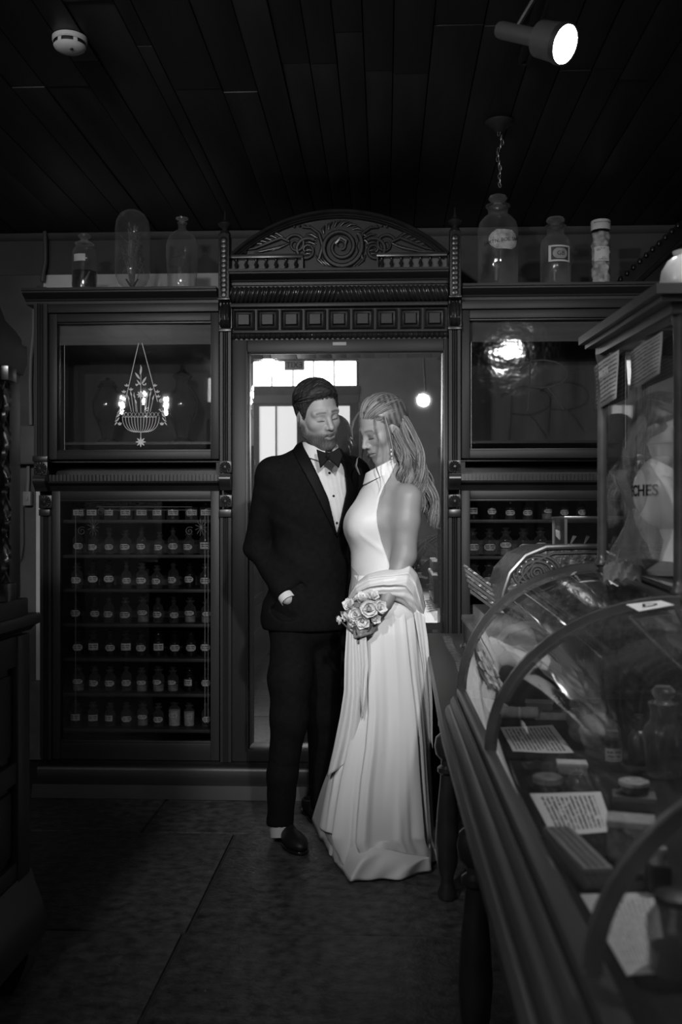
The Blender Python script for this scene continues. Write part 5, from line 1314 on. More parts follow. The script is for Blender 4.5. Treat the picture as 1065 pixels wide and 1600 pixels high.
# small pale box
t = root_at('card_box', 'small pale cardboard box right of the paperweight', 'box', 893, 1207); t.rotation_euler = (0, 0, -0.1)
MB().box(-.026, .026, -.016, .016, 0, 0.012, bev=0.001).build('box_base', mat('card_grey', 0.35, 0.8), t)
MB().box(-.027, .027, -.017, .017, 0.0122, 0.020, bev=0.001).build('box_lid', mat('card_pale', 0.55, 0.8, var=0.1, scale=30), t)
# small glass dome
t = root_at('glass_bell', 'tiny clear glass bell beside the large handwritten sheet', 'glass dome', 904, 1232)
MB().lathe([(0.021, 0.0), (0.021, 0.012), (0.016, 0.024), (0.007, 0.030), (0.0005, 0.031)], 24).build('bell_glass', M_JAR, t)
MB().lathe([(0.002, 0.031), (0.005, 0.034), (0.0005, 0.038)], 12).build('knob', M_JAR, t)
# corked labelled vial
t = root_at('corked_vial', 'small corked glass vial with a white label', 'bottle', 957, 1194)
MB().lathe([(0.0005, 0), (0.0155, 0), (0.016, 0.003), (0.016, 0.040), (0.012, 0.046), (0.009, 0.048), (0.009, 0.056)], 20).build('glass_body', M_GLASS, t)
MB().lathe([(0.0095, 0.052), (0.011, 0.053), (0.011, 0.062), (0.0005, 0.063)], 14).build('cork', mat('cork', 0.2, 0.9), t)
lm = label_patch(0.0164, 0.008, 0.032, 1.2); lm.materials.append(M_LABEL); obj('paper_label', lm, None, t)
# dark bottle and big glass bottle
t = root_at('dark_bottle', 'dark dusty bottle standing between the vial and the large jar', 'bottle', 998, 1193)
MB().lathe([(0.0005, 0), (0.019, 0), (0.020, 0.003), (0.020, 0.05), (0.014, 0.06), (0.008, 0.064), (0.008, 0.076), (0.011, 0.078), (0.011, 0.083), (0.0005, 0.084)], 20).build('glass_body', mat('dusty_dark_glass', 0.03, 0.3, 0.5, var=0.3, scale=30), t)
MB().lathe([(0.0085, 0.0845), (0.010, 0.0855), (0.009, 0.092), (0.0005, 0.093)], 14).build('stopper', MATS['dusty_dark_glass'], t)
t = root_at('glass_decanter', 'large cloudy glass jar with flared neck at the right of the case', 'jar', 1036, 1212)
MB().lathe([(0.0005, 0), (0.027, 0), (0.029, 0.004), (0.034, 0.05), (0.036, 0.075), (0.033, 0.088), (0.024, 0.096), (0.022, 0.115), (0.027, 0.128), (0.027, 0.131), (0.021, 0.131)], 26).build('glass_body', glass('cloudy_glass', 0.6, 1.0, 0.05, ior=1.6, veil=0.35, veilv=0.4), t)
MB().lathe([(0.0005, 0.12), (0.018, 0.129), (0.012, 0.136), (0.019, 0.143), (0.021, 0.151), (0.014, 0.16), (0.0005, 0.162)], 20).build('stopper', MATS['stopper_glass'], t)
# pot with ringed lid on a flat box
t = root_at('flat_box', 'flat dark box under the round pot', 'box', 990, 1262); t.rotation_euler = (0, 0, -0.2)
MB().box(-.032, .032, -.022, .022, 0, 0.014, bev=0.001).build('box_base', mat('flat_box_dark', 0.05, 0.6, var=0.3, scale=20), t)
MB().box(-.033, .033, -.023, .023, 0.0142, 0.022, bev=0.001).build('box_lid', mat('flat_box_lid', 0.12, 0.6, var=0.3, scale=20), t)
p_ = Vector(t.location); t = thing('ointment_pot', 'round black ointment pot with pale ringed lid on the flat box', 'pot', (p_.x+0.0, p_.y+0.0, p_.z+0.0228))
MB().lathe([(0.0005, 0), (0.022, 0), (0.023, 0.004), (0.023, 0.014)], 26).build('pot_body', M_DARKGL, t)
MB().lathe([(0.0235, 0.0142), (0.0235, 0.020), (0.020, 0.0215), (0.0195, 0.0205), (0.014, 0.0205), (0.0135, 0.022), (0.008, 0.022), (0.0075, 0.021), (0.0005, 0.021)], 26).build('lid', mat('pot_lid', 0.35, 0.6, var=0.3, scale=80), t)
# woven box
t = root_at('woven_box', 'tall woven cloth-covered box with pale lid behind the near rib', 'box', 985, 1345); t.rotation_euler = (0, 0, -0.25)
MB().box(-.030, .030, -.022, .022, 0, 0.048, bev=0.002).build('box_body', mat('woven_cloth', 0.16, 0.9, 0.1, var=0.7, scale=70, bump=0.8), t)
MB().box(-.031, .031, -.023, .023, 0.0485, 0.058, bev=0.002).build('box_lid', mat('woven_lid', 0.34, 0.9, 0.1, var=0.2, scale=60), t)
# sliding lid pencil box
t = root_at('sliding_lid_box', 'long narrow wooden box with grooved sliding lid beside the front rail', 'box', 898, 1378)
a = G(858, 1325, DZ1); c = G(912, 1385, DZ1); L_ = (a-c).length; t.location = (a+c)/2; t.location.x += 0.014
t.rotation_euler = (0, 0, math.atan2((a-c).y, (a-c).x)-PI/2)
hl = L_/2+0.012
MB().box(-.019, .019, -hl, hl, 0, 0.022, bev=0.001).build('box_body', mat('pencil_box_wood', 0.12, 0.6, var=0.3, scale=25, stretch=(1, 0.2, 1)), t)
MB().box(-.0185, .0185, -hl, hl, 0.0222, 0.027, bev=0.001).build('lid', mat('pencil_lid_wood', 0.22, 0.6, var=0.2, scale=25, stretch=(1, 0.2, 1)), t)
for x_ in (-0.009, 0.0, 0.009): MB().box(x_-0.0022, x_+0.0022, -hl+0.006, hl-0.006, 0.0272, 0.0280).build('groove_slat', mat('slat_dark', 0.10, 0.6), t)
# two small bottles and near jar
t = root_at('square_bottle', 'dark square bottle with pale cap behind the near rib', 'bottle', 1027, 1393)
MB().box(-.014, .014, -.012, .012, 0, 0.034, bev=0.003).build('glass_body', MATS['dusty_dark_glass'], t)
MB().lathe([(0.010, 0.0345), (0.008, 0.040), (0.008, 0.046), (0.011, 0.048), (0.011, 0.054), (0.0005, 0.055)], 16).build('cap', mat('cap_grey', 0.28, 0.5), t)
t = root_at('small_flask', 'little dark flask with a worn label left of the square bottle', 'bottle', 1004, 1368)
MB().lathe([(0.0005, 0), (0.012, 0), (0.0125, 0.004), (0.0125, 0.030), (0.007, 0.036), (0.007, 0.044), (0.0005, 0.045)], 16).build('glass_body', MATS['dusty_dark_glass'], t)
lm = label_patch(0.0129, 0.006, 0.026, 1.2); lm.materials.append(mat('worn_grey_label', 0.18, 0.8, var=0.6, scale=60)); obj('paper_label', lm, None, t)
t = root_at('lidded_jar', 'glass jar with dark base at the right edge nearest the camera', 'jar', 1056, 1516)
MB().lathe([(0.0005, 0), (0.026, 0), (0.0275, 0.004), (0.0275, 0.026), (0.029, 0.030), (0.029, 0.052), (0.022, 0.062), (0.020, 0.068)], 26).build('glass_body', MATS['cloudy_glass'], t)
MB().lathe([(0.0205, 0.0682), (0.022, 0.070), (0.022, 0.076), (0.012, 0.080), (0.0005, 0.081)], 24).build('lid', M_IRON, t)
MB().lathe([(0.0005, 0.002), (0.0262, 0.002), (0.0266, 0.022), (0.0005, 0.023)], 24).build('contents', M_DARKGL, t)
# far group: scroll, packet, book, inkwell
t = root_at('tied_scroll', 'pale rolled scroll tied round the middle at the far end of the case', 'scroll', 811, 1124)
t.rotation_euler = (0, 0, -0.05)
MB().lathe([(0.006, -0.042), (0.014, -0.042), (0.015, -0.02), (0.0125, 0.0), (0.015, 0.02), (0.014, 0.042), (0.006, 0.042)], 16, (0, 0, 0.015), axis='x').build('roll', mat('scroll_paper', 0.34, 0.85, var=0.3, scale=30), t)
MB().lathe([(0.0135, -0.003), (0.0145, 0.0), (0.0135, 0.003)], 16, (0, 0, 0.015), axis='x').build('tie', mat('tie_cord', 0.5, 0.8), t)
t = root_at('bandage_packet', 'flat wrapped bandage packet with a dark panel beside the scroll', 'packet', 862, 1124)
MB().box(-.042, .042, -.016, .016, 0, 0.018, bev=0.005).build('packet_body', mat('packet_paper', 0.32, 0.85, var=0.3, scale=40), t)
MB().box(-.022, .022, -.012, .012, 0.0181, 0.0190).build('dark_panel', mat('packet_panel', 0.06, 0.8), t)
for s in (-1, 1): MB().lathe([(0.010, 0.042), (0.012, 0.050), (0.006, 0.058)], 10, (0, 0, 0.015), axis='x').build('twisted_end', MATS['packet_paper'], t) if s > 0 else MB().lathe([(0.010, -0.042), (0.014, -0.052), (0.006, -0.06)], 10, (0, 0, 0.015), axis='x').build('twisted_end', MATS['packet_paper'], t)
t = root_at('leather_book', 'small dark leather book with pale page edges at the back of the case', 'book', 842, 1114); t.rotation_euler = (0, 0, -0.15)
MB().box(-.033, .033, -.020, .020, 0.0, 0.003).build('cover', mat('book_leather', 0.05, 0.6, var=0.3, scale=30), t)
MB().box(-.031, .031, -.018, .018, 0.0032, 0.026).build('page_block', mat('book_side', 0.10, 0.8, var=0.2, scale=80, stretch=(1, 1, 6)), t)
MB().box(-.033, .033, -.020, .020, 0.0262, 0.029).build('cover', mat('book_top', 0.20, 0.7, var=0.3, scale=30), t)
t = root_at('ink_bottle', 'tiny round ink bottle beside the leather book', 'bottle', 870, 1106)
MB().lathe([(0.0005, 0), (0.011, 0), (0.013, 0.006), (0.012, 0.014), (0.006, 0.018), (0.006, 0.024), (0.0085, 0.025), (0.0005, 0.029)], 16).build('glass_body', M_DARKGL, t)
# lump of dark sponge / stone
def blob(name, label, cat, px, py, r, m, seed, amp=0.12, freq=40):
    t = thing(name, label, cat, G(px, py, DZ1)); c = np.array([0, 0, r[2]])
    fn = lambda p: sd_ell(p, c, r)+amp*min(r)*vnoise(p, freq, seed)
    V, Qd = nets(fn, (-r[0]*1.35, -r[1]*1.35, 0.0002), (r[0]*1.35, r[1]*1.35, r[2]*2.4), min(r)/9)
    V[:, 2] -= V[:, 2].min(); mesh_np('lump', V, Qd, m, t); return t
blob('dried_sponge', 'large rounded brown sponge lump in the middle of the case', 'sponge', 930, 1166, (0.052, 0.045, 0.034), mat('sponge', 0.10, 0.9, 0.1, var=0.4, scale=40, bump=0.6), 3)
blob('mineral_stone', 'pale streaked stone leaning behind the sponge', 'stone', 905, 1140, (0.030, 0.03, 0.026), mat('stone_pale', 0.14, 0.7, 0.2, var=0.4, scale=30), 5)
# animal bag + parchment pieces at the far end
t = blob('leather_bag', 'dark slumped leather doctor bag at the far end of the case', 'bag', 822, 1101, (0.085, 0.036, 0.078), mat('bag_leather', 0.028, 0.5, 0.4, var=0.3, scale=20, bump=0.4), 8, 0.1, 25)
def cloth_strip(name, label, cat, pts, widths, m, thick=0.003, wav=0.004):
    """draped strip along 3D points"""
    rows_ = []; pts = [Vector(p) for p in pts]
    for i, (p, w) in enumerate(zip(pts, widths)):
        d = (pts[min(i+1, len(pts)-1)]-pts[max(i-1, 0)]).normalized(); s = d.cross(Vector((0, -0.5, 0.9))).normalized()
        rows_.append([tuple(p+s*w*(j/8-0.5)*2+Vector((0, 0, wav*math.sin(j*1.7+i*2.1)))) for j in range(9)])
    t = thing(name, label, cat, pts[-1]); b = MB().grid(rows_)
    o = wpart(b, 'strip', m, t); md = o.modifiers.new('thickness', 'SOLIDIFY'); md.thickness = thick; return t
M_PARCH = mat('parchment', 0.28, 0.85, 0.1, var=0.3, scale=14, bump=0.3)
def bagtop(px, py, y): return P(px, py, y)
cloth_strip('parchment_roll', 'pale crumpled parchment draped over the leather bag', 'parchment', [P(778, 1002, 2.44), P(792, 985, 2.44), P(812, 976, 2.42), P(835, 976, 2.40), P(852, 990, 2.38)], [.010, .015, .017, .015, .007], M_PARCH)
cloth_strip('parchment_scrap', 'folded pale parchment scrap below the draped parchment', 'parchment', [P(790, 1014, 2.40), P(806, 1016, 2.38), P(824, 1026, 2.36), P(845, 1040, 2.34)], [.004, .014, .014, .008], M_PARCH)
cloth_strip('quill_feather', 'long pale feather slanting across the middle of the case', 'feather', [P(838, 1036, 2.28), P(858, 1050, 2.26), P(880, 1066, 2.24), P(905, 1088, 2.22), P(926, 1108, 2.20)], [.006, .016, .016, .010, .002], M_PARCH, 0.001, 0.001)
cloth_strip('frayed_ribbon', 'pale frayed ribbon hanging down behind the far rib', 'ribbon', [P(752, 1012, 2.50), P(756, 1030, 2.49), P(764, 1050, 2.47), P(776, 1070, 2.45)], [.008, .010, .008, .003], M_PARCH)

# ================================================================== FAR END OF THE TABLE
t = thing('drawer_box', 'dark wooden box with a pale sheet on its lid on the far table end', 'box', (0.45, 3.40, TZ+0.0006))
W_ = lambda b, n, m: wpart(b, n, m, t)
W_(MB().box(0.292, 0.62, 3.12, 3.70, TZ+0.0006, 0.945, bev=0.004), 'box_body', M_WOOD)
W_(MB().box(0.284, 0.63, 3.10, 3.71, 0.9452, 0.968, bev=0.005), 'lid', mat('pale_lid', 0.17, 0.5, 0.4, var=0.4, scale=6))
for y in (3.25, 3.55): W_(MB().lathe([(0.012, 0), (0.012, -0.006), (0.004, -0.010), (0.008, -0.02), (0.0005, -0.024)], 12, (0.292, y, 0.87), axis='x'), 'knob', M_BRASS)
W_(MB().box(0.288, 0.2925, 3.14, 3.68, TZ+0.02, TZ+0.03), 'moulding_strip', M_STEEL)
# printed lace strip on the table
rows_ = [[(0.255+0.02*math.sin(i*0.5)*0.2+u*0.035, 2.95+1.55*i/30, TZ+0.0012+0.0008*math.sin(i*2.0+u*3)) for u in (0, 1/3, 2/3, 1)] for i in range(31)]
t = thing('printed_runner', 'narrow strip of patterned lace lying along the table edge', 'runner', (0.27, 3.7, TZ+0.001))
wpart(MB().grid(rows_), 'lace_strip', mat('lace_print', 0.16, 0.6, 0.3, var=0.95, scale=38), t)
# cash register
cr_ = thing('cash_register', 'ornate embossed metal cash register behind the curved case', 'cash register', (0.6, 3.2, TZ+0.0006))
Wc = lambda b, n, m: wpart(b, n, m, cr_)
M_EMB = mat('embossed_metal', 0.14, 0.32, 0.5, metal=0.6, var=0.7, scale=55, bump=0.9, bscale=70)
M_EMB2 = mat('register_metal', 0.20, 0.3, 0.5, metal=0.7)
YA, YBk = 2.98, 3.42
pf = [(0.645, TZ+0.001), (0.645, 0.97), (0.345, 0.975), (0.345, 1.05), (0.354, 1.10), (0.373, 1.156), (0.42, 1.208), (0.48, 1.233), (0.575, 1.236), (0.90, 1.236), (0.90, TZ+0.001)]
Wc(MB().prism(pf, YA, YBk, 'y'), 'register_body', M_EMB)
for k, rr_ in enumerate((0.066, 0.055, 0.042, 0.028)):
    c = (0.452, 1.158)
    Wc(MB().tube([(c[0]+rr_*1.05*math.cos(a), YA-0.003, c[1]+rr_*0.80*math.sin(a)) for a in [2*PI*i/36 for i in range(37)]], 0.005 if k % 2 == 0 else 0.0035, 6, cap=False), 'embossed_ring', M_EMB2)
Wc(MB().tube([(p[0], YA-0.004, p[1]) for p in spiral((0.452, 1.158), 0.022, 0.004, 2.0, 0, 40)], 0.004, 6), 'embossed_spiral', M_EMB2)
for k in range(14):
    a = 2*PI*k/14
    Wc(MB().lathe([(0.006, 0), (0.005, -0.005), (0.0005, -0.007)], 8, (0.452+0.048*1.05*math.cos(a), YA, 1.158+0.048*0.8*math.sin(a)), axis='y'), 'embossed_boss', M_EMB2)
edge = pf[2:10]
Wc(MB().tube([(x_, YA-0.004, z_) for x_, z_ in edge], 0.008, 8), 'edge_roll', M_EMB2)
Wc(MB().tube([(x_*0.92+0.058, YA-0.004, z_-0.018) for x_, z_ in edge], 0.004, 6), 'edge_bead', M_EMB2)
Wc(MB().tube([(0.53, YA-0.006, 1.12), (0.57, YA-0.006, 1.165), (0.64, YA-0.006, 1.19), (0.74, YA-0.006, 1.20)], 0.010, 8), 'edge_roll', M_EMB2)
# key bank
for k in range(6):
    y = 3.02+k*0.06; dz_ = -0.014*(5-k)
    b = MB(); b.add([(xq, yq, zq+dz_) for xq, yq, zq in [(0.262, y, 1.162), (0.262, y+0.045, 1.162), (0.352, y+0.045, 1.095), (0.352, y, 1.095), (0.262, y, 1.172), (0.262, y+0.045, 1.172), (0.352, y+0.045, 1.105), (0.352, y, 1.105)]], [(0, 1, 2, 3), (7, 6, 5, 4), (0, 4, 5, 1), (1, 5, 6, 2), (2, 6, 7, 3), (3, 7, 4, 0)])
    Wc(b, 'key_lever', M_EMB if k % 2 else M_EMB2)
Wc(MB().box(0.30, 0.344, 2.99, 3.40, 0.969, 1.03, bev=0.002), 'key_ledge', M_EMB2)
# indicator box: glazed, with flags
tx0, tx1, ty0, ty1, tz0, tz1 = 0.548, 0.88, 3.04, 3.26, 1.2365, 1.318
for x_ in (tx0, tx1):
    for y in (ty0, ty1): Wc(MB().box(x_-0.004, x_+0.004, y-0.004, y+0.004, tz0, tz1), 'indicator_post', M_EMB2)
for y in (ty0, ty1): Wc(MB().box(tx0-0.006, tx1+0.006, y-0.006, y+0.006, tz1, tz1+0.008, bev=0.002), 'indicator_rail', M_EMB2)
for x_ in (tx0, tx1): Wc(MB().box(x_-0.006, x_+0.006, ty0+0.006, ty1-0.006, tz1, tz1+0.008, bev=0.002), 'indicator_rail', M_EMB2)
Wc(MB().box(tx0, tx1, ty0-0.001, ty0+0.001, tz0, tz1), 'indicator_glass', M_GLASS)
Wc(MB().box(tx0-0.001, tx0+0.001, ty0+0.002, ty1-0.002, tz0, tz1), 'indicator_glass', M_GLASS)
for k in range(7):
    x_ = tx0+0.03+k*0.042
    Wc(MB().prism([(x_, tz0), (x_+0.003, tz0), (x_+0.022, tz0+0.028+0.03*(k == 2)), (x_+0.010, tz0+0.03+0.03*(k == 2))], 3.14, 3.144, 'y'), 'indicator_flag', mat('flag_grey', 0.12, 0.5))
# stair stringer rising on the right
sg = thing('stair_stringer', 'dark slanting stair board with a beaded edge at upper right', 'staircase', tuple(P(1000, 470, 5.36)))
poly = [P(965, 437, 5.36), P(1120, 292, 5.36), P(1120, 480, 5.36), P(965, 480, 5.36)]
wpart(MB().prism([(p.x, p.z) for p in poly], 5.34, 5.40, 'y'), 'stringer_board', M_BLACKW, sg)
for k in range(15):
    q = P(969+k*10, 436-k*9.35, 5.33)
    wpart(MB().lathe([(0.0005, -0.016), (0.011, -0.01), (0.013, 0), (0.011, 0.01), (0.0005, 0.016)], 10, tuple(q)), 'bead', M_CARVE, sg)
a, c = P(985, 452, 5.335), P(1120, 326, 5.335)
wpart(MB().tube([tuple(a), tuple(c)], 0.014, 8), 'edge_moulding', M_CARVE, sg)
# ================================================================== PEOPLE
def PX(p):
    """image position of points (used to lay out cut lines of clothes)"""
    x, y, z = p[..., 0], p[..., 1], p[..., 2]
    dep = -x*_sa+y*_ca
    return CX+F*(x*_ca+y*_sa)/dep, HY-F*(z-H)/dep
def head_axes(yaw, pitch, roll):
    y, p, r = map(math.radians, (yaw, pitch, roll))
    ey = np.array([math.sin(y)*math.cos(p), -math.cos(y)*math.cos(p), -math.sin(p)])
    ex0 = np.array([math.cos(y), math.sin(y), 0]); ez0 = np.array([math.sin(y)*math.sin(p), -math.cos(y)*math.sin(p), math.cos(p)])
    return np.stack([math.cos(r)*ex0+math.sin(r)*ez0, ey, -math.sin(r)*ex0+math.cos(r)*ez0])
def sstep(x, a, b):
    t = np.clip((x-a)/(b-a), 0, 1); return t*t*(3-2*t)
def head_sdf(q, male):
    ax = np.abs(q[..., 0]); s = np.stack([ax, q[..., 1], q[..., 2]], -1)       # mirrored half
    d = smin(sd_ell(s, (0, -.018, .045), (.075, .097, .088)), sd_ell(s, (0, .020, -.024), (.061 if male else .057, .070, .086)), .035)
    jw = .022 if male else .017
    d = smin(d, sd_cap(s, (.050 if male else .046, .002, -.058), (.016, .062, -.098), jw, jw*0.8), .03)
    d = smin(d, sd_ell(s, (0, .070, -.098), (.022 if male else .017, .018, .018)), .018)
    d = smin(d, sd_ell(s, (.040, .052, -.014), (.024, .024, .022)), .025)
    d = smin(d, sd_cap(s, (.010, .078, .032), (.046, .066, .031), .012 if male else .009), .016)
    d = smax(d, -sd_ell(s, (.031, .103, .010), (.019, .020, .014)), .014)
    d = smin(d, sd_ell(s, (.031, .0665, .009), (.0165, .0165, .0135)), .006)
    d = smin(d, sd_cap(s, (.020, .0835, .0035), (.043, .0745, .0035), .0022), .003)           # lash ridge
    nz = .0115 if male else .0095
    d = smin(d, sd_cap(s, (0, .079, .026), (0, .108, -.022), .0075, nz), .012)
    d = smin(d, sd_ell(s, (.0115, .094, -.026), (.0085, .011, .0085)), .007)
    d = smax(d, -sd_ell(s, (.007, .101, -.034), (.0038, .006, .004)), .004)
    d = smin(d, sd_ell(s, (0, .066, -.055), (.032, .027, .027)), .02)
    ly = -.002 if male else 0.0
    d = smin(d, sd_cap(s, (0, .0925+ly, -.0535), (.020, .081, -.0585), .0058, .0035), .005)
    d = smin(d, sd_cap(s, (0, .0905+ly, -.0665), (.017, .081, -.0625), .0070 if male else .0078, .0035), .005)
    d = smax(d, -sd_cap(s, (0, .0985, -.0602), (.023, .0845, -.0605), .0022), .002)
    ear = smax(sd_ell(s, (.0755, -.012, -.002), (.010, .021, .032)), -sd_ell(s, (.088, -.006, .002), (.009, .012, .020)), .004)
    d = smin(d, ear, .006)
    if male:
        d = d-.0042*beard_mask(q)*(1+0.35*vnoise(q, 520, 4))
    return d
def beard_mask(q):
    x, y, z = np.abs(q[..., 0]), q[..., 1], q[..., 2]
    zl = np.interp(y, [-.02, .0, .015, .03, .06, .085, .11], [.012, .010, -.016, -.042, -.050, -.043, -.040])
    m = sstep(zl-z, -.012, .016)*sstep(y, -.02, -.002)
    lips = sstep(1.25-np.sqrt((x/.021)**2+((z+.0605)/.0095)**2), 0, .5)*(y > .07)
    m = m*(1-lips)
    under = sstep(z, -.135, -.115); return m*under
def skin_colour(q, male, base):
    x, y, z = np.abs(q[..., 0]), q[..., 1], q[..., 2]
    c = np.full(x.shape, base)*(1+0.06*vnoise(q, 90, 2))
    bz = .0365-.25*np.maximum(0, x-.036)+.06*np.minimum(0, x-.018)
    br = sstep(.0055-np.abs(z-bz), 0, .003)*sstep(x, .009, .014)*sstep(.053-x, 0, .006)*(y > .05)
    c = c*(1-br*(.62 if male else .5))
    lash = sstep(.0026-np.abs(z-.0025), 0, .0012)*sstep(.016-np.abs(x-.031), 0, .003)*(y > .06); c = c*(1-.88*lash)
    if not male:
        shadow = sstep(.011-np.abs(z-.012), 0, .006)*sstep(.017-np.abs(x-.031), 0, .005)*(y > .062); c = c*(1-.45*shadow)
    lip = sstep(.0195-x, 0, .004)*sstep(.0105-np.abs(z+.0608), 0, .002)*(y > .080); c = c*(1-lip*(.48 if male else .30))
    mouth = sstep(.0022-np.abs(z+.0604), 0, .001)*(x < .021)*(y > .078); c = c*(1-.8*mouth)
    if male:
        b = beard_mask(q)*(0.85+0.15*vnoise(q, 400, 7)); c = c*(1-b)+b*.055*(1+0.35*vnoise(q, 700, 9))
    return np.clip(c, .01, 1)
def build_head(C, R, sc, male, neck, base, h=.0026):
    C = np.array(C)
    def fn(p):
        q = ((p-C)@R.T)/sc; d = head_sdf(q, male)*sc
        return smin(d, sd_cap(p, *neck), .02)
    lo, hi = C-0.15, C+0.15; lo[2] -= 0.06
    V, Qd = nets(fn, lo, hi, h); V = smooth_mesh(V, Qd, 1, .35)
    return V, Qd, skin_colour(((V-C)@R.T)/sc, male, base)
def join(parts):
    off = 0; Vs, Qs, Cs = [], [], []
    for V, Q_, c in parts: Vs.append(V); Qs.append(Q_+off); Cs.append(c); off += len(V)
    return np.concatenate(Vs), np.concatenate(Qs), np.concatenate(Cs)
def chain(p, pts, rs, k=.02):
    d = None
    for a, b_, ra, rb_ in zip(pts[:-1], pts[1:], rs[:-1], rs[1:]):
        e = sd_cap(p, a, b_, ra, rb_); d = e if d is None else smin(d, e, k)
    return d
class Strands:
    """many fine hair tubes gathered in one mesh with a shade per strand"""
    def __init__(s): s.b = MB(); s.c = []
    def add(s, pts, r, col, n=4):
        k = len(s.b.v); s.b.tube(pts, r, n, cap=False); s.c += [col]*(len(s.b.v)-k)
    def build(s, name, m, parent):
        me = bpy.data.meshes.new(name); me.from_pydata(s.b.v, [], s.b.f); me.update()
        me.polygons.foreach_set('use_smooth', [True]*len(me.polygons))
        at = me.color_attributes.new('Col', 'FLOAT_COLOR', 'POINT'); c = np.ones((len(s.b.v), 4), np.float32); c[:, :3] = np.array(s.c)[:, None]
        at.data.foreach_set('color', c.ravel()); o = obj(name, me, m, parent); o['kind'] = 'stuff'; return o
M_SKIN = vcol('skin', 0.45, 0.35, bump=0.08, bscale=300, sss=0.12)
M_HAIRM = vcol('dark_hair', 0.55, 0.3); M_HAIRB = vcol('blond_hair', 0.36, 0.45)
M_BLACK = mat('black_wool', 0.0045, 0.85, 0.12, var=0.3, scale=60)
M_SATINB = mat('black_satin', 0.0035, 0.6, 0.10)
M_SHIRT = mat('white_shirt_cotton', 0.60, 0.75, 0.25, var=0.04, scale=30)
M_SHOE = mat('black_velvet_shoe', 0.006, 0.55, 0.4)
M_SATIN = mat('ivory_satin', 0.66, 0.42, 0.4)
npv = lambda v: np.array(v, float)

# ------------------------------------------------------------------ groom
GY = 4.08
def g(px, py, dy=0.0): return npv(P(px, py, GY+dy))
groom = thing('person', 'bearded man in black tuxedo and bow tie, one hand in his pocket', 'person', (-0.35, 4.15, 0))
def lift(V, root): return V-npv(root.location)
HC = g(497, 651, -0.05); HR = head_axes(33, 17, 12); HS = 1.02
neck = (g(500, 690, 0.0), g(497, 745, 0.05), .058, .064)
parts = [build_head(HC, HR, HS, True, neck, .31)]
sh_r, el_r, wr_r = g(421, 743, -.03), g(400, 855, .05), g(449, 935, -.072)
sh_l, el_l, wr_l = g(556, 742, .10), g(604, 838, .17), g(634, 892, .10)
def torso_m(p):
    Rz = np.array([[math.cos(.35), math.sin(.35), 0], [-math.sin(.35), math.cos(.35), 0], [0, 0, 1]])
    d = sd_ell(p, g(488, 785, .03), (.180, .118, .21), Rz)
    d = smin(d, sd_cap(p, g(430, 740, -.02), g(545, 737, .09), .052), .07)
    d = smin(d, sd_cap(p, g(495, 715, .04), g(492, 740, .04), .07, .09), .05)
    d = smin(d, sd_ell(p, g(484, 890, .04), (.158, .112, .20), Rz), .06)
    d = smin(d, sd_ell(p, g(478, 960, .05), (.165, .118, .14), Rz), .06)
    return d
hip_r, kn_r, an_r = g(458, 970, .02), g(452, 1120, -.01), g(437, 1288, .02)
hip_l, kn_l, an_l = g(500, 975, .08), g(505, 1115, .17), g(505, 1252, .30)
# body under the clothes, hands on a finer grid, all one mesh
def hand_mesh(arm, arm_r, palm, palm_r, fingers_, thumb, base, h=.0034, fr=.0085):
    def fn(p):
        d = chain(p, arm, arm_r); d = smin(d, sd_cap(p, palm[0], palm[1], palm_r[0], palm_r[1]), .014)
        if len(palm) > 3: d = smin(d, sd_cap(p, palm[2], palm[3], palm_r[0], palm_r[1]), .010)
        for pts in fingers_: d = smin(d, chain(p, pts, [fr*1.08, fr, fr*.92, fr*.8][:len(pts)], .004), .0035)
        return smin(d, chain(p, thumb, [fr*1.3, fr*1.1, fr*.9], .004), .006)
    A = np.array([q for q in list(arm)+list(palm)+list(thumb)+[x for f_ in fingers_ for x in f_]])
    V, Qd = nets(fn, A.min(0)-.045, A.max(0)+.045, h); V = smooth_mesh(V, Qd, 1, .3)
    return V, Qd, base*(1+0.05*vnoise(V, 80, 3))
hd, hd2 = g(452, 941, -.022), g(459, 958, .02)
fd = [[g(461+ox, 962+oy, .005), g(465+ox, 978+oy, .010), g(467+ox, 991+oy-abs(k-1.4)*3, .015)] for k, (ox, oy) in enumerate(((-9, -1), (-3, 1), (3, 1), (9, -1)))]
parts.append(hand_mesh([wr_r, hd], [.027, .026], [hd, hd2], [.027, .029], fd, [g(460, 946, -.035), g(469, 956, -.025), g(474, 966, -.02)], .38))
hl1, hl2 = g(634, 900, .07), g(630, 915, .03)
fl_ = [[g(628-k*1, 905+k*6, .045), g(622-k, 908+k*6, .02), g(616-k, 910+k*6, .005)] for k in range(4)]
parts.append(hand_mesh([wr_l, hl1], [.027, .025], [hl1, hl2], [.026, .026], fl_, [g(626, 895, .06), g(620, 888, .05), g(616, 884, .04)], .38))
def body_m(p):
    d = torso_m(p)+.014
    d = smin(d, chain(p, [sh_r, el_r, wr_r], [.046, .038, .026]), .03)
    d = smin(d, chain(p, [sh_l, el_l, wr_l], [.046, .038, .026]), .03)
    d = smin(d, chain(p, [hip_r, kn_r, an_r], [.080, .050, .034]), .04)
    d = smin(d, chain(p, [hip_l, kn_l, an_l], [.080, .050, .034]), .04)
    return smin(d, sd_cap(p, neck[0]-npv((0, 0, .03)), *neck[1:]), .03)
V, Qd = nets(body_m, (-.72, 3.80, .04), (.22, 4.62, 1.66), .012)
parts.append((V, Qd, np.full(len(V), .38)))
V, Qd, c = join(parts)
mesh_np('body', lift(V, groom), Qd, M_SKIN, groom, c)

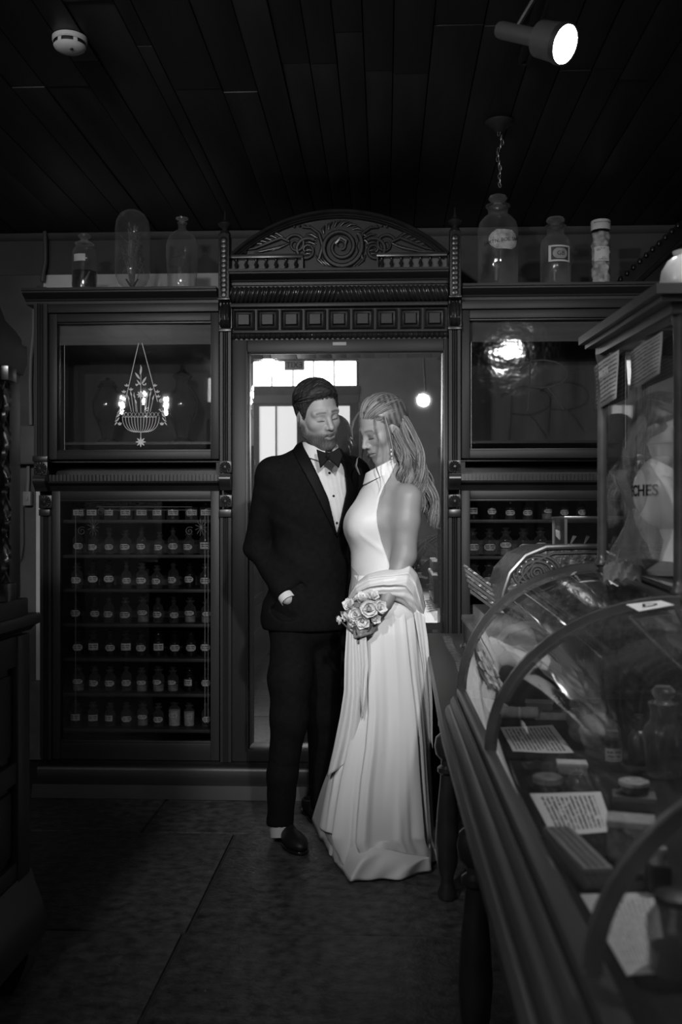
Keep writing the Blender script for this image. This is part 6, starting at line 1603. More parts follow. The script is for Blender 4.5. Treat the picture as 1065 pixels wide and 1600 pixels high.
# shirt, jacket, lapels, trousers
INV = 1/379.0
VOP = [(471, 690), (484, 717), (498, 746), (513, 780), (526, 839), (534, 799), (541, 767), (538, 733), (532, 704), (520, 686), (490, 678)]
def in_poly(p, poly):
    u, v = PX(p); return sd_poly(u, v, poly)*INV
def shirt_fn(p):
    d = torso_m(p)-.002+.0016*np.sin((PX(p)[0]-PX(p)[1]*.18)*0.9)*0.4
    reg = in_poly(p, [(466, 690), (482, 720), (498, 756), (512, 790), (524, 850), (536, 850), (545, 780), (545, 730), (536, 700), (520, 684), (490, 678)])
    return np.maximum(smax(d, reg, .004), p[..., 1]-4.09)
V, Qd = nets(shirt_fn, (-.42, 3.86, 1.18), (-.10, 4.12, 1.68), .005); V = smooth_mesh(V, Qd, 2)
mesh_np('shirt_front', lift(V, groom), Qd, M_SHIRT, groom)
def wrinkle(p, a, f, s): return a*np.sin(f*(p[..., 2]*1.0+p[..., 0]*.55)+2.2*vnoise(p, 7, s))*sstep(vnoise(p, 9, s+1), -.1, .8)
def jacket_fn(p):
    d = torso_m(p)-.013
    d = smin(d, chain(p, [sh_r+npv((0.004, 0, .006)), el_r, wr_r-npv((.008, 0, -.016))], [.060, .050, .037], .025), .035)
    d = smin(d, chain(p, [sh_l+npv((0, 0, .006)), el_l, wr_l], [.060, .050, .037], .025), .035)
    d = d+wrinkle(p, .0035, 70, 12)
    tail = sd_ell(p, g(478, 965, .05), (.180, .132, .16)); d = smin(d, tail, .05)
    d = smax(d, g(480, 985)[2]-p[..., 2], .006)
    wr = wr_r; ax_ = (wr_r-el_r)/np.linalg.norm(wr_r-el_r)
    near = np.linalg.norm(p-wr_r, axis=-1) < .09
    cut = (p-(wr_r-ax_*.016))@ax_; d = np.where(near & (np.linalg.norm(p-g(478, 940, .05), axis=-1) > .15), np.maximum(d, cut), d)
    v = in_poly(p, VOP); d = np.where(p[..., 1] < 4.10, smax(d, -v, .004), d)
    nk = sd_cap(p, g(501, 660, -.01), g(497, 730, .045), .069, .074); return smax(d, -nk, .006)
V, Qd = nets(jacket_fn, (-.72, 3.80, .84), (.24, 4.42, 1.70), .0065); V = smooth_mesh(V, Qd, 2)
mesh_np('jacket', lift(V, groom), Qd, M_BLACK, groom)
LAPL = [(474, 688), (463, 694), (456, 704), (463, 718), (474, 738), (486, 760), (503, 794), (525, 838), (527, 836), (513.5, 780), (498.5, 746), (484.5, 717), (474, 697)]
LAPR = [(531, 700), (545, 700), (556, 720), (560, 745), (556, 778), (543, 812), (527, 840), (525, 838), (534, 799), (541, 767), (538, 733), (532, 708)]
for poly in (LAPL, LAPR):
    fn = lambda p: np.maximum(smax(np.abs(torso_m(p)-.018)-.0045, in_poly(p, poly), .003), p[..., 1]-4.12)
    V, Qd = nets(fn, (-.46, 3.84, 1.18), (-.02, 4.14, 1.70), .0045); V = smooth_mesh(V, Qd, 1)
    mesh_np('lapel', lift(V, groom), Qd, M_SATINB, groom)
# wing collar standing round the neck, open at the throat
cc_ = g(500, 700, 0.0); rgs = []
fa = math.radians(33)
for i in range(37):
    a = fa-PI/2+math.radians(14)+(2*PI-math.radians(28))*i/36
    fx, fy = math.cos(a), math.sin(a); fr_k = max(0, math.cos(a-(fa-PI/2)))
    c0 = cc_+npv((.070*fx, .070*fy, 0)); zt_, zb_ = .022-.030*fr_k, -.030-.030*fr_k
    tip = max(0, 1-abs(abs(i-18)-18)/3.0)
    rgs.append([c0+npv((0, 0, zt_)), c0+npv((.004*fx, .004*fy, zt_)), c0+npv((.010*fx+.01*tip*fx, .010*fy+.012*tip*fy, zb_-.012*tip)), c0+npv((.004*fx, .004*fy, zb_))])
b = MB().ring_loft([[tuple(q) for q in r] for r in rgs]); wpart(b, 'shirt_collar', M_SHIRT, groom)
# bow tie
yb_ = g(512, 714)[1]-.150
def bow_fn(p):
    L1 = sd_poly(*PX(p), [(494, 702), (500, 732), (506, 726), (513, 718), (513, 708), (505, 706)])*INV
    R1 = sd_poly(*PX(p), [(511, 709), (522, 704), (530, 699), (536, 712), (529, 732), (521, 724), (512, 718)])*INV
    u, v = PX(p)
    yy = p[..., 1]-(yb_+.004+.0004*np.abs(u-512))
    th = .007+.00030*np.abs(u-512)
    d = np.minimum(smax(L1, np.abs(yy)-th, .004), smax(R1, np.abs(yy)-th, .004))
    return smin(d, sd_ell(p, npv(P(512, 713, yb_+.006)), (.011, .012, .015)), .003)
V, Qd = nets(bow_fn, npv(P(488, 736, yb_))-npv((.01, .03, 0)), npv(P(540, 694, yb_))+npv((.01, .06, 0)), .0026); V = smooth_mesh(V, Qd, 1)
mesh_np('bow_tie', lift(V, groom), Qd, M_SATINB, groom)
def surf_y(fn, px, py, y0=3.80, y1=4.15):
    ys = np.linspace(y0, y1, 400); pts = np.array([npv(P(px, py, y)) for y in ys]); d = fn(pts); k = np.argmax(d < 0); return ys[k] if (d < 0).any() else None
for px, py in ((514.5, 739), (521, 775), (526, 817)):
    y = surf_y(lambda p: torso_m(p)-.002, px, py) or 3.97
    q = P(px, py, y); wpart(MB().lathe([(0.0055, 0.002), (0.005, -.003), (0.0005, -.0045)], 12, tuple(q), axis='y'), 'shirt_stud', M_DARKGL, groom)
# shirt cuff
ax_ = (wr_r-el_r)/np.linalg.norm(wr_r-el_r); e1 = np.cross(ax_, (0, 0, 1)); e1 /= np.linalg.norm(e1); e2 = np.cross(ax_, e1)
rgs = []
for t_, r_ in ((-.03, .033), (-.004, .0345), (.012, .0335), (.012, .030), (-.03, .029)):
    rgs.append([tuple(wr_r+ax_*t_+(e1*math.cos(a)+e2*math.sin(a))*r_) for a in [2*PI*k/24 for k in range(24)]])
wpart(MB().ring_loft(rgs, cap=False), 'shirt_cuff', M_SHIRT, groom)
def trouser_fn(p):
    d = sd_ell(p, g(480, 965, .05), (.168, .120, .13))
    lr = chain(p, [hip_r, g(453, 1060, .0), kn_r, g(441, 1210, .0), an_r+npv((0, 0, -.02))], [.092, .088, .076, .060, .056], .03)
    ll = chain(p, [hip_l, kn_l, an_l+npv((0, 0, -.04))], [.092, .072, .055], .03)
    d = smin(smin(d, lr, .04), ll, .03)+wrinkle(p, .003, 40, 31)
    d = smax(d, an_r[2]-.004-p[..., 2]-(p[..., 1]-an_r[1])*.1, .004)
    return d
V, Qd = nets(trouser_fn, (-.66, 3.86, .04), (-.04, 4.58, 1.06), .008); V = smooth_mesh(V, Qd, 2)
mesh_np('trousers', lift(V, groom), Qd, M_BLACK, groom)
# shoes + pale sock on the near foot
def shoe(heel, toe, nm):
    heel, toe = npv(heel), npv(toe); ax_ = toe-heel; L_ = np.linalg.norm(ax_); ax_ /= L_; sd_ = np.cross((0, 0, 1), ax_)
    R_ = np.stack([ax_, sd_, npv((0, 0, 1))])
    def fn(p):
        q = (p-heel)@R_.T
        d = sd_ell(q, (L_*.70, 0, .030), (L_*.33, .046, .036))
        d = smin(d, sd_ell(q, (L_*.24, 0, .040), (L_*.25, .036, .046)), .04)
        op = sd_ell(q, (L_*.22, 0, .085), (L_*.20, .030, .040)); d = smax(d, -op, .006)
        return smax(d, .012-q[..., 2], .004)
    V, Qd = nets(fn, np.minimum(heel, toe)-npv((.07, .07, 0)), np.maximum(heel, toe)+npv((.07, .07, .12)), .005); V = smooth_mesh(V, Qd, 1)
    s_ = mesh_np('shoe', lift(V, groom), Qd, M_SHOE, groom)
    def sole(p):
        q = (p-heel)@R_.T
        d2 = np.minimum(sd_ell(np.stack([q[..., 0], q[..., 1], 0*q[..., 2]], -1), (L_*.68, 0, 0), (L_*.345, .049, .05)), sd_ell(np.stack([q[..., 0], q[..., 1], 0*q[..., 2]], -1), (L_*.22, 0, 0), (L_*.25, .038, .05)))
        return np.maximum(d2, np.abs(q[..., 2]-.007)-.006)
    V, Qd = nets(sole, np.minimum(heel, toe)-npv((.07, .07, .005)), np.maximum(heel, toe)+npv((.07, .07, .02)), .0045)
    mesh_np('sole', lift(V, groom), Qd, M_DARKGL, s_)
shoe((-.445, 4.20, 0), (-.325, 3.905, 0), 'near'); shoe((-.36, 4.53, 0), (-.245, 4.27, 0), 'far')
b = MB().tube([tuple(an_r+npv((.004, -.01, .03))), tuple(an_r+npv((.004, -.015, -.02))), tuple(an_r+npv((.006, -.02, -.045)))], [.046, .044, .043], 16)
wpart(b, 'sock', mat('pale_sock', 0.33, 0.8, 0.2), groom)
# hair: cap with volume, then combed strands
def hairline(y): return np.interp(y, [-.12, -.085, -.05, -.025, -.008, .008, .022, .036, .055, .075, .10], [-.060, -.058, -.030, .012, .030, -.012, -.012, .046, .082, .092, .098])
def hair_m(p):
    q = ((p-HC)@HR.T)/HS
    vol = .001+.009*sstep(q[..., 2]-hairline(q[..., 1]), 0, .03)+.010*sstep(q[..., 2], .06, .13)+.004*sstep(q[..., 1], .02, .07)+.0012*vnoise(q, 45, 15)
    d = sd_ell(q, (0, -.018, .045), (.075, .097, .088))-vol
    d = d+.0012*np.sin((q[..., 1]*1.0-q[..., 0]*.45+.3*q[..., 2])*300+4*vnoise(q, 40, 5))*sstep(q[..., 2], .0, .05)
    return smax(d, hairline(q[..., 1])+.006*vnoise(q, 70, 19)-q[..., 2], .014)*HS
V, Qd = nets(hair_m, HC-.15, HC+.16, .003); V = smooth_mesh(V, Qd, 1, .4)
qh = ((V-HC)@HR.T)/HS
o = mesh_np('hair', lift(V, groom), Qd, M_HAIRM, groom, np.clip(.022*(1+.5*vnoise(qh, 160, 6)), .006, .1))
st = Strands(); rs_ = random.Random(4)
for k in range(620):
    x_ = rs_.uniform(-.07, .072); y_ = rs_.uniform(-.085, .088); zt_ = 1-(x_/.075)**2-((y_+.018)/.107)**2
    if zt_ <= 0.12: continue
    q = npv((x_, y_, .045+.088*math.sqrt(zt_))); pts = []
    dv = npv((.9 if x_ > -.03 else -.5, -.55+.2*rs_.random(), -.1)); of = rs_.uniform(.009, .022)
    for i in range(7):
        c_ = npv((0, -.018, .045)); n_ = (q-c_)/npv((.075, .097, .088))**2; n_ /= np.linalg.norm(n_)
        kk = np.linalg.norm((q-c_)/npv((.075, .097, .088))); s_ = c_+(q-c_)/kk
        if s_[2] < hairline(s_[1])+.010: break
        vol = of*(.65+.35*sstep(s_[2], .05, .12)); pts.append(tuple(HC+(HS*(s_+n_*vol))@HR-npv(groom.location)))
        t_ = dv-n_*(dv@n_); t_ /= np.linalg.norm(t_); q = s_+t_*.010
    if len(pts) > 2: st.add(pts, [.0011]*(len(pts)-1)+[.0004], rs_.choice([.015, .03, .06, .11]))
for k in range(260):                                   # short fringe along the hairline
    y_ = rs_.uniform(-.01, .10); sg_ = rs_.choice((-1, 1)); zh = float(hairline(y_))+rs_.uniform(-.004, .006); rem = 1-((y_+.018)/.097)**2-((zh-.045)/.088)**2
    x_ = sg_*.075*math.sqrt(rem) if rem > 0 else rs_.uniform(-.05, .05)
    q = npv((x_, y_, zh)); pts = []
    for i in range(5):
        c_ = npv((0, -.018, .045)); E_ = npv((.075, .097, .088)); kk = np.linalg.norm((q-c_)/E_); s_ = c_+(q-c_)/kk; n_ = (s_-c_)/E_**2; n_ /= np.linalg.norm(n_)
        pts.append(tuple(HC+(HS*(s_+n_*(.0005+.003*i)))@HR-npv(groom.location)))
        dv = npv((.35, -.75, .55)); t_ = dv-n_*(dv@n_); t_ /= np.linalg.norm(t_); q = s_+t_*.006
    st.add(pts, [.0006, .0009, .0009, .0008, .0004], rs_.choice([.015, .03, .05]))
st.build('hair_strands', M_HAIRM, o)
# ------------------------------------------------------------------ bride
BY = 3.93
def bb(px, py, dy=0.0): return npv(P(px, py, BY+dy))
bride = thing('person', 'woman with long blond half-up hair in a halter-neck satin gown, looking down', 'person', (0.02, 3.93, 0))
BC = bb(597, 674, -.02); BR = head_axes(-57, 27, -4); BS = .96
nk = (bb(606, 712, .0), bb(612, 765, .01), .046, .052)
bparts = [build_head(BC, BR, BS, False, nk, .29)]
bsh, bel, bwr = bb(638, 778, -.10), bb(632, 868, -.115), bb(603, 940, -.175)
fsh, fel, fwr = bb(580, 776, .10), bb(566, 868, .06), bb(557, 935, -.09)
def torso_b(p):
    a = math.radians(-48); Rz = np.array([[math.cos(a), math.sin(a), 0], [-math.sin(a), math.cos(a), 0], [0, 0, 1]])
    d = sd_ell(p, bb(600, 808, .0), (.135, .095, .155), Rz)
    d = smin(d, sd_cap(p, bb(634, 776, -.08), bb(584, 774, .09), .040), .05)
    d = smin(d, sd_cap(p, bb(608, 745, .0), bb(606, 775, 0), .055, .07), .04)
    d = smin(d, sd_ell(p, bb(571, 822, -.055), (.062, .056, .068)), .07)
    d = smin(d, sd_ell(p, bb(566, 824, .03), (.062, .056, .066)), .07)
    d = smin(d, sd_ell(p, bb(592, 885, .0), (.118, .092, .13), Rz), .06)
    d = smin(d, sd_ell(p, bb(600, 955, .0), (.150, .140, .12), Rz), .06)
    return d
def upper_b(p):
    d = torso_b(p); d = smin(d, sd_cap(p, *nk), .03)
    d = smin(d, chain(p, [bsh, bb(634, 815, -.105), bel], [.052, .052, .044], .02), .03)
    d = smin(d, chain(p, [bel, bwr], [.043, .028], .02), .02)
    d = smin(d, chain(p, [fsh, fel], [.048, .040], .02), .03)
    return smin(d, chain(p, [fel, fwr], [.040, .028], .02), .02)
V, Qd = nets(upper_b, (-.22, 3.62, .95), (.26, 4.16, 1.56), .0052); V = smooth_mesh(V, Qd, 2)
bparts.append((V, Qd, .25*(1+0.05*vnoise(V, 40, 3))))
V, Qd = nets(lambda p: np.minimum(chain(p, [bb(590, 975, -.06), bb(590, 1130, -.05), bb(600, 1290, -.04)], [.085, .055, .035]), chain(p, [bb(605, 975, .07), bb(605, 1130, .08), bb(610, 1280, .10)], [.085, .055, .035])), (-.2, 3.7, .05), (.22, 4.2, 1.02), .014)
bparts.append((V, Qd, np.full(len(V), .38)))
# near hand closed round the stems, far hand behind
hp0, hp1 = bb(598, 948, -.190), bb(580, 975, -.205)
fg = [[bb(578, 970+6.0*k, -.215), bb(566-1.0*k, 976+5.5*k, -.238), bb(553+0.8*k, 980+5.0*k, -.222), bb(549+1.5*k, 982+4.6*k, -.198)] for k in range(4)]
bparts.append(hand_mesh([bwr, hp0], [.026, .022], [hp0, hp1, hp0+npv((-.006, .0, .012)), bb(578, 982, -.205)], [.019, .019], fg, [bb(590, 958, -.215), bb(578, 958, -.235), bb(567, 961, -.232)], .25, fr=.0078))
hq0, hq1 = bb(560, 950, -.125), bb(566, 975, -.15)
fq = [[bb(566+2*k, 968+5*k, -.15), bb(573+2*k, 972+5*k, -.165), bb(574+2*k, 976+5*k, -.18)] for k in range(4)]
bparts.append(hand_mesh([fwr, hq0], [.026, .022], [hq0, hq1], [.020, .020], fq, [bb(556, 958, -.15), bb(556, 968, -.165), bb(560, 976, -.17)], .38, fr=.0078))
V, Qd, c = join(bparts); mesh_np('body', lift(V, bride), Qd, M_SKIN, bride, c)
q = bb(557, 990, -.233)
b = MB().lathe([(.0088, -.002), (.0098, 0), (.0088, .002)], 14, (0, 0, 0)); b.v = [tuple(Matrix.Rotation(1.3, 3, 'Y')@Vector(v)+Vector(q)) for v in b.v]
wpart(b, 'finger_ring', mat('ring_silver', 0.7, 0.15, 0.5, metal=1.0), bride)

# halter bodice cut from the torso surface
ARM = [(530, 700), (612, 718), (619, 724), (611, 742), (600, 760), (593, 778), (589, 800), (590, 822), (596, 846), (604, 868), (611, 890), (640, 905), (700, 940), (700, 1000), (500, 1000), (500, 700)]
BINV = 1/395.0
def bodice_fn(p):
    tb_ = torso_b(p); u, v = PX(p)
    nkd = sd_cap(p, bb(606, 724, 0), nk[1], .050, .062); tt = smin(tb_, nkd, .03)
    fold = .0030*np.exp(-((v-(835+(u-562)*.75))/5.0)**2)*sstep(u, 556, 566)*sstep(604-u, 0, 10)
    sh_ = tt-.0075-fold
    reg = sd_poly(u, v, ARM)*BINV
    back = (p[..., 1]-BY-.05)                            # far side is always covered
    reg = np.where(back > 0, np.minimum(reg, -back), reg)
    topcut = (726+(608-u)*.26-v)*BINV
    return smax(smax(sh_, reg, .003), topcut, .003)
V, Qd = nets(bodice_fn, (-.24, 3.66, .93), (.24, 4.14, 1.56), .0042); V = smooth_mesh(V, Qd, 2)
mesh_np('bodice', lift(V, bride), Qd, M_SATIN, bride)
# folded stand collar
rgs = []
for i in range(41):
    a = 2*PI*i/40; fx, fy = math.cos(a), math.sin(a)
    c0 = bb(594+0, 737, .0)+npv((.004, 0, 0)); tilt = .030*fx
    r1 = .060
    rgs.append([c0+npv((r1*fx*.98, r1*fy, .024+tilt)), c0+npv((r1*fx*1.05, r1*fy*1.05, .022+tilt)), c0+npv(((r1+.010)*fx*1.05, (r1+.010)*fy, -.022+tilt)), c0+npv((r1*fx, r1*fy, -.020+tilt))])
wpart(MB().ring_loft([[tuple(q) for q in r] for r in rgs], cap=False), 'stand_collar', M_SATIN, bride)

# gown skirt: rings from waist to puddled hem with running folds
NA = 288
floor_pts = [G(px, py, 0) for px, py in ((490, 1284), (502, 1306), (513, 1326), (528, 1352), (546, 1371), (575, 1371), (605, 1369), (640, 1364), (674, 1357))]
floor_pts = [(p.x, p.y) for p in floor_pts]+[(.21, 3.88), (.20, 4.05), (.12, 4.2), (-.05, 4.28), (-.2, 4.38)]
fc = npv((0.0, 3.95))
def polar(poly, c, n=NA):
    ang = []; rad = []
    P2 = np.array(poly)-c; out = []
    for k in range(n):
        a = 2*PI*k/n; d = npv((math.sin(a), -math.cos(a))); best = 0
        for i in range(len(P2)):
            p, q = P2[i], P2[(i+1) % len(P2)]; e = q-p; den = d[0]*e[1]-d[1]*e[0]
            if abs(den) < 1e-9: continue
            t = (p[0]*e[1]-p[1]*e[0])/den; s_ = (p[0]*d[1]-p[1]*d[0])/den
            if t > 0 and -1e-6 <= s_ <= 1+1e-6: best = max(best, t)
        out.append(best)
    out = np.array(out)
    for _ in range(6): out = (out+np.roll(out, 1)+np.roll(out, -1))/3
    return out
RF = polar(floor_pts, fc)
prof = [(898, 549, 640, .098, .10), (920, 545, 652, .125, .13), (950, 542, 659, .15, .15), (985, 541, 661, .165, .16), (1040, 541, 664, .175, .175), (1100, 538, 669, .185, .19), (1150, 529, 672, .20, .21), (1200, 515, 674, .215, .23), (1250, 505, 676, .235, .26), (1285, 499, 677, .25, .28)]
A_ = np.array([2*PI*k/NA for k in range(NA)]); SA, CA_ = np.sin(A_), -np.cos(A_)
def foldf(a, t):
    """lapped folds in angle (0 = towards camera, + = right): steep on one side, long on the other"""
    out = np.zeros_like(a)
    for a0, da, wl, wr, h_ in ((-1.25, -.05, .10, .30, .9), (-.80, .05, .05, .22, 1.1), (-.46, .16, .035, .16, 1.2), (-.22, .10, .16, .30, .55), (.50, .34, .30, .035, 1.0), (.80, .28, .22, .04, .9), (1.15, .15, .20, .05, .8), (1.7, 0, .2, .1, .8), (2.3, 0, .2, .15, .8), (2.9, 0, .2, .2, .8), (-2.5, 0, .2, .2, .8), (-1.8, 0, .15, .2, .8)):
        c_ = a0+da*t; dlt = (a-c_+PI) % (2*PI)-PI; w = np.where(dlt < 0, wl, wr); out += h_*np.exp(-(dlt/w)**2)
    for a0, da, w, h_ in ((-1.05, .04, .05, .45), (-.62, .12, .045, -.4), (-.30, .14, .05, .35), (-.02, .12, .10, -.35), (.20, .22, .07, .40), (.36, .30, .06, -.35), (.66, .30, .05, .4), (.97, .22, .05, -.4), (1.3, .1, .06, .4)):
        dlt = (a-a0-da*t+PI) % (2*PI)-PI; out += h_*np.exp(-(dlt/w)**2)*(.55+.45*np.sin(t*5+a0*7))
    return out-.6
a_s = (A_+PI) % (2*PI)-PI
rings = []
zf_ = bb(600, 1285)[2]
for i in range(90):
    s_ = i/89
    py = 898+(1285-898)*s_
    l, r, f_, b_ = [np.interp(py, [q[0] for q in prof], [q[k] for q in prof]) for k in (1, 2, 3, 4)]
    cL, cR = bb(l, py), bb(r, py); cx_ = (cL[0]+cR[0])/2; rx = (cR[0]-cL[0])/2
    t = max(0, (py-930)/(1285-930)); amp = .004+.030*t**0.8
    fo = foldf(a_s, t)*amp; edge = np.abs(SA)**6
    ry = np.where(CA_ < 0, f_, b_); n_ = 2.1
    k = (np.abs(SA)**n_+np.abs(CA_)**n_)**(-1/n_)
    X = cx_+(rx*k+fo*(1-.75*edge))*SA; Y = BY+(ry*k+fo)*CA_
    rings.append(np.stack([X, Y, np.full(NA, cL[2])], -1))
base = rings[-1]
wob = 1+.035*np.sin(a_s*5+1)+.03*np.sin(a_s*9+2.2)+.02*np.sin(a_s*17)
for i, (z_, k_) in enumerate(((.108, .22), (.092, .42), (.074, .62), (.056, .80), (.042, .93), (.030, 1.0), (.018, 1.02), (.008, 1.01), (.004, .97))):
    Xf, Yf = fc[0]+RF*wob*SA, fc[1]+RF*wob*CA_
    kk = min(1, k_); ov = max(0, k_-1)
    X = base[:, 0]*(1-kk)+Xf*kk+ov*Xf*.5; Y = base[:, 1]*(1-kk)+Yf*kk
    lump = (.026*np.sin(a_s*5+i*.45+.8)+.020*np.sin(a_s*11-i*.6)+.012*np.sin(a_s*19+i))*(.35+.65*min(1, (.12-z_)/.05))*min(1, z_/.04)*.8
    rings.append(np.stack([X, Y, np.maximum(.003, z_+lump*(z_ > .012))], -1))
Vr = np.concatenate(rings); nr = len(rings)
Qr = np.array([(i*NA+j, i*NA+(j+1) % NA, (i+1)*NA+(j+1) % NA, (i+1)*NA+j) for i in range(nr-1) for j in range(NA)])
o = mesh_np('skirt', lift(Vr, bride), Qr, M_SATIN, bride)
md = o.modifiers.new('smooth', 'SUBSURF'); md.levels = 1; md.render_levels = 1
# bunched overskirt swept over the forearm
TOP = [(543, 932), (554, 912), (574, 898), (600, 891), (622, 886), (640, 882), (652, 898), (660, 922), (665, 946)]
BOT = [(550, 944), (563, 940), (580, 938), (598, 934), (612, 936), (628, 945), (641, 955), (651, 964), (660, 968)]
DEP = [-.13, -.165, -.19, -.20, -.20, -.19, -.165, -.13, -.09]
rows_ = []; NS, NT = 90, 64
for i in range(NS):
    s_ = i/(NS-1); k9 = np.linspace(0, 1, 9)
    ta = npv((np.interp(s_, k9, [q[0] for q in TOP]), np.interp(s_, k9, [q[1] for q in TOP]))); bo = npv((np.interp(s_, k9, [q[0] for q in BOT]), np.interp(s_, k9, [q[1] for q in BOT])))
    dp = np.interp(s_, k9, DEP); row = []
    for j in range(NT):
        t = j/(NT-1)*1.24-.12; tc = min(1, max(0, t))
        bul = math.sin(PI*min(1, max(0, .06+.88*t)))**.6 if 0 <= t <= 1 else 0
        ph = t*3.1+.55*math.sin(s_*3.4+.4)+.22*math.sin(s_*9+1.3)-.35*s_
        saw = (ph % 1.0); saw = saw**1.6 if saw < .88 else (1-saw)/.12*.815
        ph2 = t*5.3-.9*math.sin(s_*4.1)+.5*s_; saw2 = abs((ph2 % 1.0)-.5)*2
        env = math.sin(PI*tc)**.5*(.35+.65*math.sin(PI*min(1, .15+s_*.85)))
        y = BY+dp+.065-.065*bul+(0.05 if t < 0 or t > 1 else 0)*min(1, abs(t-tc)/.12)-env*(.017*saw+.006*saw2)
        wv = 1.2*math.sin(s_*13+1)*(1-t)+1.0*math.sin(s_*17)*t
        px, py = ta*(1-tc)+bo*tc; row.append(tuple(P(px, py+wv, y)))
    rows_.append(row)
o = wpart(MB().grid(rows_), 'draped_overskirt', M_SATIN, bride, angle=None)
o.data.polygons.foreach_set('use_smooth', [True]*len(o.data.polygons))
md = o.modifiers.new('relax', 'SMOOTH'); md.factor = .5; md.iterations = 3
md = o.modifiers.new('thickness', 'SOLIDIFY'); md.thickness = .003
# hanging sash panels
def panel(left, right, ydep, name, nfold=3, amp=.010, n=16, m=M_SATIN):
    rows_ = []
    L_ = len(left)
    tt = np.linspace(0, 1, 40)
    lx = np.interp(tt, np.linspace(0, 1, L_), [q[0] for q in left]); ly = np.interp(tt, np.linspace(0, 1, L_), [q[1] for q in left])
    rx_ = np.interp(tt, np.linspace(0, 1, len(right)), [q[0] for q in right]); ry_ = np.interp(tt, np.linspace(0, 1, len(right)), [q[1] for q in right])
    for i in range(40):
        row = []
        for j in range(n+1):
            u = j/n; px = lx[i]*(1-u)+rx_[i]*u; py = ly[i]*(1-u)+ry_[i]*u
            y = (ydep[0]*(1-tt[i])+ydep[1]*tt[i])+amp*math.sin(u*nfold*2*PI+tt[i]*2)*(.4+.6*tt[i])+.02*(u-.5)**2
            row.append(tuple(P(px, py, y)))
        rows_.append(row)
    b = MB().grid(rows_); o = wpart(b, name, m, bride, angle=None); 
    for pl in o.data.polygons: pl.use_smooth = True
    md = o.modifiers.new('thickness', 'SOLIDIFY'); md.thickness = .002; return o
panel([(541, 982), (538, 1030), (537, 1080), (531, 1120), (521, 1170), (511, 1213)], [(556, 984), (561, 1040), (563, 1090), (562, 1130), (560, 1160), (556, 1182)], (3.71, 3.80), 'hanging_sash', 2, .012)
panel([(556, 988), (560, 1040), (562, 1090), (566, 1120)], [(572, 996), (575, 1040), (570, 1090), (566, 1122)], (3.71, 3.75), 'hanging_sash', 1.5, .008, 10)
panel([(645, 950), (652, 990), (660, 1040), (666, 1110), (668, 1150)], [(662, 960), (668, 1000), (671, 1040), (675, 1090), (676, 1170)], (3.80, 3.86), 'hanging_sash', 1.5, .010, 12)

def flap(name, top, bot, seed, amp=.010, bulge=.02):
    """a lapping piece of train: top edge (px, py, depth) to a hem lying on the floor"""
    tt = np.linspace(0, 1, 44); kt = np.linspace(0, 1, len(top)); kb = np.linspace(0, 1, len(bot)); A1 = np.array([npv(P(*q)) for q in top]); B1 = np.array([npv(G(q[0], q[1], .004)) for q in bot]); rows_ = []
    for t in tt:
        a1 = npv([np.interp(t, kt, A1[:, k]) for k in range(3)]); b1 = npv([np.interp(t, kb, B1[:, k]) for k in range(3)]); row = []
        for j in range(17):
            u = j/16; p = a1*(1-u)+b1*u; sw = math.sin(PI*u)
            p[2] += bulge*sw+amp*sw*math.sin(t*11+u*3+seed)*.8; p[1] -= bulge*.8*sw+amp*(math.sin(t*17+seed)+.6*math.sin(t*29+u*4))*u
            p[2] = max(.003, p[2]); row.append(tuple(p))
        rows_.append(row)
    o = wpart(MB().grid(rows_), name, M_SATIN, bride, angle=None); o.data.polygons.foreach_set('use_smooth', [True]*len(o.data.polygons))
    md = o.modifiers.new('thickness', 'SOLIDIFY'); md.thickness = .003; return o
flap('train_flap', [(545, 1290, 3.74), (570, 1310, 3.70), (600, 1325, 3.685), (640, 1335, 3.70), (668, 1338, 3.74)], [(514, 1330), (530, 1358), (548, 1376), (585, 1376), (630, 1372), (674, 1362)], 1.0)
flap('train_flap', [(520, 1190, 3.97), (532, 1200, 3.92), (546, 1225, 3.86), (556, 1250, 3.84)], [(486, 1284), (498, 1308), (513, 1331), (540, 1334)], 2.6, .010, .03)
# earring
for k, (py, r_) in enumerate(((703, .0055), (709.5, .0062), (716, .0045))):
    q = bb(611.5+k*.6, py, -.105); wpart(MB().lathe([(0.0003, -r_), (r_*.7, -r_*.7), (r_, 0), (r_*.7, r_*.7), (0.0003, r_)], 12, tuple(q)), 'earring_bead', mat('pearl', 0.75, 0.15, 0.7), bride)

# hair: cap swept back to the crown, then long waves
def hairline_b(y): return np.interp(y, [-.12, -.06, -.03, -.005, .015, .03, .05, .075, .10], [-.075, -.065, -.030, .024, .036, .054, .078, .092, .100])
def hair_b(p):
    q = ((p-BC)@BR.T)/BS
    d = sd_ell(q, (0, -.018, .045), (.075, .097, .088))-(.0005+.007*sstep(q[..., 2]-hairline_b(q[..., 1]), 0, .03)+.012*sstep(-q[..., 1], -.04, .06))
    d = smin(d, sd_ell(q, (0, -.085, .060), (.050, .040, .045)), .03)
    d = smax(d, hairline_b(q[..., 1])-q[..., 2], .012)*BS
    fall = chain(p, [bb(628, 672, .02), bb(634, 705, -.01), bb(642, 738, -.03), bb(654, 772, -.02)], [.050, .046, .038, .016], .03)
    fall = smin(fall, chain(p, [bb(624, 690, -.04), bb(632, 725, -.06), bb(646, 752, -.06)], [.026, .026, .014], .02), .03)
    u, v = PX(p); fall = fall+.010+.0015*np.sin((u*.9-v*.35)*.9+2*vnoise(p, 12, 3))
    return smin(d, fall, .02)
V, Qd = nets(hair_b, (-.12, 3.74, 1.38), (.24, 4.10, 1.90), .0034); V = smooth_mesh(V, Qd, 1, .4)
u, v = PX(V); colr = np.clip(0.105*(1+.45*np.sin((u*.9-v*.35)*.8+3*vnoise(V, 14, 8))+.3*vnoise(V, 120, 2)), .04, .4)
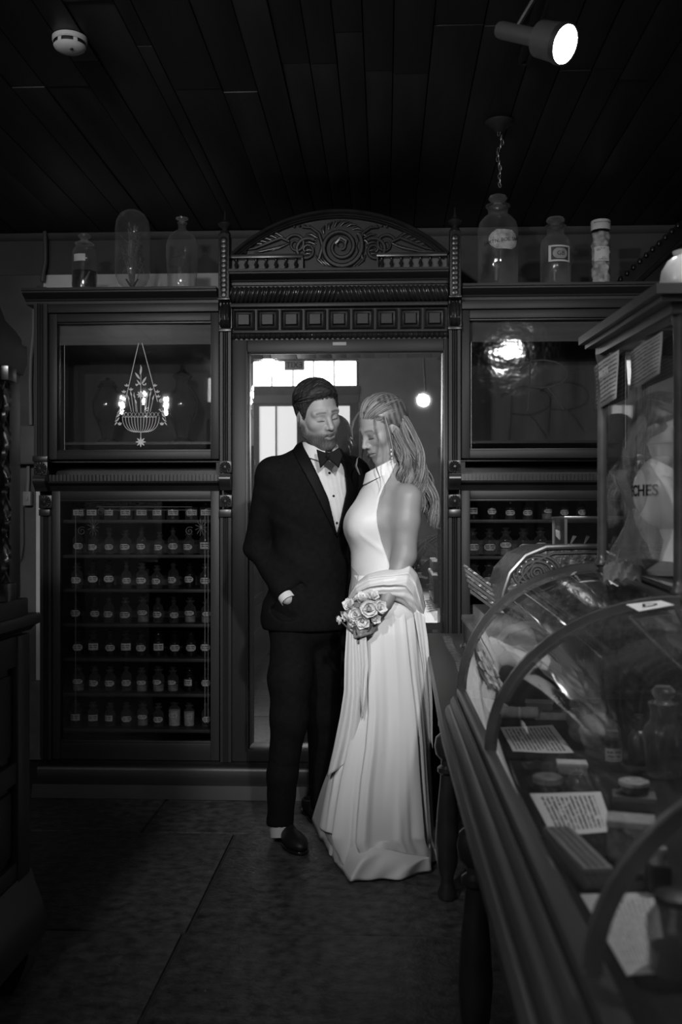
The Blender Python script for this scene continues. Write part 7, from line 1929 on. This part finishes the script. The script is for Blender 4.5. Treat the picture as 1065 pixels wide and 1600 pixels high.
ho = mesh_np('hair', lift(V, bride), Qd, M_HAIRB, bride, colr)
st = Strands(); rs_ = random.Random(21); L0 = npv(bride.location); E3 = npv((.075, .097, .088)); C3 = npv((0, -.018, .045))
shade = lambda: rs_.choice([.06, .10, .14, .18, .24, .32])
for k in range(900):                                   # hairline back to the crown
    x_ = rs_.uniform(-.072, .072); y_ = rs_.uniform(-.05, .085)
    zz_ = 1-(x_/.075)**2-((y_+.018)/.105)**2
    if zz_ < .03: continue
    q = npv((x_, y_, .045+.088*math.sqrt(zz_)))
    if q[2] < hairline_b(q[1])+.001: q[2] = hairline_b(q[1])
    pts = []; of = rs_.uniform(.006, .021); tgt = npv((0, -.105, .055))
    for i in range(11):
        kk = np.linalg.norm((q-C3)/E3); s_ = C3+(q-C3)/kk; n_ = (s_-C3)/E3**2; n_ /= np.linalg.norm(n_)
        pts.append(tuple(BC+(BS*(s_+n_*(of*min(1, .12+i*.16))))@BR-L0))
        dv = tgt-s_; 
        if np.linalg.norm(dv) < .02: break
        t_ = dv-n_*(dv@n_); t_ /= np.linalg.norm(t_)+1e-9; q = s_+t_*.014
    if len(pts) > 3: st.add(pts, [.0010]*(len(pts)-1)+[.0005], shade())
for k in range(1500):                                   # falling waves, in a few rolling locks
    lockn = k % 9; rl = random.Random(lockn*7+3); a = (lockn+.5)/9+rs_.uniform(-.12, .12); dd = rl.uniform(-1, 1); ph = rl.uniform(0, 6.28)+rs_.uniform(-.6, .6); ln = rl.uniform(.72, 1.12)*rs_.uniform(.9, 1.04)
    sp = rs_.uniform(-1, 1); sp2 = rs_.uniform(-1, 1); fq_ = rl.uniform(9, 13); pts = []
    px0 = 613+20*a
    for i in range(20):
        t = i/19*ln; cl = sstep(npv(t), .15, .7)
        px = px0*(1-t)+(642+34*a)*t+(7.5*math.sin(t*fq_+ph)+4.2*sp)*(.35+.65*cl)+10*math.sin(min(t, 1)*PI)*(a-.10)
        py = (652+30*(1-a))*(1-t)+(780+24*a)*t+1.5*sp2
        dy = -.065*(1-abs(dd))*(1-.3*t)+.035*dd-.02+(.016*math.cos(t*fq_+ph))*cl+.014*sp2
        pts.append(tuple(bb(px, py, dy)-L0))
    st.add(pts, [.00095]*16+[.0008, .0007, .0005, .0003], shade())
for k in range(420):                                   # fine roots along the hairline, swept back
    y_ = rs_.uniform(-.03, .104); sg_ = rs_.choice((-1, 1)); zh = float(hairline_b(y_))+rs_.uniform(-.006, .004); rem = 1-((y_+.018)/.097)**2-((zh-.045)/.088)**2
    x_ = sg_*.075*math.sqrt(rem) if rem > 0 else rs_.uniform(-.045, .045)
    q = npv((x_, y_, zh)); pts = []; tgt = npv((0, -.105, .050))
    for i in range(9):
        kk = np.linalg.norm((q-C3)/E3); s_ = C3+(q-C3)/kk; n_ = (s_-C3)/E3**2; n_ /= np.linalg.norm(n_)
        pts.append(tuple(BC+(BS*(s_+n_*(.0004+.0022*i)))@BR-L0)); dv = tgt-s_
        t_ = dv-n_*(dv@n_); t_ /= np.linalg.norm(t_)+1e-9; q = s_+t_*.010
    st.add(pts, [.0005]+[.0009]*7+[.0005], shade())
def lock(path, n, spread, w=1.0):
    for k in range(n):
        a = rs_.uniform(-1, 1); b_ = rs_.uniform(-1, 1); pts = []
        xs = [q[0] for q in path]; ys = [q[1] for q in path]; ds = [q[2] for q in path]; tt = np.linspace(0, 1, len(path))
        for t in np.linspace(0, 1, 18):
            f_ = math.sin(PI*min(1, t*1.1+.1))*spread
            pts.append(tuple(bb(np.interp(t, tt, xs)+a*f_, np.interp(t, tt, ys)+b_*f_*.4, np.interp(t, tt, ds)+.004*b_)-L0))
        st.add(pts, [.0011*w]*15+[.0008, .0005, .0003], shade())
lock([(590, 632, -.10), (584, 650, -.115), (586, 672, -.12), (592, 692, -.12), (588, 712, -.12), (587, 730, -.125), (593, 745, -.135), (595, 760, -.14), (590, 772, -.14)], 6, 1.6, .7)
lock([(597, 634, -.095), (602, 655, -.11), (608, 678, -.115), (613, 700, -.11), (614, 720, -.11), (618, 735, -.11)], 10, 2.6, .8)
lock([(572, 634, -.06), (560, 644, -.05), (552, 658, -.03), (549, 672, -.02), (551, 686, -.01), (556, 698, .0)], 14, 1.8, .8)
lock([(562, 742, -.03), (556, 728, -.02), (558, 716, -.01), (564, 712, -.01)], 8, 2.2, .7)
for k in range(7):
    lock([(648+k*2, 752+k*4, -.02), (660+k, 772, -.01), (668+k, 784, 0), (672, 796+2*k, .0), (666, 802+k, .0), (668, 808+k, .01)], 4, 3.5, .8)
st.build('hair_strands', M_HAIRB, ho)

# ------------------------------------------------------------------ bouquet
bq = thing('bridal_bouquet', 'small bouquet of white tulip-like flowers held at the bride\'s hip', 'bouquet', tuple(bb(565, 992, -.23)))
def petal_mesh(L_, W_, cup):
    rows_ = []
    for i in range(7):
        t = i/6; w = W_*math.sin(PI*min(.98, .12+.80*t))**.75*(1 if t < .75 else 1-.55*(t-.75)/.25); row = []
        for j in range(7):
            s_ = j/3-1; row.append((w*s_, -cup*math.sin(PI*.55*t)*(1)+.25*w*s_*s_, L_*t*(1-.05*s_*s_)))
        rows_.append(row)
    me = MB().grid(rows_).mesh('petal', None); me.polygons.foreach_set('use_smooth', [True]*len(me.polygons)); me.materials.append(M_PETAL); return me
M_PETAL = mat('white_petal', 0.78, 0.6, 0.3, var=0.12, scale=60)
M_LEAFG = mat('grey_green_stem', 0.10, 0.6, 0.3)
PM = [petal_mesh(.036, .021, .012), petal_mesh(.033, .020, .012), petal_mesh(.028, .016, .008)]
cen = MB().lathe([(0.0005, -.008), (.006, -.004), (.007, .004), (.004, .010), (.0005, .012)], 10).mesh('flower'); cen.materials.append(mat('flower_heart', 0.35, 0.7))
rf_ = random.Random(2); boq0 = npv(bq.location)
fl_list = [(546, 945, -.235, (-.5, -.6, .4), 1.0), (556, 960, -.245, (-.3, -.9, .1), 1.0), (540, 962, -.24, (-.8, -.5, -.2), .9), (566, 936, -.235, (-.1, -.6, .8), 1.05), (582, 932, -.23, (.2, -.6, .8), 1.0),
           (576, 952, -.25, (.1, -1, .2), 1.15), (592, 950, -.24, (.5, -.8, .3), 1.05), (566, 970, -.25, (-.1, -.9, -.3), 1.0), (586, 967, -.245, (.4, -.8, -.2), .85), (551, 973, -.24, (-.4, -.7, -.5), .75), (530, 968, -.238, (-1, -.25, -.25), .8)]
for px, py, dy, dr, sc in fl_list:
    c = bb(px, py, dy)-boq0; f_ = obj('flower', cen, None, bq, Vector(c)); f_.rotation_euler = Vector(dr).to_track_quat('Z', 'Y').to_euler(); f_.scale = (sc,)*3
    for ring, n, tl_, me in ((0, 3, .05, PM[2]), (1, 4, .25, PM[1]), (2, 5, .52, PM[0])):
        for k in range(n):
            p = obj('petal', me, None, f_); az = 2*PI*k/n+ring*.5+rf_.uniform(-.2, .2)
            p.rotation_euler = (Matrix.Rotation(az, 3, 'Z')@Matrix.Rotation(tl_+rf_.uniform(-.12, .12), 3, 'X')).to_euler(); p.location = (0, 0, -.010); p.scale = (sc*rf_.uniform(.9, 1.05),)*3
    MB().tube([tuple(c), tuple((c+npv((0, .01, -.03))*1)*.5), tuple(bb(562+rf_.uniform(-4, 4), 994, -.215)-boq0), tuple(bb(560+rf_.uniform(-4, 4), 1006, -.21)-boq0)], .003, 6).build('flower_stem', M_LEAFG, bq)
